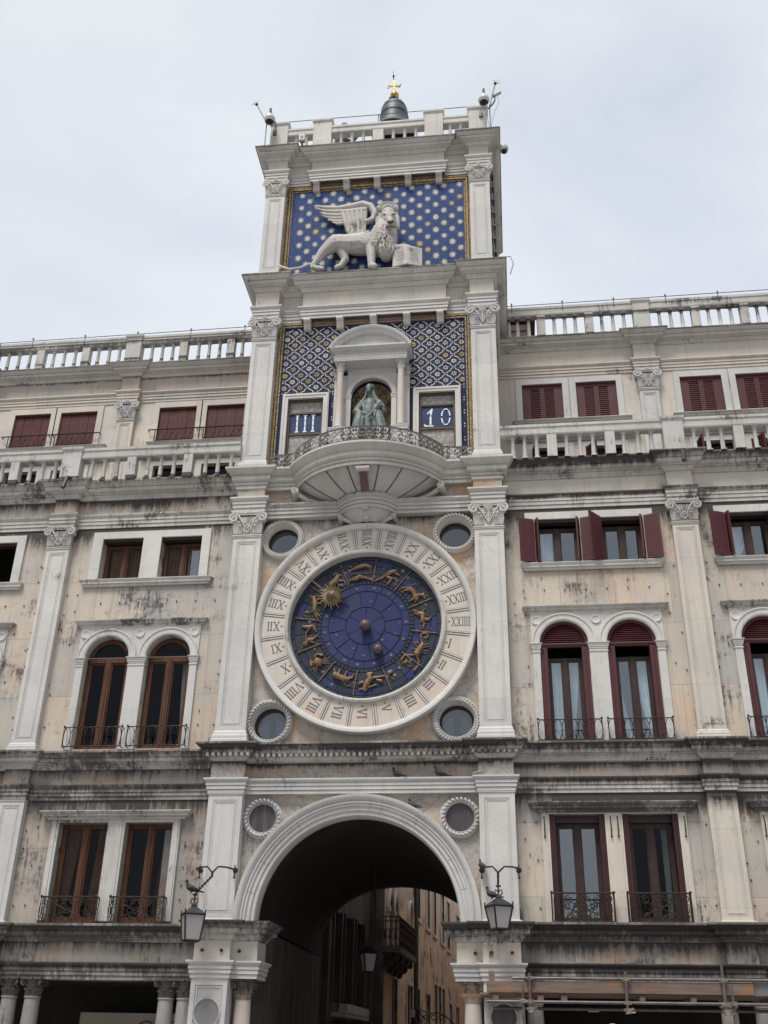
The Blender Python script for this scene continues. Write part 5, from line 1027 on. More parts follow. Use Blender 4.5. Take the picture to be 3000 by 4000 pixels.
def louvre(parent, x0, x1, z0, z1, Y, mat, name='shutter', louv=(0, 1), th=.035, solid=.0, hinge=None, ang=0, inner=None):
    """one shutter leaf; solid strips and a louvred field; may be swung open about a hinge"""
    m = MB(); st = .055; X0, X1 = x0, x1
    m.box(x0, x0+st, Y, Y+th, z0, z1).box(x1-st, x1, Y, Y+th, z0, z1).box(x0+st, x1-st, Y+.001, Y+th, z0, z0+st*1.2).box(x0+st, x1-st, Y+.001, Y+th, z1-st*1.2, z1)
    a, b = (inner if inner else (x0+st, x1-st))
    if a > x0+st+.005: m.box(x0+st, a, Y+.006, Y+th-.004, z0+st*1.2, z1-st*1.2)
    if b < x1-st-.005: m.box(b, x1-st, Y+.006, Y+th-.004, z0+st*1.2, z1-st*1.2)
    zz = z0+st*1.2; n_ = int((z1-z0-2.4*st)/.062); dz = (z1-z0-2.4*st)/n_
    for k in range(n_):
        z = zz+k*dz; m.add([(a, Y+.004, z+.004), (b, Y+.004, z+.004), (b, Y+th, z+dz*.95), (a, Y+th, z+dz*.95), (a, Y+.016, z+.002), (b, Y+.016, z+.002), (b, Y+th+.008, z+dz*.9), (a, Y+th+.008, z+dz*.9)], [(0,1,2,3),(7,6,5,4),(0,4,5,1),(1,5,6,2),(2,6,7,3),(3,7,4,0)])
    m.box(a, b, Y+th*.8, Y+th+.004, z0+st, z1-st)
    if hinge is not None:
        ca, sa = math.cos(R(ang)), math.sin(R(ang)); m.v = [(hinge[0]+(x-hinge[0])*ca-(y-hinge[1])*sa, hinge[1]+(x-hinge[0])*sa+(y-hinge[1])*ca, z) for x, y, z in m.v]
    return m.build(name, mat, parent)
def board_shutter(parent, x0, x1, z0, z1, Y, mat):
    m = MB(); n_ = 4; w_ = (x1-x0)/n_
    for k in range(n_): m.box(x0+k*w_+.004, x0+(k+1)*w_-.004, Y+(.006 if k % 2 else 0), Y+.035, z0, z1)
    for k in range(n_): m.box(x0+(k+.4)*w_, x0+(k+.6)*w_, Y-.004, Y+.02, z0+.3, z0+.36).ball((x0+(k+.5)*w_, Y-.004, z0+.7), .012, 6)
    return m.build('shutter', mat, parent)
def ring_rail(parent, x0, x1, z0, z1, Y):
    m = MB(); w_ = x1-x0; yb_ = Y-.10
    P = [(x0, Y+.12), (x0, yb_), (x1, yb_), (x1, Y+.12)]
    for z in (z0+.015, z1): m.tube([(x, y, z) for x, y in P], .011, 5)
    n_ = 8; d = w_/n_
    for k in range(n_+1):
        cx = x0+d*k
        if k < n_: m.tube([(cx+d*.5+d*.52*math.cos(2*PI*i/20), yb_, (z0+z1)/2+(z1-z0)*.5*math.sin(2*PI*i/20)) for i in range(21)], .0075, 4)
    for k in (0, 2, 4, 6, 8): m.tube([(x0+d*k, yb_, z0), (x0+d*k, yb_, z1)], .0085, 4)
    for x in (x0, x1):
        m.tube([(x, yb_+.11+.09*math.cos(2*PI*i/16), (z0+z1)/2+(z1-z0)*.5*math.sin(2*PI*i/16)) for i in range(17)], .007, 4); m.ball((x, yb_, z1+.02), .024, 7)
    return m.build('railing', 'iron', parent)
def scroll_rail(parent, x0, x1, z0, z1, Y):
    m = MB(); yb_ = Y; w_ = x1-x0; h = z1-z0; cx = (x0+x1)/2
    P = [(x0, .34), (x0, yb_), (x1, yb_), (x1, .34)]
    for z, r_ in ((z0+.02, .013), (z1, .017)): m.tube([(x, y, z) for x, y in P], r_, 5)
    for x in (x0, x0+w_*.18, x1-w_*.18, x1): m.tube([(x, yb_, z0), (x, yb_, z1)], .010, 4)
    def sp(cx_, cz_, r_, s_, t0=90, turns=1.5): m.tube([(cx_+s_*r_*(1-.8*i/18)*math.cos(R(t0-360*turns*i/18)), yb_, cz_+r_*(1-.8*i/18)*math.sin(R(t0-360*turns*i/18))) for i in range(19)], .0085, 4)
    for s_ in (-1, 1):
        xe = cx+s_*w_*.41
        sp(xe, z1-h*.2, h*.13, s_); sp(xe, z0+h*.2, h*.13, s_, -90); m.tube([(xe-s_*.04, yb_, z0+h*.36), (xe+s_*.05, yb_, z0+h*.36), (xe+s_*.05, yb_, z0+h*.62), (xe-s_*.04, yb_, z0+h*.62)], .008, 4)
        sp(cx+s_*w_*.22, z1-h*.22, h*.16, s_); sp(cx+s_*w_*.22, z0+h*.22, h*.16, s_, -90); sp(cx+s_*w_*.07, z1-h*.17, h*.12, -s_); sp(cx+s_*w_*.07, z0+h*.17, h*.12, -s_, -90)
        m.tube([(cx+s_*w_*.30, yb_, z0+h*(.1+.8*t)) if False else (cx+s_*w_*.30*math.cos(t*PI), yb_, z0+h*(.08+.84*t)) for t in [i/10 for i in range(11)]], .008, 4)
        m.tube([(cx+s_*w_*.16*math.sin(t*PI), yb_, z0+h*(.1+.8*t)) for t in [i/10 for i in range(11)]], .008, 4)
        xx = x0 if s_ < 0 else x1
        m.tube([(xx, yb_+.05+.0*i, z0) for i in range(2)], .01, 4)
        for yy in (yb_+.08, yb_+.16): m.tube([(xx, yy, z0), (xx, yy, z1)], .008, 4)
        m.tube([(xx, yb_+.04+.07*math.cos(i*.6), z0+h*.5+.12*math.sin(i*.6)) for i in range(11)], .007, 4)
        m.ball((xx, yb_, z1+.012), .028, 7)
    m.tube([(cx+.055*math.cos(i*.55), yb_, z0+h*.5+.055*math.sin(i*.55)) for i in range(13)], .008, 4)
    return m.build('railing', 'iron', parent)

def wing(sgn):
    Rt = sgn > 0
    dz = .03 if Rt else -.04; dzt = .02 if Rt else -.12
    name = 'palace_wing'
    lab = ('right-hand palace wing of pale marble with dark red louvred shutters, adjoining the tower' if Rt else 'left-hand palace wing of stained marble with brown wooden windows, adjoining the tower')
    W = empty(name, (sgn*7.5, 3, GROUND), lab, 'palace', 'palace wings beside the clock tower')
    xe = 12.4; xs = XO-.004 if False else XO
    PX = [(6.65, 7.20), (10.75, 11.30)] if Rt else [(6.94, 7.48), (11.35, 11.9)]
    per = 4.08 if Rt else 4.45
    def X(a, b): return (a, b) if Rt else (-b, -a)
    def path(yw, yp, pil, x_in=XO, x_out=xe, out=0.0):
        P = [(x_in, yw)]
        for a, b in pil: P += [(a-out, yw), (a-out, yp), (b+out, yp), (b+out, yw)]
        P.append((x_out, yw))
        return P if Rt else [(-x, y) for x, y in reversed(P)]
    # openings
    sq = [(3.71, 4.68), (5.15, 6.05)] if Rt else [(3.84, 4.80), (5.23, 6.20)]; sqz = (1.43, 2.49) if Rt else (1.38, 2.41)
    ar = [4.18, 5.56] if Rt else [4.32, 5.70]; arr = .50; zs = -.42 if Rt else -.50
    fr = [(3.67, 4.72), (5.05, 6.09)] if Rt else [(3.78, 4.77), (5.13, 6.16)]; frz = (-5.86, -3.90) if Rt else (-5.90, -4.01)
    holes = []; bays = (0, 1)
    for b in bays:
        o_ = b*per
        for a, c in sq: holes.append(rect(*X(a+o_, c+o_), *sqz))
        for c in ar: holes.append(archpoly(sgn*(c+o_), arr, -2.50, zs, 20))
        for a, c in fr: holes.append(rect(*X(a+o_, c+o_), frz[0], frz[1]))
    oz = [h for h in holes]
    x0, x1 = X(XO, xe)
    up = MB().holes(rect(x0, x1, -2.60, 2.80), [h for h in holes if h[0][1] > -2.6], YW, YW+.26).build('upper_wall', 'wall', W)
    lo = MB().holes(rect(x0, x1, -5.92, -3.50+dz), [h for h in holes if h[0][1] < -2.6], YW, YW+.26).build('lower_wall', 'wall_low' if not Rt else 'wall', W)
    # entablatures, bottom to top
    def ent(z_arch, z_fri, z_cor, co, ca, cf, cc, yw=YW, yp=YP, pil=PX, ao=.11, dzz=dz, out=0):
        p = path(yw, yp, pil, out=out); b = p+[((xe if Rt else -XO), yw+.5), ((XO if Rt else -xe), yw+.5)]
        MB().mould(p, aprof(z_arch+dzz, z_fri+dzz-.001, ao)).slab(b, z_arch+dzz+.003, z_fri+dzz-.005).build('architrave', ca, W)
        MB().slab(b, z_fri+dzz-.004, z_cor[0]+dzz+.02).build('frieze', cf, W)
        MB().mould(p, cprof(z_cor[0]+dzz, z_cor[1]+dzz, co)).slab(b, z_cor[0]+dzz+.021, z_cor[1]+dzz-.02).build('cornice', cc, W); MB().mould(p, lprof(z_cor[0]+dzz, z_cor[1]+dzz, co)).build('cornice_lip', 'crust' if z_cor[0] > 5 or z_cor[0] < 0 else 'cornice', W)
    dirty = 'cornice_black'
    ent(-6.86, -6.56, (-6.20, -5.90), .30, dirty, 'wall_low', 'cornice_black' if True else 'cornice')
    ent(-3.52, -3.22, (-2.90, -2.57), .32, 'cornice_black' if not Rt else 'cornice', 'wall_low' if not Rt else 'frieze_pink', 'cornice')
    ent(2.74, 3.08, (3.48, 3.87), .34, 'cornice', 'wall' if not Rt else 'cream', 'cornice', ao=.10)
    ent(7.83, 8.15, (8.66, 8.96), .34, 'cream', 'frieze_pink' if not Rt else 'cream', 'top_cornice', yw=YU, yp=YU-.12, pil=([(6.62, 7.18), (11.0, 11.5)] if Rt else [(6.84, 7.35), (11.2, 11.7)]), dzz=dzt)
    # pilasters
    for i, (a, b) in enumerate(PX):
        xa, xb = X(a, b)
        pilaster(xa, xb, -5.88+dz, -3.52+dz, YP, YW, 'white' if not Rt else 'cream', W, base=.04, inset=.08)
        pilaster(xa, xb, -2.56+dz, 2.20+dz, YP, YW, 'white' if not Rt else 'cream', W, base=.22, inset=.08)
        put_capital(xb-xa, .55, .16, (xa+xb)/2, YP, 2.20+dz, 'white_dirty', W, variant=0)
    for i, (a, b) in enumerate([(6.66, 7.15), (11.02, 11.5)] if Rt else [(6.84, 7.30), (11.2, 11.7)]):
        xa, xb = X(a, b)
        pilaster(xa, xb, 3.9, 7.22+dzt, YU-.12, YU, 'white' if Rt else 'cream', W, base=.2, inset=.08)
        put_capital(xb-xa, .61, .16, (xa+xb)/2, YU-.12, 7.22+dzt, 'white', W, variant=0)
    # upper storey wall set back behind the terrace
    sh = [(3.66, 4.71), (5.06, 6.10)] if Rt else [(3.79, 4.84), (5.13, 6.18)]; shz = (6.50, 7.62) if Rt else (6.40, 7.50)
    per2 = 4.06 if Rt else 4.16
    mz = [(3.84, 4.76), (5.18, 6.10)] if Rt else [(3.92, 4.82), (5.22, 6.14)]
    hl = []
    for b in bays:
        for a, c in sh: hl.append(rect(*X(a+b*per2, c+b*per2), *shz))
        for a, c in mz: hl.append(rect(*X(a+b*per2, c+b*per2), 4.5, 5.66))
    top = MB().holes(rect(x0, x1, 3.6, 7.84+dzt), hl, YU, YU+.2).build('top_wall', 'cream', W)
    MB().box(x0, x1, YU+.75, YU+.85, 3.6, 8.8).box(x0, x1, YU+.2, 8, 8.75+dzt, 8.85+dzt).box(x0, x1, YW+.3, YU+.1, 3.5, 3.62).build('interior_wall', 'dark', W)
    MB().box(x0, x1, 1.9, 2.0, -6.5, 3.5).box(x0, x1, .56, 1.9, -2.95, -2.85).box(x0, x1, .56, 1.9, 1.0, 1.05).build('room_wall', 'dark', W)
    for b in bays:
        for k, (a, c) in enumerate(sh):
            xa, xb = X(a+b*per2, c+b*per2)
            m = MB(); m.holes(rect(xa-.16, xb+.16, shz[0]-.02, shz[1]+.17), [rect(xa, xb, shz[0], shz[1])], YU-.04, YU+.02); win = m.build('window', 'white' if Rt else 'cream', W)
            MB().box(xa, xb, YU-.0, YU+.08, shz[1]-.05, shz[1]).build('lintel_board', 'red' if Rt else 'red_old', win)
            if Rt:
                mid = (xa+xb)/2; louvre(win, xa, mid-.003, shz[0], shz[1]-.05, YU+.02, 'red', inner=(xa+(mid-xa)*.42, mid-.06)); louvre(win, mid+.003, xb, shz[0], shz[1]-.05, YU+.02, 'red', inner=(mid+.06, xb-(xb-mid)*.42))
            else:
                board_shutter(win, xa, xb, shz[0], shz[1]-.05, YU+.03, 'red_old')
                r_ = MB(); z0 = shz[0]-.02; zr = shz[0]+.33
                r_.tube([(xa-.2, YU-.03, zr), (xa-.2, YU-.14, zr), (xb+.2, YU-.14, zr), (xb+.2, YU-.03, zr)], .018, 5); r_.tube([(xa, YU-.14, z0+.02), (xb, YU-.14, z0+.02)], .012, 4); r_.tube([(xa, YU-.14, z0), (xa, YU-.14, zr)], .014, 4)
                for q in range(6):
                    xq = xa+(xb-xa)*(q+.5)/6; r_.tube([(xq-.06, YU-.14, z0), (xq+.1, YU-.14, zr)], .006, 4)
                    for e_ in range(3): r_.ball((xq, YU-.14, z0+.05+e_*.04), .02, 5, sc=(1.2 if e_ == 1 else .6, .6, 1))
                r_.build('railing', 'iron', win)
        # mezzanine windows, seen between the balusters
        for k, (a, c) in enumerate(mz):
            xa, xb = X(a+b*per2, c+b*per2)
            m = MB(); m.holes(rect(xa-.13, xb+.13, 4.4, 5.78), [rect(xa, xb, 4.5, 5.66)], YU-.03, YU+.02); win = m.build('mezzanine_window', 'white', W)
            MB().add([(xa, YU+.12, 4.5), (xb, YU+.12, 4.5), (xb, YU+.12, 5.66), (xa, YU+.12, 5.66)], [(0, 1, 2, 3)]).build('glass', 'glass_dim', win)
            if Rt: louvre(win, xa, xa+.44, 4.5, 5.62, YU-.03, 'red', hinge=(xa, YU-.03), ang=-80 if k == 0 else -60)
        xa, xb = X(3.42+b*per2, 6.40+b*per2); MB().mould([(xa, YU+.01), (xa, YU-.02), (xb, YU-.02), (xb, YU+.01)], cprof(5.84, 6.04, .16)).build('window_hood', 'white_dirty', W)
        xa, xb = X(3.48+b*per2, 6.32+b*per2); MB().mould([(xa, YU+.01), (xa, YU-.03), (xb, YU-.03), (xb, YU+.01)], cprof(shz[0]-.16, shz[0]-.02, .10)).build('sill', 'white_dirty', W)
    # square windows
    for b in bays:
        o_ = b*per; a_, c_ = (3.5, 6.27) if Rt else (3.64, 6.44); xa, xb = X(a_+o_, c_+o_); zt = sqz[1]+.17
        m = MB(); m.holes(rect(xa, xb, sqz[0]-.02, zt), [rect(*X(a+o_, c+o_), *sqz) for a, c in sq], YW-.05, YW+.01)
        win = m.build('square_window', 'white', W)
        MB().mould([(xa-.06, YW), (xa-.06, YW-.06), (xb+.06, YW-.06), (xb+.06, YW)], cprof(sqz[0]-.19, sqz[0]-.02, .07)).build('sill', 'white_dirty', win)
        for k, (a, c) in enumerate(sq):
            xa, xb = X(a+o_, c+o_)
            if Rt:
                MB().box(xa, xb, YW+.0, YW+.2, sqz[1]-.07, sqz[1]).build('lintel_board', 'darkwood', win)
                cur = [(xa+.05, xa+.40, xa+.05, xa+.40)] if (k, b) == (0, 0) else ([(xa+.05, xa+.6, xa+.05, xa+.2)] if (k, b) == (0, 1) else None)
                casement(win, xa+.02, xb-.02, sqz[0], sqz[1]-.13, YW+.20, 'darkwood', 'glass', cur, bars=.065)
            else:
                m2 = MB(); m2.box(xa, xb, YW+.02, YW+.2, sqz[1]-.06, sqz[1]).build('lintel_board', 'darkwood', win)
                if b == 0:
                    c1 = [(xa+.02, xb-.02, xa+.02, xb-.02)] if k == 1 else [(xa+.02, xa+.55, xa+.02, xa+.55)]
                    casement(win, xa+.02, xb-.02, sqz[0], sqz[1]-.08, YW+.22, 'wood', 'glass_dim', c1, bars=.05, cmat='curtain_brown')
                    if k == 0: casement(win, xb-.34, xb-.07, sqz[0]+.05, sqz[1]-.2, YW+.215, 'wood', 'glass', [(xb-.33, xb-.07, xb-.33, xb-.07)], two=False, bars=.03)
        if Rt:
            xs_ = [(3.68, 110, -1), (4.70, 75, 1), (5.13, -52, -1), (6.07, -110, 1)]
            w2 = .44
            # folded-back and half-open leaves
            for (hx, flat, sd_) in ((3.69, 1, -1), (4.70, 1, 1), (5.13, 0, -1), (6.07, 1, 1)):
                hx += o_
                if flat:
                    a2 = 158 if sd_ > 0 else -158
                    if hx-o_ == 4.70: a2 = 165
                    x0_, x1_ = (hx, hx+w2*.78) if sd_ < 0 else (hx-w2*.78, hx)
                    louvre(win, x0_, x1_, sqz[0]+.0, sqz[1]-.02, YW-.10, 'red', hinge=(hx, YW-.08), ang=a2)
                    x0_, x1_ = (hx, hx+.2) if sd_ < 0 else (hx-.2, hx)
                    louvre(win, x0_, x1_, sqz[0]+.0, sqz[1]-.02, YW-.0, 'red', hinge=(hx, YW-.0), ang=70*sd_)
                else:
                    louvre(win, hx, hx+w2, sqz[0]+.0, sqz[1]-.02, YW-.08, 'red', hinge=(hx, YW-.08), ang=-128)
    # arched pairs
    for b in bays:
        o_ = b*per; cs = [sgn*(c+o_) for c in ar]; cs.sort(); xa, xb = cs[0]-arr-.17, cs[1]+arr+.17; zt = .26 if Rt else .22
        m = MB(); m.holes(rect(xa, xb, zs, zt), [archpoly(c, arr, zs+.001, zs+.002, 20) for c in cs], YW-.03, YW+.01)
        for c in cs:
            m.lathe((c, zs), [(arr, YW+.01), (arr, YW-.055), (arr+.03, YW-.07), (arr+.12, YW-.07), (arr+.135, YW-.09), (arr+.165, YW-.09), (arr+.175, YW-.03)], 30, axis='y', a0=0, a1=PI)
        for (p0, p1) in ((xa, cs[0]-arr), (cs[0]+arr, cs[1]-arr), (cs[1]+arr, xb)):
            m.box(p0+.01, p1-.003, YW-.05, YW+.01, -2.52, zs-.13); m.mould([(p0+.01, YW), (p0+.01, YW-.05), (p1-.003, YW-.05), (p1-.003, YW)], aprof(zs-.13, zs, .05))
            m.mould([(p0+.01, YW), (p0+.01, YW-.05), (p1-.003, YW-.05), (p1-.003, YW)], [(0, zs-.20), (.015, zs-.195), (.015, zs-.175), (0, zs-.17)])
        for cx_ in (xa+.12, (xa+xb)/2, xb-.12): m.lathe((cx_, zt-.16), [(0, YW-.035), (.06, YW-.04), (.075, YW-.055), (.10, YW-.055), (.105, YW-.03)], 20, axis='y')
        win = m.build('arched_window', 'white', W)
        MB().mould([(xa-.03, YW), (xa-.03, YW-.02), (xb+.03, YW-.02), (xb+.03, YW)], cprof(zt, zt+.14, .13)).build('window_hood', 'cornice', win)
        for k, c in enumerate(cs):
            if Rt:
                cur = [(c-.40, c-.05, c-.40, c-.05), (c+.02, c+.30, c+.02, c+.08)] if k == 0 else [(c-.40, c-.30, c-.2, c-.06), (c+.02, c+.40, c+.30, c+.40)]
                casement(win, c-.36, c+.36, -2.50, zs-.25, YW+.20, 'darkwood', 'glass', cur, bars=.055)
                lv = MB(); n_ = 9
                lv.lathe((c, zs), [(arr-.06, YW+.06), (arr-.06, YW+.02), (arr-.005, YW+.02), (arr-.005, YW+.1)], 24, axis='y', a0=0, a1=PI); lv.box(c-arr+.005, c+arr-.005, YW+.018, YW+.08, zs-.07, zs)
                for q in range(n_):
                    z = zs+.01+q*(arr-.08)/n_; hw_ = math.sqrt(max(.001, (arr-.05)**2-(z-zs+.02)**2)); lv.add([(c-hw_, YW+.03, z), (c+hw_, YW+.03, z), (c+hw_, YW+.07, z+.042), (c-hw_, YW+.07, z+.042), (c-hw_, YW+.045, z-.004), (c+hw_, YW+.045, z-.004), (c+hw_, YW+.085, z+.038), (c-hw_, YW+.085, z+.038)], [(0,1,2,3),(7,6,5,4),(0,4,5,1),(1,5,6,2),(2,6,7,3),(3,7,4,0)])
                lv.lathe((c, zs), [(0, YW+.09), (arr-.02, YW+.09)], 24, axis='y', a0=0, a1=PI)
                lv.build('shutter', 'red', win)
                for s_ in (-1, 1): louvre(win, *sorted((c+s_*(arr-.005), c+s_*(arr-.13))), -2.49, zs-.07, YW+.0, 'red', hinge=(c+s_*(arr-.005), YW), ang=0, inner=sorted((c+s_*(arr-.06), c+s_*(arr-.075))))
                for s_ in (-1, 1): MB().box(*sorted((c+s_*(arr-.15), c+s_*(arr-.13))), YW+.0, YW+.24, -2.49, zs-.07).build('shutter_edge', 'redframe', win)
            else:
                casement(win, c-.47, c+.47, -2.50, zs, YW+.16, 'wood', 'glass_dim', [(c+.25, c+.44, c+.36, c+.44)] if k == 1 else None, arch=True, bars=.065)
            ring_rail(win, c-.63, c+.63, -2.50, -2.08, YW-.08)
    # french windows
    for b in bays:
        o_ = b*per; ps = sorted(X(a+o_, c+o_) for a, c in fr); xa, xb = ps[0][0]-.15, ps[1][1]+.15; zt = frz[1]
        m = MB(); m.holes(rect(xa, xb, frz[0], zt+.16), [rect(*p, frz[0]+.001, zt) for p in ps], YW-.06, YW+.01)
        m.holes(rect(xa+.03, xb-.03, frz[0]+.002, zt+.11), [rect(p[0]-.05, p[1]+.05, frz[0]+.003, zt+.05) for p in ps], YW-.075, YW-.05)
        win = m.build('french_window', 'white_dirty' if not Rt else 'cream', W)
        MB().mould([(xa-.07, YW), (xa-.07, YW-.08), (xb+.07, YW-.08), (xb+.07, YW)], cprof(zt+.02 if Rt else zt+.05, zt+.21, .16)).build('window_hood', 'crust' if Rt else 'cornice', win)
        for k, (p0, p1) in enumerate(ps):
            if Rt:
                cur = [(p0+.18, p0+.42, p0+.18, p0+.42)] if k == 0 else [(p1-.3, p1-.18, p1-.3, p1-.2)]
                casement(win, p0+.10, p1-.10, frz[0], zt-.14, YW+.2, 'darkwood', 'glass' if k == 0 else 'glass_dim', cur if k == 1 else None, bars=.06)
                MB().box(p0+.1, p1-.1, YW+.1, YW+.25, zt-.14, zt).build('lintel_board', 'darkwood', win)
                for q in (p0, p1-.11): MB().box(q, q+.11, YW-.02, YW+.04, frz[0], zt).box(q+.02, q+.05, YW-.035, YW-.015, frz[0], zt).box(q+.065, q+.09, YW-.035, YW-.015, frz[0], zt).build('folded_shutter', 'redframe', win)
            else:
                casement(win, p0+.02, p1-.02, frz[0], zt, YW+.16, 'wood', 'glass_dim', [(p0+.05, p0+.35, p0+.05, p0+.18), (p1-.3, p1-.05, p1-.42, p1-.08)] if k == 0 else [(p1-.28, p1-.16, p1-.4, p1-.2)], bars=.06, cmat='curtain_brown')
                if k == 1: MB().box(p1-.2, p1-.06, YW+.13, YW+.15, frz[0]+.05, zt-.12).build('painted_reflection', 'lead', win)  # pale reflection in the glass, painted as a thin grey strip before it
            scroll_rail(win, p0-.04, p1+.04, -5.90+dz, -5.41+dz if not Rt else -5.36, .06)
        for xx in ([ps[0][0]-.1, ps[0][1]+.1, ps[1][0]-.1, ps[1][1]+.1] if Rt else []): MB().tube([(xx, YW-.10, zt-.05), (xx, YW-.13, zt-.2), (xx, YW-.10, zt-.42)], .012, 5).ball((xx, YW-.1, zt-.43), .022, 6).build('shutter_hook', 'iron', win)
    # little iron studs of the cladding
    sd = MB(); rs = random.Random(3+sgn)
    for b in bays:
        o_ = b*per
        for z0_, z1_, n_ in ((-2.2, 2.0, 11), (-5.6, -3.8, 5)):
            for xx in ((3.2, 3.42, 6.4, 6.6, 7.25) if Rt else (3.16, 3.5, 6.62, 6.86, 7.56)):
                for i in range(n_):
                    if rs.random() < .62: continue
                    z = z0_+(z1_-z0_)*(i+rs.random()*.5)/n_; sd.box(sgn*(xx+o_)-.011, sgn*(xx+o_)+.011, YW-.025, YW+.01, z-.013, z+.013)
        for i in range(7): xx = 3.4+i*.44; sd.box(sgn*(xx+o_)-.009, sgn*(xx+o_)+.009, YW-.022, YW+.01, .80-.02, .80+.02)
        for i in range(5): xx = 3.4+i*.7; sd.box(sgn*(xx+o_)-.012, sgn*(xx+o_)+.012, YW-.03, YW+.01, -3.26+dz, -3.23+dz); sd.box(sgn*(xx+o_)-.012, sgn*(xx+o_)+.012, YW-.03, YW+.01, -6.22+dz, -6.18+dz)
    sd.build('iron_studs', 'iron', W)
    # drain spout at the pilaster
    xm = sgn*7.05; tb = MB(); tb.tube([(xm, -.1, 3.86), (xm-.05, -.28, 3.80), (xm-.07, -.36, 3.48)], .05, 8); tb.build('drain_spout', 'bronze', W)
    # ---------------- balustrades
    def balustrade(Y, z0, zb, zt, rows, pil, ped, mat, th=.2):
        for a, b in ped: post(*X(a, b), Y-.05, Y+th+.02, z0, zt+.03, mat, W)
        for a in pil: xc = sgn*a; post(xc-.11, xc+.11, Y, Y+th, z0, zb+.02, mat, W, 'pillar', cap=False)
        edges = [XO]+[v_ for p in ped for v_ in p]+[xe]
        for i in range(0, len(edges), 2): rail(*X(edges[i], edges[i+1]), Y, Y+th, zb, zt, mat, W)
        for a in rows: put_baluster(sgn*a, Y+th/2, z0, zb-z0, mat, W)
    if Rt:
        balustrade(-.12, 3.88, 4.46, 4.73, [3.32, 3.58, 3.85, 4.52, 4.82, 5.11, 5.79, 6.10, 6.40, 7.33, 7.63, 7.93, 8.65, 8.95, 9.25, 9.9, 10.2], [4.19, 5.48, 8.29, 9.58], [(6.65, 7.10), (10.6, 11.05)], 'white_dirty')
        balustrade(2.15, 8.97, 9.64, 9.92, [3.40, 3.63, 3.93, 4.61, 4.89, 5.17, 5.87, 6.16, 6.45, 7.38, 7.67, 7.96, 8.65, 8.93, 9.22, 9.9, 10.2], [4.26, 5.53, 8.31, 9.56], [(6.69, 7.12), (10.6, 11.0)], 'white_dirty')
    else:
        balustrade(-.12, 3.80, 4.38, 4.66, [3.25, 3.56, 3.86, 4.63, 4.95, 5.27, 6.02, 6.34, 6.65, 7.56, 7.88, 8.19, 8.90, 9.2, 9.5, 10.1, 10.4], [4.27, 5.65, 8.55, 9.8], [(6.90, 7.36), (10.8, 11.2)], 'white_dirty')
        balustrade(2.15, 8.84, 9.47, 9.74, [3.35, 3.65, 3.95, 4.60, 4.90, 5.20, 5.95, 6.25, 6.55, 7.50, 7.80, 8.12, 8.80, 9.12, 9.44, 10.15, 10.47, 10.79], [4.27, 5.62, 8.46, 9.80], [(6.84, 7.28), (11.1, 11.5)], 'white_dirty')
    # ---------------- portico at ground level
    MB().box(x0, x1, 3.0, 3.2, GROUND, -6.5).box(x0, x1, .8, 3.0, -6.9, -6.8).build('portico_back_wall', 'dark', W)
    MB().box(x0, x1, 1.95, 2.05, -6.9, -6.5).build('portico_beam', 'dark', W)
    for xx in ((3.24, 6.62, 7.2, 10.7) if Rt else (3.24, 3.60, 6.22, 6.68, 10.0)):
        MB().lathe((sgn*xx, .42), [(.19, GROUND), (.19, GROUND+.25), (.16, GROUND+.32), (.155, -7.7), (.142, -7.22), (.16, -7.215), (.16, -7.19), (0, -7.19)], 22).build('column', 'column_grey', W, smooth=True)
        put_col_capital(.142, .33, sgn*xx, .42, -7.195, 'capital_black', W)
    # back and flanks of the block
    MB().box(x0, x1, 8.0, 8.2, GROUND, 8.8).box(*X(xe-.2, xe), .6, 8.0, GROUND, 3.5).box(*X(xe-.2, xe), 2.6, 8.0, 3.5, 8.8).build('outer_wall', 'render', W)
    return W
wing_right = wing(1); wing_left = wing(-1)
# ================================================================ roof: bell, bronze figure, cables, cameras
bl = empty('great_bell', (.03, 3.4, 14.16), 'big dark bronze bell topped by a gilded ball and cross on the tower roof', 'bell')
prb = [(.70, 18.22), (.72, 18.27), (.62, 18.38), (.53, 18.55), (.48, 18.8), (.455, 19.1), (.44, 19.35), (.42, 19.38), (.43, 19.41), (.37, 19.58), (.27, 19.70), (.12, 19.76), (0, 19.77)]
MB().lathe((.03, 3.4), prb, 40).lathe((.03, 3.4), [(.66, 18.22), (.50, 18.5), (.40, 19.2), (.2, 19.5), (0, 19.5)], 32).lathe((.03, 3.4), [(.46, 19.02), (.475, 19.04), (.475, 19.07), (.455, 19.09)], 40).build('bell_body', 'bronze', bl, smooth=True)
c = MB()
for q in range(6): a = q*PI/3; c.tube([(.03+math.cos(a)*.06, 3.4+math.sin(a)*.06, 19.74), (.03+math.cos(a)*.2, 3.4+math.sin(a)*.2, 19.92), (.03+math.cos(a)*.24, 3.4+math.sin(a)*.24, 19.80), (.03+math.cos(a)*.22, 3.4+math.sin(a)*.22, 19.68)], .045, 6)
c.tube([(.03, 3.4, 19.7), (.03, 3.4, 20.08)], [.08, .05], 8); c.build('crown_loops', 'bronze', bl, smooth=True)
MB().ball((.03, 3.4, 20.14), .145, 20).tube([(.03, 3.4, 20.26), (.03, 3.4, 20.36)], [.07, .035], 10).build('gilded_ball', 'gold', bl, smooth=True)
c = MB(); c.tube([(.03, 3.4, 20.30), (.0, 3.4, 20.86)], [.032, .03], 6)
for s_ in (-1, 1):
    for t_ in (-1, 1): c.tube([(.015, 3.4, 20.58), (.015+s_*.16, 3.4+t_*.08, 20.58+t_*.12+s_*-.02), (.015+s_*.20, 3.4+t_*.09, 20.58+t_*.17)], [.016, .016, .03], 5)
c.build('gilded_cross', 'gold', bl, smooth=True)
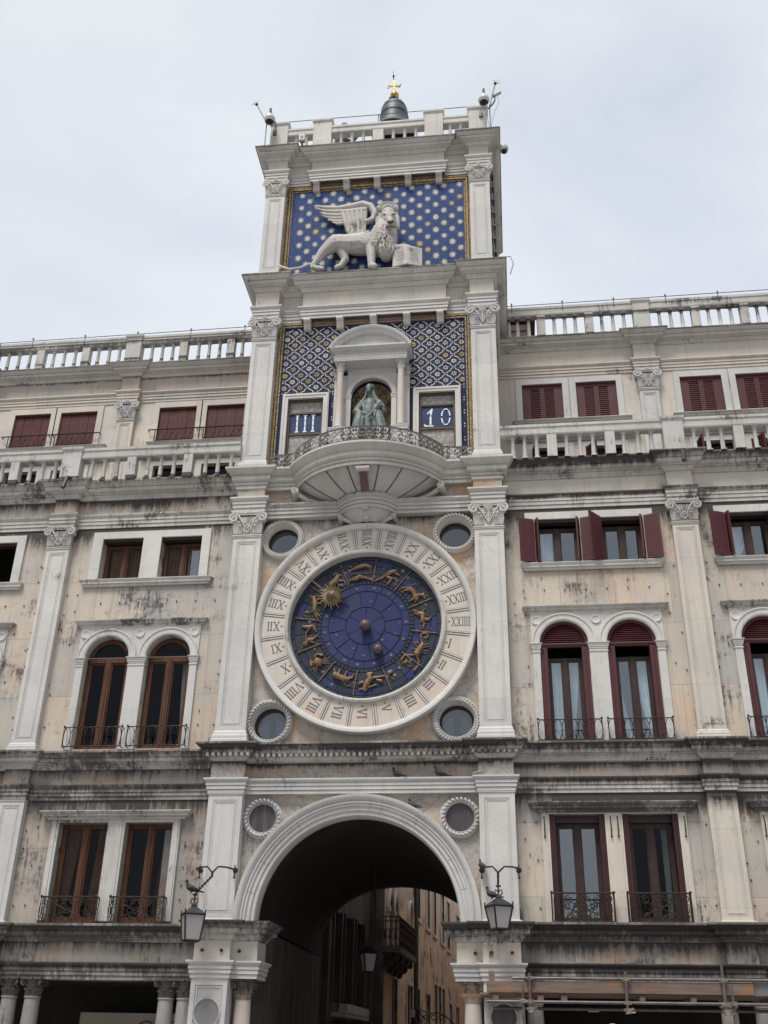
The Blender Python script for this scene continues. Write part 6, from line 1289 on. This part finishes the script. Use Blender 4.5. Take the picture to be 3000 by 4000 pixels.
c = MB(); c.tube([(0, 3.4, 20.8), (-.02, 3.4, 21.10)], .018, 5); c.ball((-.02, 3.4, 21.08), .04, 8); c.tube([(-.02, 3.4, 21.08), (-.03, 3.4, 21.32)], .008, 4); c.tube([(-.02, 3.4, 21.08), (.10, 3.4, 21.10)], .006, 4); c.build('lightning_tip', 'iron', bl)
MB().box(-.07, .13, 3.3, 3.5, 14.16, 18.2).box(-.35, .41, 3.35, 3.45, 14.5, 14.7).build('bell_post', 'bronze', bl)
moor = empty('bronze_striker_figure', (-1.55, 3.2, 14.16), 'dark bronze figure bending with a long hammer behind the roof balustrade, left of the bell', 'statue')
P = lambda *a: [tuple(q) for q in a]
sculpt('figure_body', [
    P((-1.70, 3.3, 17.10, .14), (-1.68, 3.25, 17.55, .15), (-1.72, 3.2, 18.0, .17), (-1.70, 3.1, 18.35, .19), (-1.62, 2.95, 18.62, .17)),
    P((-1.50, 3.3, 17.10, .13), (-1.52, 3.25, 17.6, .15), (-1.60, 3.2, 18.0, .16)),
    P((-1.62, 2.95, 18.65, .08), (-1.52, 2.85, 18.82, .12), (-1.50, 2.83, 18.88, .11)), P((-1.42, 2.78, 18.86, .03), (-1.44, 2.78, 18.80, .05)),
    P((-1.55, 2.9, 18.55, .13), (-1.30, 2.75, 18.42, .09), (-1.08, 2.72, 18.50, .07)), P((-1.58, 3.15, 18.55, .13), (-1.32, 3.1, 18.40, .09), (-1.05, 2.9, 18.50, .07)),
    P((-1.08, 2.75, 18.50, .06), (-.98, 2.75, 18.52, .05))], 'verdigris', moor, voxel=.03, smooth=2, base=(0, 0, -.60))
MB().tube([(-1.25, 2.76, 17.80), (-.62, 2.76, 18.06)], .03, 6).tube([(-.70, 2.68, 18.02), (-.62, 2.86, 18.06)], .07, 8).build('hammer', 'bronze', moor, smooth=True)
MB().box(-2.0, -1.2, 2.9, 3.6, 14.16, 16.45).build('stone_base', 'white_dirty', moor)

def cable_run(pts, stands, label, sag=.0, hz=.16):
    m = MB(); t = MB()
    m.tube(pts, .011, 5)
    o = m.build('safety_cable', 'wire'); tag(o, label, 'cable', 'cables along the balustrades')
    for (x, y, z0, z1) in stands: t.tube([(x, y, z0), (x, y, z1)], .012, 5).box(x-.02, x+.02, y-.02, y+.02, z1-.03, z1+.01)
    t.build('cable_stands', 'wire', o); return o
cable_run([(-2.75, .05, 15.42), (-1.5, .05, 15.43), (0, .05, 15.42), (1.5, .05, 15.43), (2.75, .05, 15.44)], [(-1.5, .05, 15.27, 15.43), (0, .05, 14.95, 15.42), (1.5, .05, 15.27, 15.43), (-2.7, .05, 15.2, 15.42), (2.7, .05, 15.2, 15.44)], 'thin steel cable stretched above the roof balustrade of the tower')
cable_run([(3.2, 2.2, 10.04), (12.3, 2.2, 10.09)], [(3.5+1.36*i, 2.12, 9.78, 10.05) for i in range(7)], 'thin steel cable above the top balustrade of the right wing')
cable_run([(-12.3, 2.2, 9.83), (-3.2, 2.2, 9.90)], [(-3.9-1.55*i, 2.12, 9.6, 9.87) for i in range(6)], 'thin steel cable above the top balustrade of the left wing')

def dome_camera(x, y, z, label, side):
    e = empty('dome_camera', (x, y, z-.3), label, 'security camera', 'dome cameras on the tower corners')
    MB().lathe((x, y), [(0, z+.18), (.05, z+.17), (.06, z+.14), (.11, z+.12), (.15, z+.02), (.155, z-.05), (.145, z-.075), (0, z-.075)], 24).build('housing', 'camwhite', e, smooth=True)
    MB().ball((x, y, z-.08), .105, 16).build('dome', 'black', e, smooth=True)
    MB().lathe((x, y), [(.112, z-.06), (.15, z-.07), (.12, z-.13), (.112, z-.12)], 20).build('collar', 'camwhite', e)
    m = MB(); m.tube([(x, y, z+.15), (x, y, z+.40)], .035, 8); m.tube([(x+side*.0, y, z+.3), (x+side*.1, y+.3, z+.1), (x+side*.12, y+.34, z-.25)], .03, 6); m.box(x+side*.1-.05, x+side*.1+.05, y+.25, y+.35, z-.35, z-.15)
    m.build('bracket', 'wire', e); return e
dome_camera(-3.02, -.38, 15.12, 'white dome camera on the left corner of the tower balustrade', 1)
dome_camera(2.97, -.38, 15.18, 'white dome camera on the right corner of the tower balustrade', -1)
def spike(x0, z0, x1, z1, y, label):
    e = empty('lightning_rod', (x0, y, z0-.9), label, 'lightning rod', 'slanted rods on the tower corners')
    s_ = 1 if x1 > x0 else -1
    MB().tube([(x0-.0*s_, y, z0-.9), (x0, y, z0-.2), (x0, y, z0), (x1, y, z1)], .016, 6).build('rod', 'wire', e)
    m = MB(); m.ball((x1, y, z1), .045, 8)
    for a in (75, 105, 35 if s_ > 0 else 145, 180 if s_ < 0 else 0): m.tube([(x1, y, z1), (x1+.17*math.cos(R(a)), y, z1+.17*math.sin(R(a)))], [.010, .004], 4)
    m.build('spiked_tip', 'iron', e); return e
spike(-3.12, 15.05, -3.47, 15.84, -.30, 'slanted lightning rod with spiked ball on the left corner of the tower')
spike(3.12, 14.98, 3.30, 15.86, -.30, 'slanted lightning rod with spiked ball on the right corner of the tower')
wa = empty('antenna', (3.25, -.25, 15.0), 'small white panel antenna on a curved arm at the right tower corner', 'antenna')
MB().obox((3.32, -.25, 15.50), (.85, 0, .5), (0, 1, 0), (-.5, 0, .85), .14, .05, .04).build('panel', 'camwhite', wa, bevel=.01)
MB().tube([(3.08, -.1, 15.12), (3.2, -.22, 15.14), (3.27, -.25, 15.24), (3.27, -.25, 15.42)], .022, 6).build('arm', 'wire', wa, smooth=True)
m = MB(); m.tube([(3.35, -.25, 15.42), (3.38, -.22, 15.2), (3.26, -.15, 14.95), (3.17, -.1, 14.6), (3.10, -.05, 14.2)], .009, 5); m.tube([(3.06, -.3, 14.9), (3.05, -.2, 14.6), (3.1, -.15, 14.18)], .011, 5); m.build('cable', 'camwhite', wa)
fl_ = empty('floodlight', (-2.07, -.25, 14.14), 'small grey floodlight standing on the cornice between two balusters, left of the tower top', 'floodlight')
MB().box(-2.15, -1.99, -.34, -.2, 14.24, 14.42).box(-2.16, -1.98, -.35, -.30, 14.22, 14.44).build('housing', 'camwhite', fl_, bevel=.02)
MB().box(-2.12, -2.02, -.352, -.349, 14.27, 14.39).build('glass', 'black', fl_); MB().tube([(-2.07, -.24, 14.14), (-2.07, -.24, 14.24)], .03, 6).build('foot', 'wire', fl_)
bc = empty('wall_camera', (3.42, .3, 13.7), 'white rounded camera fixed under the cornice at the right side of the tower top', 'security camera')
MB().ball((3.46, .25, 13.92), .13, 16, sc=(1, 1, 1.15)).tube([(3.3, .3, 13.98), (3.46, .27, 14.0)], .05, 8).build('housing', 'camwhite', bc, smooth=True)
MB().ball((3.47, .22, 13.80), .085, 12).build('lens', 'black', bc, smooth=True)
# cables down the right flank
m = MB(); m.tube([(3.06, .35, 14.0), (3.055, .35, 13.0), (3.075, .35, 11.5), (3.06, .35, 9.6)], .018, 6); m.tube([(3.12, .5, 14.0), (3.13, .5, 12.2), (3.12, .5, 9.6)], .025, 6)
for k in range(9): m.box(3.03, 3.15, .33, .55, 9.9+k*.45, 9.93+k*.45)
m.tube([(3.30, .3, 10.1), (3.48, .2, 10.05), (3.55, .15, 9.75), (3.46, .2, 9.45)], .010, 5); m.tube([(3.14, .5, 10.2), (3.26, .4, 10.15), (3.30, .35, 9.95), (3.2, .4, 9.8)], .014, 5)
m.build('flank_cable', 'wire', tower)
# dormer behind the right wing
dm = empty('roof_dormer', (3.6, 6, 8.8), 'brown boarded roof hut seen through the balusters beside the tower', 'hut')
MB().box(3.0, 4.1, 6.0, 7.8, 8.8, 12.35).build('wall', 'roofbrown', dm)
m = MB(); m.prism([(2.9, 12.35), (3.5, 12.75), (4.3, 12.5), (4.3, 12.42), (3.5, 12.65), (2.9, 12.28)], 5.9, 8.0); m.build('roof', 'roofbrown', dm)
m = MB()
for k in range(11): m.box(3.02, 4.12, 5.98, 6.0, 9.2+k*.29, 9.23+k*.29)
m.build('boards', 'black', dm)
dr = empty('roof_altana', (-10.6, 4.2, 8.8), 'dark metal roof frame behind the balusters at the far left', 'roof frame')
m = MB(); m.box(-11.9, -10.2, 4.0, 5.4, 10.05, 10.18)
for k in range(3): m.box(-11.8+k*.7, -11.72+k*.7, 4.0, 4.08, 8.85, 10.05)
m.build('frame', 'bronze', dr)

# ================================================================ lanterns
def lantern_body(e, x, y, z, hw, hb, h):
    """square lantern, cap at z, tapering down"""
    fr = MB(); c4 = [(-1, -1), (1, -1), (1, 1), (-1, 1)]
    a = R(28); rot = lambda u, v_: (u*math.cos(a)-v_*math.sin(a), u*math.sin(a)+v_*math.cos(a))
    T = [(x+rot(p*hw, q*hw)[0], y+rot(p*hw, q*hw)[1]) for p, q in c4]; B_ = [(x+rot(p*hb, q*hb)[0], y+rot(p*hb, q*hb)[1]) for p, q in c4]
    for i in range(4):
        j = (i+1) % 4; fr.tube([(*T[i], z), (*B_[i], z-h)], .016, 4); fr.tube([(*T[i], z), (*T[j], z)], .022, 4); fr.tube([(*B_[i], z-h), (*B_[j], z-h)], .018, 4); fr.tube([(*T[i], z), (*T[i], z+.07)], [.008, .014], 4)
    fr.build('lantern_frame', 'iron', e)
    g_ = MB()
    for i in range(4):
        j = (i+1) % 4; f_ = .96; P = [(T[i][0], T[i][1], z), (T[j][0], T[j][1], z), (B_[j][0], B_[j][1], z-h), (B_[i][0], B_[i][1], z-h)]
        P = [(x+(p[0]-x)*f_, y+(p[1]-y)*f_, p[2]) for p in P]; g_.add(P, [(0, 1, 2, 3)])
    g_.build('frosted_glass', 'frost', e)
    cp = MB(); k = 1.06
    cp.add([(x+(p[0]-x)*k, y+(p[1]-y)*k, z+.01) for p in T]+[(x+(p[0]-x)*.25, y+(p[1]-y)*.25, z+.13) for p in T], [(3,2,1,0),(0,1,5,4),(1,2,6,5),(2,3,7,6),(3,0,4,7),(4,5,6,7)])
    cp.lathe((x, y), [(.05, z+.12), (.06, z+.16), (.02, z+.2), (.0, z+.2)], 8)
    cp.build('lantern_roof', 'bronze', e)
    fi = MB()
    for s_ in (-1, 1): fi.tube([(x+s_*.02, y, z+.16), (x+s_*.07, y, z+.22), (x+s_*.05, y, z+.28), (x+s_*.0, y, z+.24)], .012, 4)
    fi.tube([(x, y, z+.15), (x, y, z+.36)], .016, 5)
    for i in range(4): fi.ball((x+.03*math.cos(i*1.57), y+.03*math.sin(i*1.57), z+.34), .02, 5)
    fi.build('finial', 'iron', e)
def wall_lantern(sx, jx, lx, lz, hw, hb, h, label):
    e = empty('wall_lantern', (jx, -.1, -5.05), label, 'lantern', 'iron lanterns on the tower piers')
    xi, xo = sx*2.36, sx*3.05; yj = -.6; zj = -5.02; b = MB()
    for xx in (xi, xo):
        b.tube([(xx, .10, -4.97), (xx, -.10, -4.97), (xx, -.28, -4.98), (xx+(jx-xx)*.3, -.40, -4.97), (xx+(jx-xx)*.7, -.54, -4.985), (jx, yj, zj-.08)], [.02, .02, .018, .016, .016, .02], 6)
        b.ball((xx, .0, -4.97), .055, 8); b.tube([(xx, -.06, -5.10), (xx, -.06, -4.88)], .012, 5); b.ball((xx, -.06, -5.11), .025, 6)
    b.tube([(jx, yj, zj-.06), (jx, yj, zj-.16)], .022, 6)
    b.build('bracket', 'iron', e, smooth=True)
    top = (lx, yj, lz+.36); ch = MB(); A = Vector((jx, yj, zj-.14)); B_ = Vector(top); n_ = 13
    for i in range(n_):
        p = A.lerp(B_, (i+.5)/n_); ch.ball(p, .017, 6, sc=((1.3, .6, 1.9) if i % 2 else (.6, 1.3, 1.9)))
    ch.tube([A, B_], .011, 4)
    ch.build('chain', 'iron', e)
    lantern_body(e, lx, yj, lz, hw, hb, h); return e
wall_lantern(-1, -2.64, -2.93, -5.83, .185, .135, .45, 'iron lantern with frosted panes hanging crookedly from the left pier, a dark pigeon above it')
wall_lantern(1, 2.67, 2.665, -5.67, .185, .115, .38, 'iron lantern with frosted panes hanging straight from the right pier, a pigeon on its roof')
pl = empty('passage_lantern', (-.36, 4.6, -3.9), 'big dark lantern hanging on a long rod inside the arched passage', 'lantern')
MB().tube([(-.24, 4.6, -3.8), (-.24, 4.6, -5.9)], .022, 6).tube([(-.24, 4.6, -3.82), (-.24, 4.6, -3.95)], .08, 10).build('hanging_rod', 'iron', pl)
lantern_body(pl, -.36, 4.6, -6.06, .155, .095, .39)
m = MB(); m.tube([(-.24, 4.6, -5.88), (-.36, 4.6, -5.86)], .018, 5); m.build('hook', 'iron', pl)

# ================================================================ pigeons
def pigeon_mesh():
    L1 = [[(0, 0, .075, .045), (.05, 0, .085, .062), (.10, 0, .105, .058), (.135, 0, .145, .036), (.145, 0, .185, .028), (.150, 0, .215, .031)],
          [(.175, 0, .215, .012), (.195, 0, .208, .006)], [(-.02, 0, .07, .035), (-.09, 0, .045, .018), (-.17, 0, .030, .014)], [(-.09, .02, .045, .014), (-.17, .025, .03, .010)], [(-.09, -.02, .045, .014), (-.17, -.025, .03, .010)],
          [(.08, .045, .10, .032), (.0, .045, .085, .028), (-.09, .03, .06, .012)], [(.08, -.045, .10, .032), (.0, -.045, .085, .028), (-.09, -.03, .06, .012)],
          [(.05, .02, .05, .012), (.055, .02, .008, .008)], [(.05, -.02, .05, .012), (.055, -.02, .008, .008)], [(.055, .02, .008, .007), (.085, .02, .006, .006)], [(.055, -.02, .008, .007), (.085, -.02, .006, .006)]]
    return L1
pg = sculpt('pigeon', pigeon_mesh(), 'feather_dark', None, voxel=.007, smooth=1)
def pigeon(x, y, z, rz, label, mat='feather_dark', s_=1.0, tilt=0, first=[pg]):
    if first: o = first.pop()
    else: o = pg.copy(); COL.objects.link(o)
    o.location = (x, y, z); o.rotation_euler = (0, R(tilt), R(rz)); o.scale = (s_, s_, s_)
    o.material_slots[0].link = 'OBJECT'; o.material_slots[0].material = M[mat]
    return tag(o, label, 'pigeon', 'pigeons resting on the tower')
pigeon(.78, .10, -3.21, 150, 'dark hunched pigeon on the ledge above the arch crown', s_=.95)
pigeon(1.64, .10, -3.21, 172, 'dark crouched pigeon on the ledge near the right pier', s_=.95)
pigeon(2.36, .02, -3.21, 40, 'pale pigeon on the ledge against the right pier', 'feather_pale', 1.0)
pigeon(1.10, .03, -3.845, 140, 'grey pigeon perched on the curve of the archivolt', 'feather_dark', 1.0)
pigeon(2.38, -.10, -4.965, 110, 'dark pigeon standing on the left arm of the right lantern bracket', s_=.85)
pigeon(2.60, -.58, -5.55, 160, 'grey pigeon on the roof of the right lantern', s_=.95)
pigeon(-2.95, -.60, -5.47, 200, 'dark pigeon balancing on the chain of the left lantern', s_=1.0)

# ================================================================ scaffold on the right
sc = empty('scaffold', (5.5, -.9, GROUND), 'scaffold of steel tubes and rough planks in front of the right-hand portico', 'scaffold')
for (x0, x1, y, z) in ((2.86, 9.9, -1.0, -6.86), (2.42, 9.9, -.98, -7.22), (2.5, 9.9, -.30, -7.30), (3.0, 9.9, -.30, -6.95)): MB().tube([(x0, y, z), (x1, y, z+.01)], .026, 10).build('ledger_tube', 'pipe', sc, smooth=True)
for (x, z0, z1) in ((3.15, -7.36, -6.78), (4.74, -7.38, -6.74), (6.32, -7.38, -6.62), (7.9, -7.38, -6.7)):
    MB().tube([(x-.01, -1.05, z0), (x, -1.05, z1)], .026, 10).build('upright_tube', 'pipe', sc, smooth=True)
    for zz in (-6.86, -7.22, -7.33):
        c = MB(); c.obox((x, -1.03, zz), (1, 0, 0), (0, 1, 0), (0, 0, 1), .05, .045, .028)
        for q in (-1, 1): c.tube([(x+q*.045, -1.09, zz-.03), (x+q*.045, -1.09, zz+.03)], .012, 5); c.ball((x+q*.06, -1.06, zz), .02, 6)
        if zz < -7.3: c.tube([(x+.07+.03*math.cos(i*.7), -1.05, zz+.03*math.sin(i*.7)) for i in range(9)], .012, 5); c.tube([(x-.05, -1.07, zz-.05), (x+.12, -1.07, zz-.03)], .014, 5)
        c.build('clamp', 'coupler', sc, bevel=.004)
for (x, z1) in ((3.03, -6.95), (6.45, -6.93)):
    MB().tube([(x, -.98, GROUND), (x, -.98, z1)], .028, 10).build('standard_tube', 'pipe', sc, smooth=True)
    MB().obox((x, -.99, -7.21), (1, 0, 0), (0, 1, 0), (0, 0, 1), .05, .05, .03).build('clamp', 'coupler', sc, bevel=.004)
MB().box(2.42, 6.80, -1.00, -.955, -7.08, -6.905).build('edge_plank', 'plank', sc, bevel=.005)
MB().box(6.80, 9.8, -.96, -.915, -7.09, -6.88).build('edge_plank', 'lead', sc, bevel=.005); sc.children[-1]['label'] = 'grey edge board at the right'
for k in range(4): MB().box(2.3+.0*k, 9.8, -.90+k*.24, -.68+k*.24, -7.115, -7.08).build('deck_board', 'plank', sc)
for (a, b) in ((2.52, 2.62), (3.27, 3.37), (3.66, 3.76), (4.95, 5.04), (5.78, 5.87), (7.05, 7.15)): MB().box(a, b, -.97, -.1, -7.195, -7.116).build('joist', 'plank', sc)
MB().box(2.46, 2.56, -.99, -.93, -6.90, -6.75).build('upright_block', 'plank', sc)
MB().box(1.95, 2.9, -.42, -.30, -7.14, -7.08).build('deck_board', 'plank', sc)
lamp = bpy.data.materials.new('warm_lamp_glow'); lamp.use_nodes = True; b_ = lamp.node_tree.nodes['Principled BSDF']; b_.inputs['Emission Color'].default_value = (1, .45, .12, 1); b_.inputs['Emission Strength'].default_value = 3.0; M['lampglow'] = lamp
for i, (x, y, z, hw_) in enumerate(((4.62, .9, -7.52, .045), (4.3, .9, -7.27, .10), (5.0, .9, -7.28, .05))):
    e = MB(); e.box(x-hw_, x+hw_, y, y+.06, z-.03, z+.03); o = e.build('shop_light', 'lampglow' if i == 0 else 'column_pink', None, bevel=.008)
    tag(o, ['small orange lit shop lamp in the dark portico below the scaffold', 'wide pale fitting under the portico ceiling behind the scaffold, left of the middle tube', 'small pale fitting under the portico ceiling behind the scaffold, right of the middle tube'][i], 'lamp')
# ================================================================ shop sign in the left portico
sg = empty('shop_sign', (-4.9, 2.6, -8.1), 'cream shop fascia sign with dark red lettering in the dark left portico', 'sign')
MB().box(-6.05, -3.2, 2.5, 2.56, -8.1, -7.40).build('board', 'sign', sg)
MB().lathe((-4.62, -7.78), [(.215, 2.49), (.215, 2.485), (.245, 2.485), (.245, 2.49)], 30, axis='y', a0=R(60), a1=R(330)).lathe((-4.50, -7.72), [(0, 2.485), (.13, 2.485)], 20, axis='y', a0=R(0), a1=R(200)).build('emblem', 'signred', sg)
text_obj('CHAN', .38, (-4.22, 2.495, -7.79), 'signred', sg, 'sign_lettering', align='LEFT')

# ================================================================ alley behind the arch
def wx(y): return -1.42+.026*y
al = empty('alley_house', (-1.2, 28, GROUND), 'ochre plastered house front with stone-framed windows seen through the archway', 'house')
d_ = Vector((.026, 1, 0)).normalized()
def wallbox(m, y0, y1, z0, z1, out, inn=0.0, mi=0):
    """box on the alley wall plane from y0 to y1 (along) sticking out by out"""
    P = []
    for z in (z0, z1):
        for y, o_ in ((y0, out), (y1, out), (y1, -inn), (y0, -inn)): P.append((wx(y)+o_, y, z))
    m.add(P, [(0,1,2,3),(7,6,5,4),(0,4,5,1),(1,5,6,2),(2,6,7,3),(3,7,4,0)], mi)
m = MB(); wins = [(21.85, 23.15, -3.45, -.9), (25.3, 26.85, -3.45, -.9), (28.3, 29.6, -3.45, -1.2), (31.8, 33.7, -3.45, -1.2), (35.2, 36.8, -3.5, -1.2), (41.2, 44.0, -3.5, -1.2), (15.2, 16.5, GROUND+.1, -5.94), (19.2, 20.8, GROUND+.1, -5.94), (21.9, 23.1, GROUND+.1, -5.94), (25.3, 26.9, GROUND+.1, -5.94), (28.6, 29.9, GROUND+.1, -5.42), (30.3, 31.7, GROUND+.1, -5.42), (32.1, 33.6, GROUND+.1, -5.42), (36, 37.5, GROUND+.1, -5.9), (40, 42, GROUND+.1, -5.9)]
# wall with openings, in (y, z) then mapped to the alley plane
outer = rect(13.4, 70, GROUND, 1.6); hol = [rect(*w_) for w_ in wins]+[[(19.1+.8-.55, -4.7), (19.1+.8+.55, -4.7)]+[(19.9+.55*math.cos(PI*i/12), -3.75+.5*math.sin(PI*i/12)) for i in range(13)]]
m.holes(outer, hol, 0, 1); m.v = [(wx(x)-(.28 if y > .5 else 0), x, z) for x, y, z in m.v]; m.build('wall', 'render', al)
for i, (y0, y1, z0, z1) in enumerate(wins):
    f = MB(); t_ = .14
    wallbox(f, y0-t_, y0, z0, z1, .03, .05); wallbox(f, y1, y1+t_, z0, z1, .03, .05); wallbox(f, y0-t_, y1+t_, z1, z1+.13, .032, .05)
    if z0 > -5: wallbox(f, y0-.2, y1+.2, z0-.13, z0, .09, .05)
    fr_ = f.build('window', 'trim', al)
    q = MB(); wallbox(q, y0, y1, z0, z1, -.15, .2); q.build('pane', 'glass_dim' if i not in (1, 3) else 'curtain', fr_)
    q2 = MB(); ym = (y0+y1)/2; wallbox(q2, ym-.05, ym+.05, z0, z1, -.11, .16); wallbox(q2, y0, y0+.07, z0, z1, -.11, .16); wallbox(q2, y1-.07, y1, z0, z1, -.11, .16); q2.build('sash', 'camwhite' if z0 > -5 else 'darkwood', fr_)
f = MB()
pts = [(19.9+.66*math.cos(PI*i/14), -3.75+.62*math.sin(PI*i/14)) for i in range(15)]
f.tube([(wx(19.24)+.03, 19.24, -4.72)]+[(wx(y)+.03, y, z) for y, z in reversed(pts)]+[(wx(20.56)+.03, 20.56, -4.72)], .06, 6); wallbox(f, 19.0, 20.8, -4.86, -4.72, .10, 0); 
fr_ = f.build('window', 'trim', al); q = MB(); wallbox(q, 19.3, 20.5, -4.7, -3.2, -.15, .2); q.build('pane', 'glass_dim', fr_)
# gothic pair near the balcony
g_ = MB()
for yc in (14.35, 15.6):
    P = [(yc-.55, -5.3), (yc-.55, -4.1), (yc-.50, -3.85), (yc-.3, -3.6), (yc-.1, -3.45), (yc, -3.15), (yc+.1, -3.45), (yc+.3, -3.6), (yc+.5, -3.85), (yc+.55, -4.1), (yc+.55, -5.3)]
    g_.tube([(wx(y)+.05, y, z) for y, z in P], .075, 6); wallbox(g_, yc-.63, yc-.47, -4.15, -4.0, .15, 0); wallbox(g_, yc+.47, yc+.63, -4.15, -4.0, .15, 0)
gw = g_.build('gothic_window', 'trim', al, smooth=True); q = MB()
for yc in (14.35, 15.6): wallbox(q, yc-.5, yc+.5, -5.3, -3.75, .012, 0)
q.build('pane', 'black', gw)
# balcony with brackets and iron railing
b = MB(); yb0, yb1 = 12.6, 16.7
P = [(wx(yb0), yb0), (wx(yb0)+.62, yb0), (wx(yb1)+.62, yb1), (wx(yb1), yb1)]; b.slab(P, -5.42, -5.28)
bal = b.build('balcony', 'render_dark', al)
for y in (12.9, 14.2, 15.4, 16.4):
    bk = MB()
    for q_, (o_, z, r_) in enumerate(((.42, -5.52, .11), (.22, -5.64, .14), (.08, -5.80, .12))): bk.tube([(wx(y)+o_, y-.14, z), (wx(y)+o_, y+.14, z)], r_, 8)
    bk.build('bracket', 'render_dark', bal, smooth=True)
r_ = MB()
for z in (-5.25, -4.55, -4.42): r_.tube([(wx(yb0), yb0, z), (wx(yb0)+.58, yb0, z), (wx(yb1)+.58, yb1, z), (wx(yb1), yb1, z)], .022, 5)
n_ = 26
for k in range(n_+1):
    y = yb0+(yb1-yb0)*k/n_; r_.tube([(wx(y)+.58, y, -5.25), (wx(y)+.58, y, -4.42)], .012, 4)
    if k < n_: r_.tube([(wx(y)+.58, y+.08+.07*math.cos(i*.7), -4.9+.16*math.sin(i*.7)) for i in range(10)], .010, 4)
for k in range(4): r_.tube([(wx(yb0)+.15*k, yb0, -5.25), (wx(yb0)+.15*k, yb0, -4.42)], .012, 4); r_.tube([(wx(yb0)+.08+.15*k+.06*math.cos(i*.7), yb0, -4.9+.16*math.sin(i*.7)) for i in range(10)], .010, 4)
r_.build('railing', 'iron', bal)
m = MB(); y = 21.25; m.tube([(wx(y)+.08, y, GROUND), (wx(y)+.08, y, 1.0)], .085, 8); m.build('drainpipe', 'bronze', al, smooth=True)
ck = MB(); rc = random.Random(2)
for (y, z) in ((27.0, -4.1), (34.4, -2.3), (38.3, -2.6), (41, -2.9), (36.4, -5.3), (29.8, -5.1)):
    P = []; zz = z
    for i in range(6): P.append((wx(y)+.004, y+rc.uniform(-.06, .06)+.05*i, zz)); zz -= .16
    ck.tube(P, .022, 4)
ck.build('wall_crack', 'black', al)
# near house on the left of the alley, in deep shade
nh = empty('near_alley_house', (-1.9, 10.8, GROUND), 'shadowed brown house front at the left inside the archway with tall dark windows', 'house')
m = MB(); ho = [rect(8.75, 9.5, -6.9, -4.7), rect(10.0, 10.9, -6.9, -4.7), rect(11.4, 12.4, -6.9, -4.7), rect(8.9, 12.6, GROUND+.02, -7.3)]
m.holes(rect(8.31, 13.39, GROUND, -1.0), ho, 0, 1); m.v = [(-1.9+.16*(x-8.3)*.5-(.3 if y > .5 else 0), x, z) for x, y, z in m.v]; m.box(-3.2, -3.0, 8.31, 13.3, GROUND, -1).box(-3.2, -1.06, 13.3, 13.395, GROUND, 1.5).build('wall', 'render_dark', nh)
m = MB(); m.box(-1.62, -1.4, 8.6, 12.9, -7.15, -6.95).box(-1.8, -1.42, 8.5, 13.0, -7.25, -7.15).build('string_course', 'trim', nh)
m = MB()
for y in (8.7, 9.55, 9.95, 10.95, 11.35, 12.45): m.box(-1.9+.08*(y-8.3)-.02, -1.9+.08*(y-8.3)+.05, y-.06, y+.06, -6.95, -4.65)
m.build('window_frame', 'darkwood', nh)
far = empty('facing_alley_house', (5, 40, GROUND), 'plain plastered house closing the right side of the alley', 'house')
MB().box(2.4, 3.0, 8.35, 60, GROUND, -2.0).box(-2, 9, 70, 71, GROUND, 3).build('wall', 'render', far)
for k in range(9):
    for (z0_, z1_) in ((-8.9, -6.4), (-5.6, -3.6)):
        y0_ = 9.6+k*3.6; fw2 = MB(); fw2.box(2.36, 2.42, y0_-.12, y0_+1.1, z1_, z1_+.14).box(2.36, 2.42, y0_-.12, y0_, z0_, z1_).box(2.36, 2.42, y0_+.98, y0_+1.1, z0_, z1_).box(2.33, 2.42, y0_-.18, y0_+1.16, z0_-.12, z0_)
        f2 = fw2.build('window', 'trim', far); MB().box(2.385, 2.41, y0_, y0_+.98, z0_, z1_).build('pane', 'black', f2)
# wrought-iron sign bracket
sb = empty('iron_sign_bracket', (.2, 10, -7.6), 'curly wrought-iron sign bracket beside the alley wall, low in the archway', 'sign bracket')
m = MB(); m.tube([(.15, 10, -7.9), (.17, 10, -7.05)], .03, 6); m.tube([(.17, 10, -7.15), (.35, 10, -7.02), (.6, 10, -7.12), (.8, 10, -7.08), (1.0, 10, -7.16), (1.25, 10, -7.36), (1.3, 10, -7.5)], .018, 5)
for k in range(5): m.tube([(.22+.05*k+.05*math.cos(i*.6), 10, -7.08-.05*k+.12*math.sin(i*.6)) for i in range(11)], .010, 4)
for k in range(3): m.tube([(.5+.2*k+.07*math.cos(i*.6), 10, -7.2+.06*math.sin(i*.6)) for i in range(11)], .010, 4)
m.build('scrollwork', 'iron', sb)
MB().box(.08, .2, 9.95, 10.05, -7.2, -7.03).build('junction_box', 'camwhite', sb)
MB().box(-.9, .2, 9.96, 10.0, -7.95, -7.85).build('wall_arm', 'iron', sb)
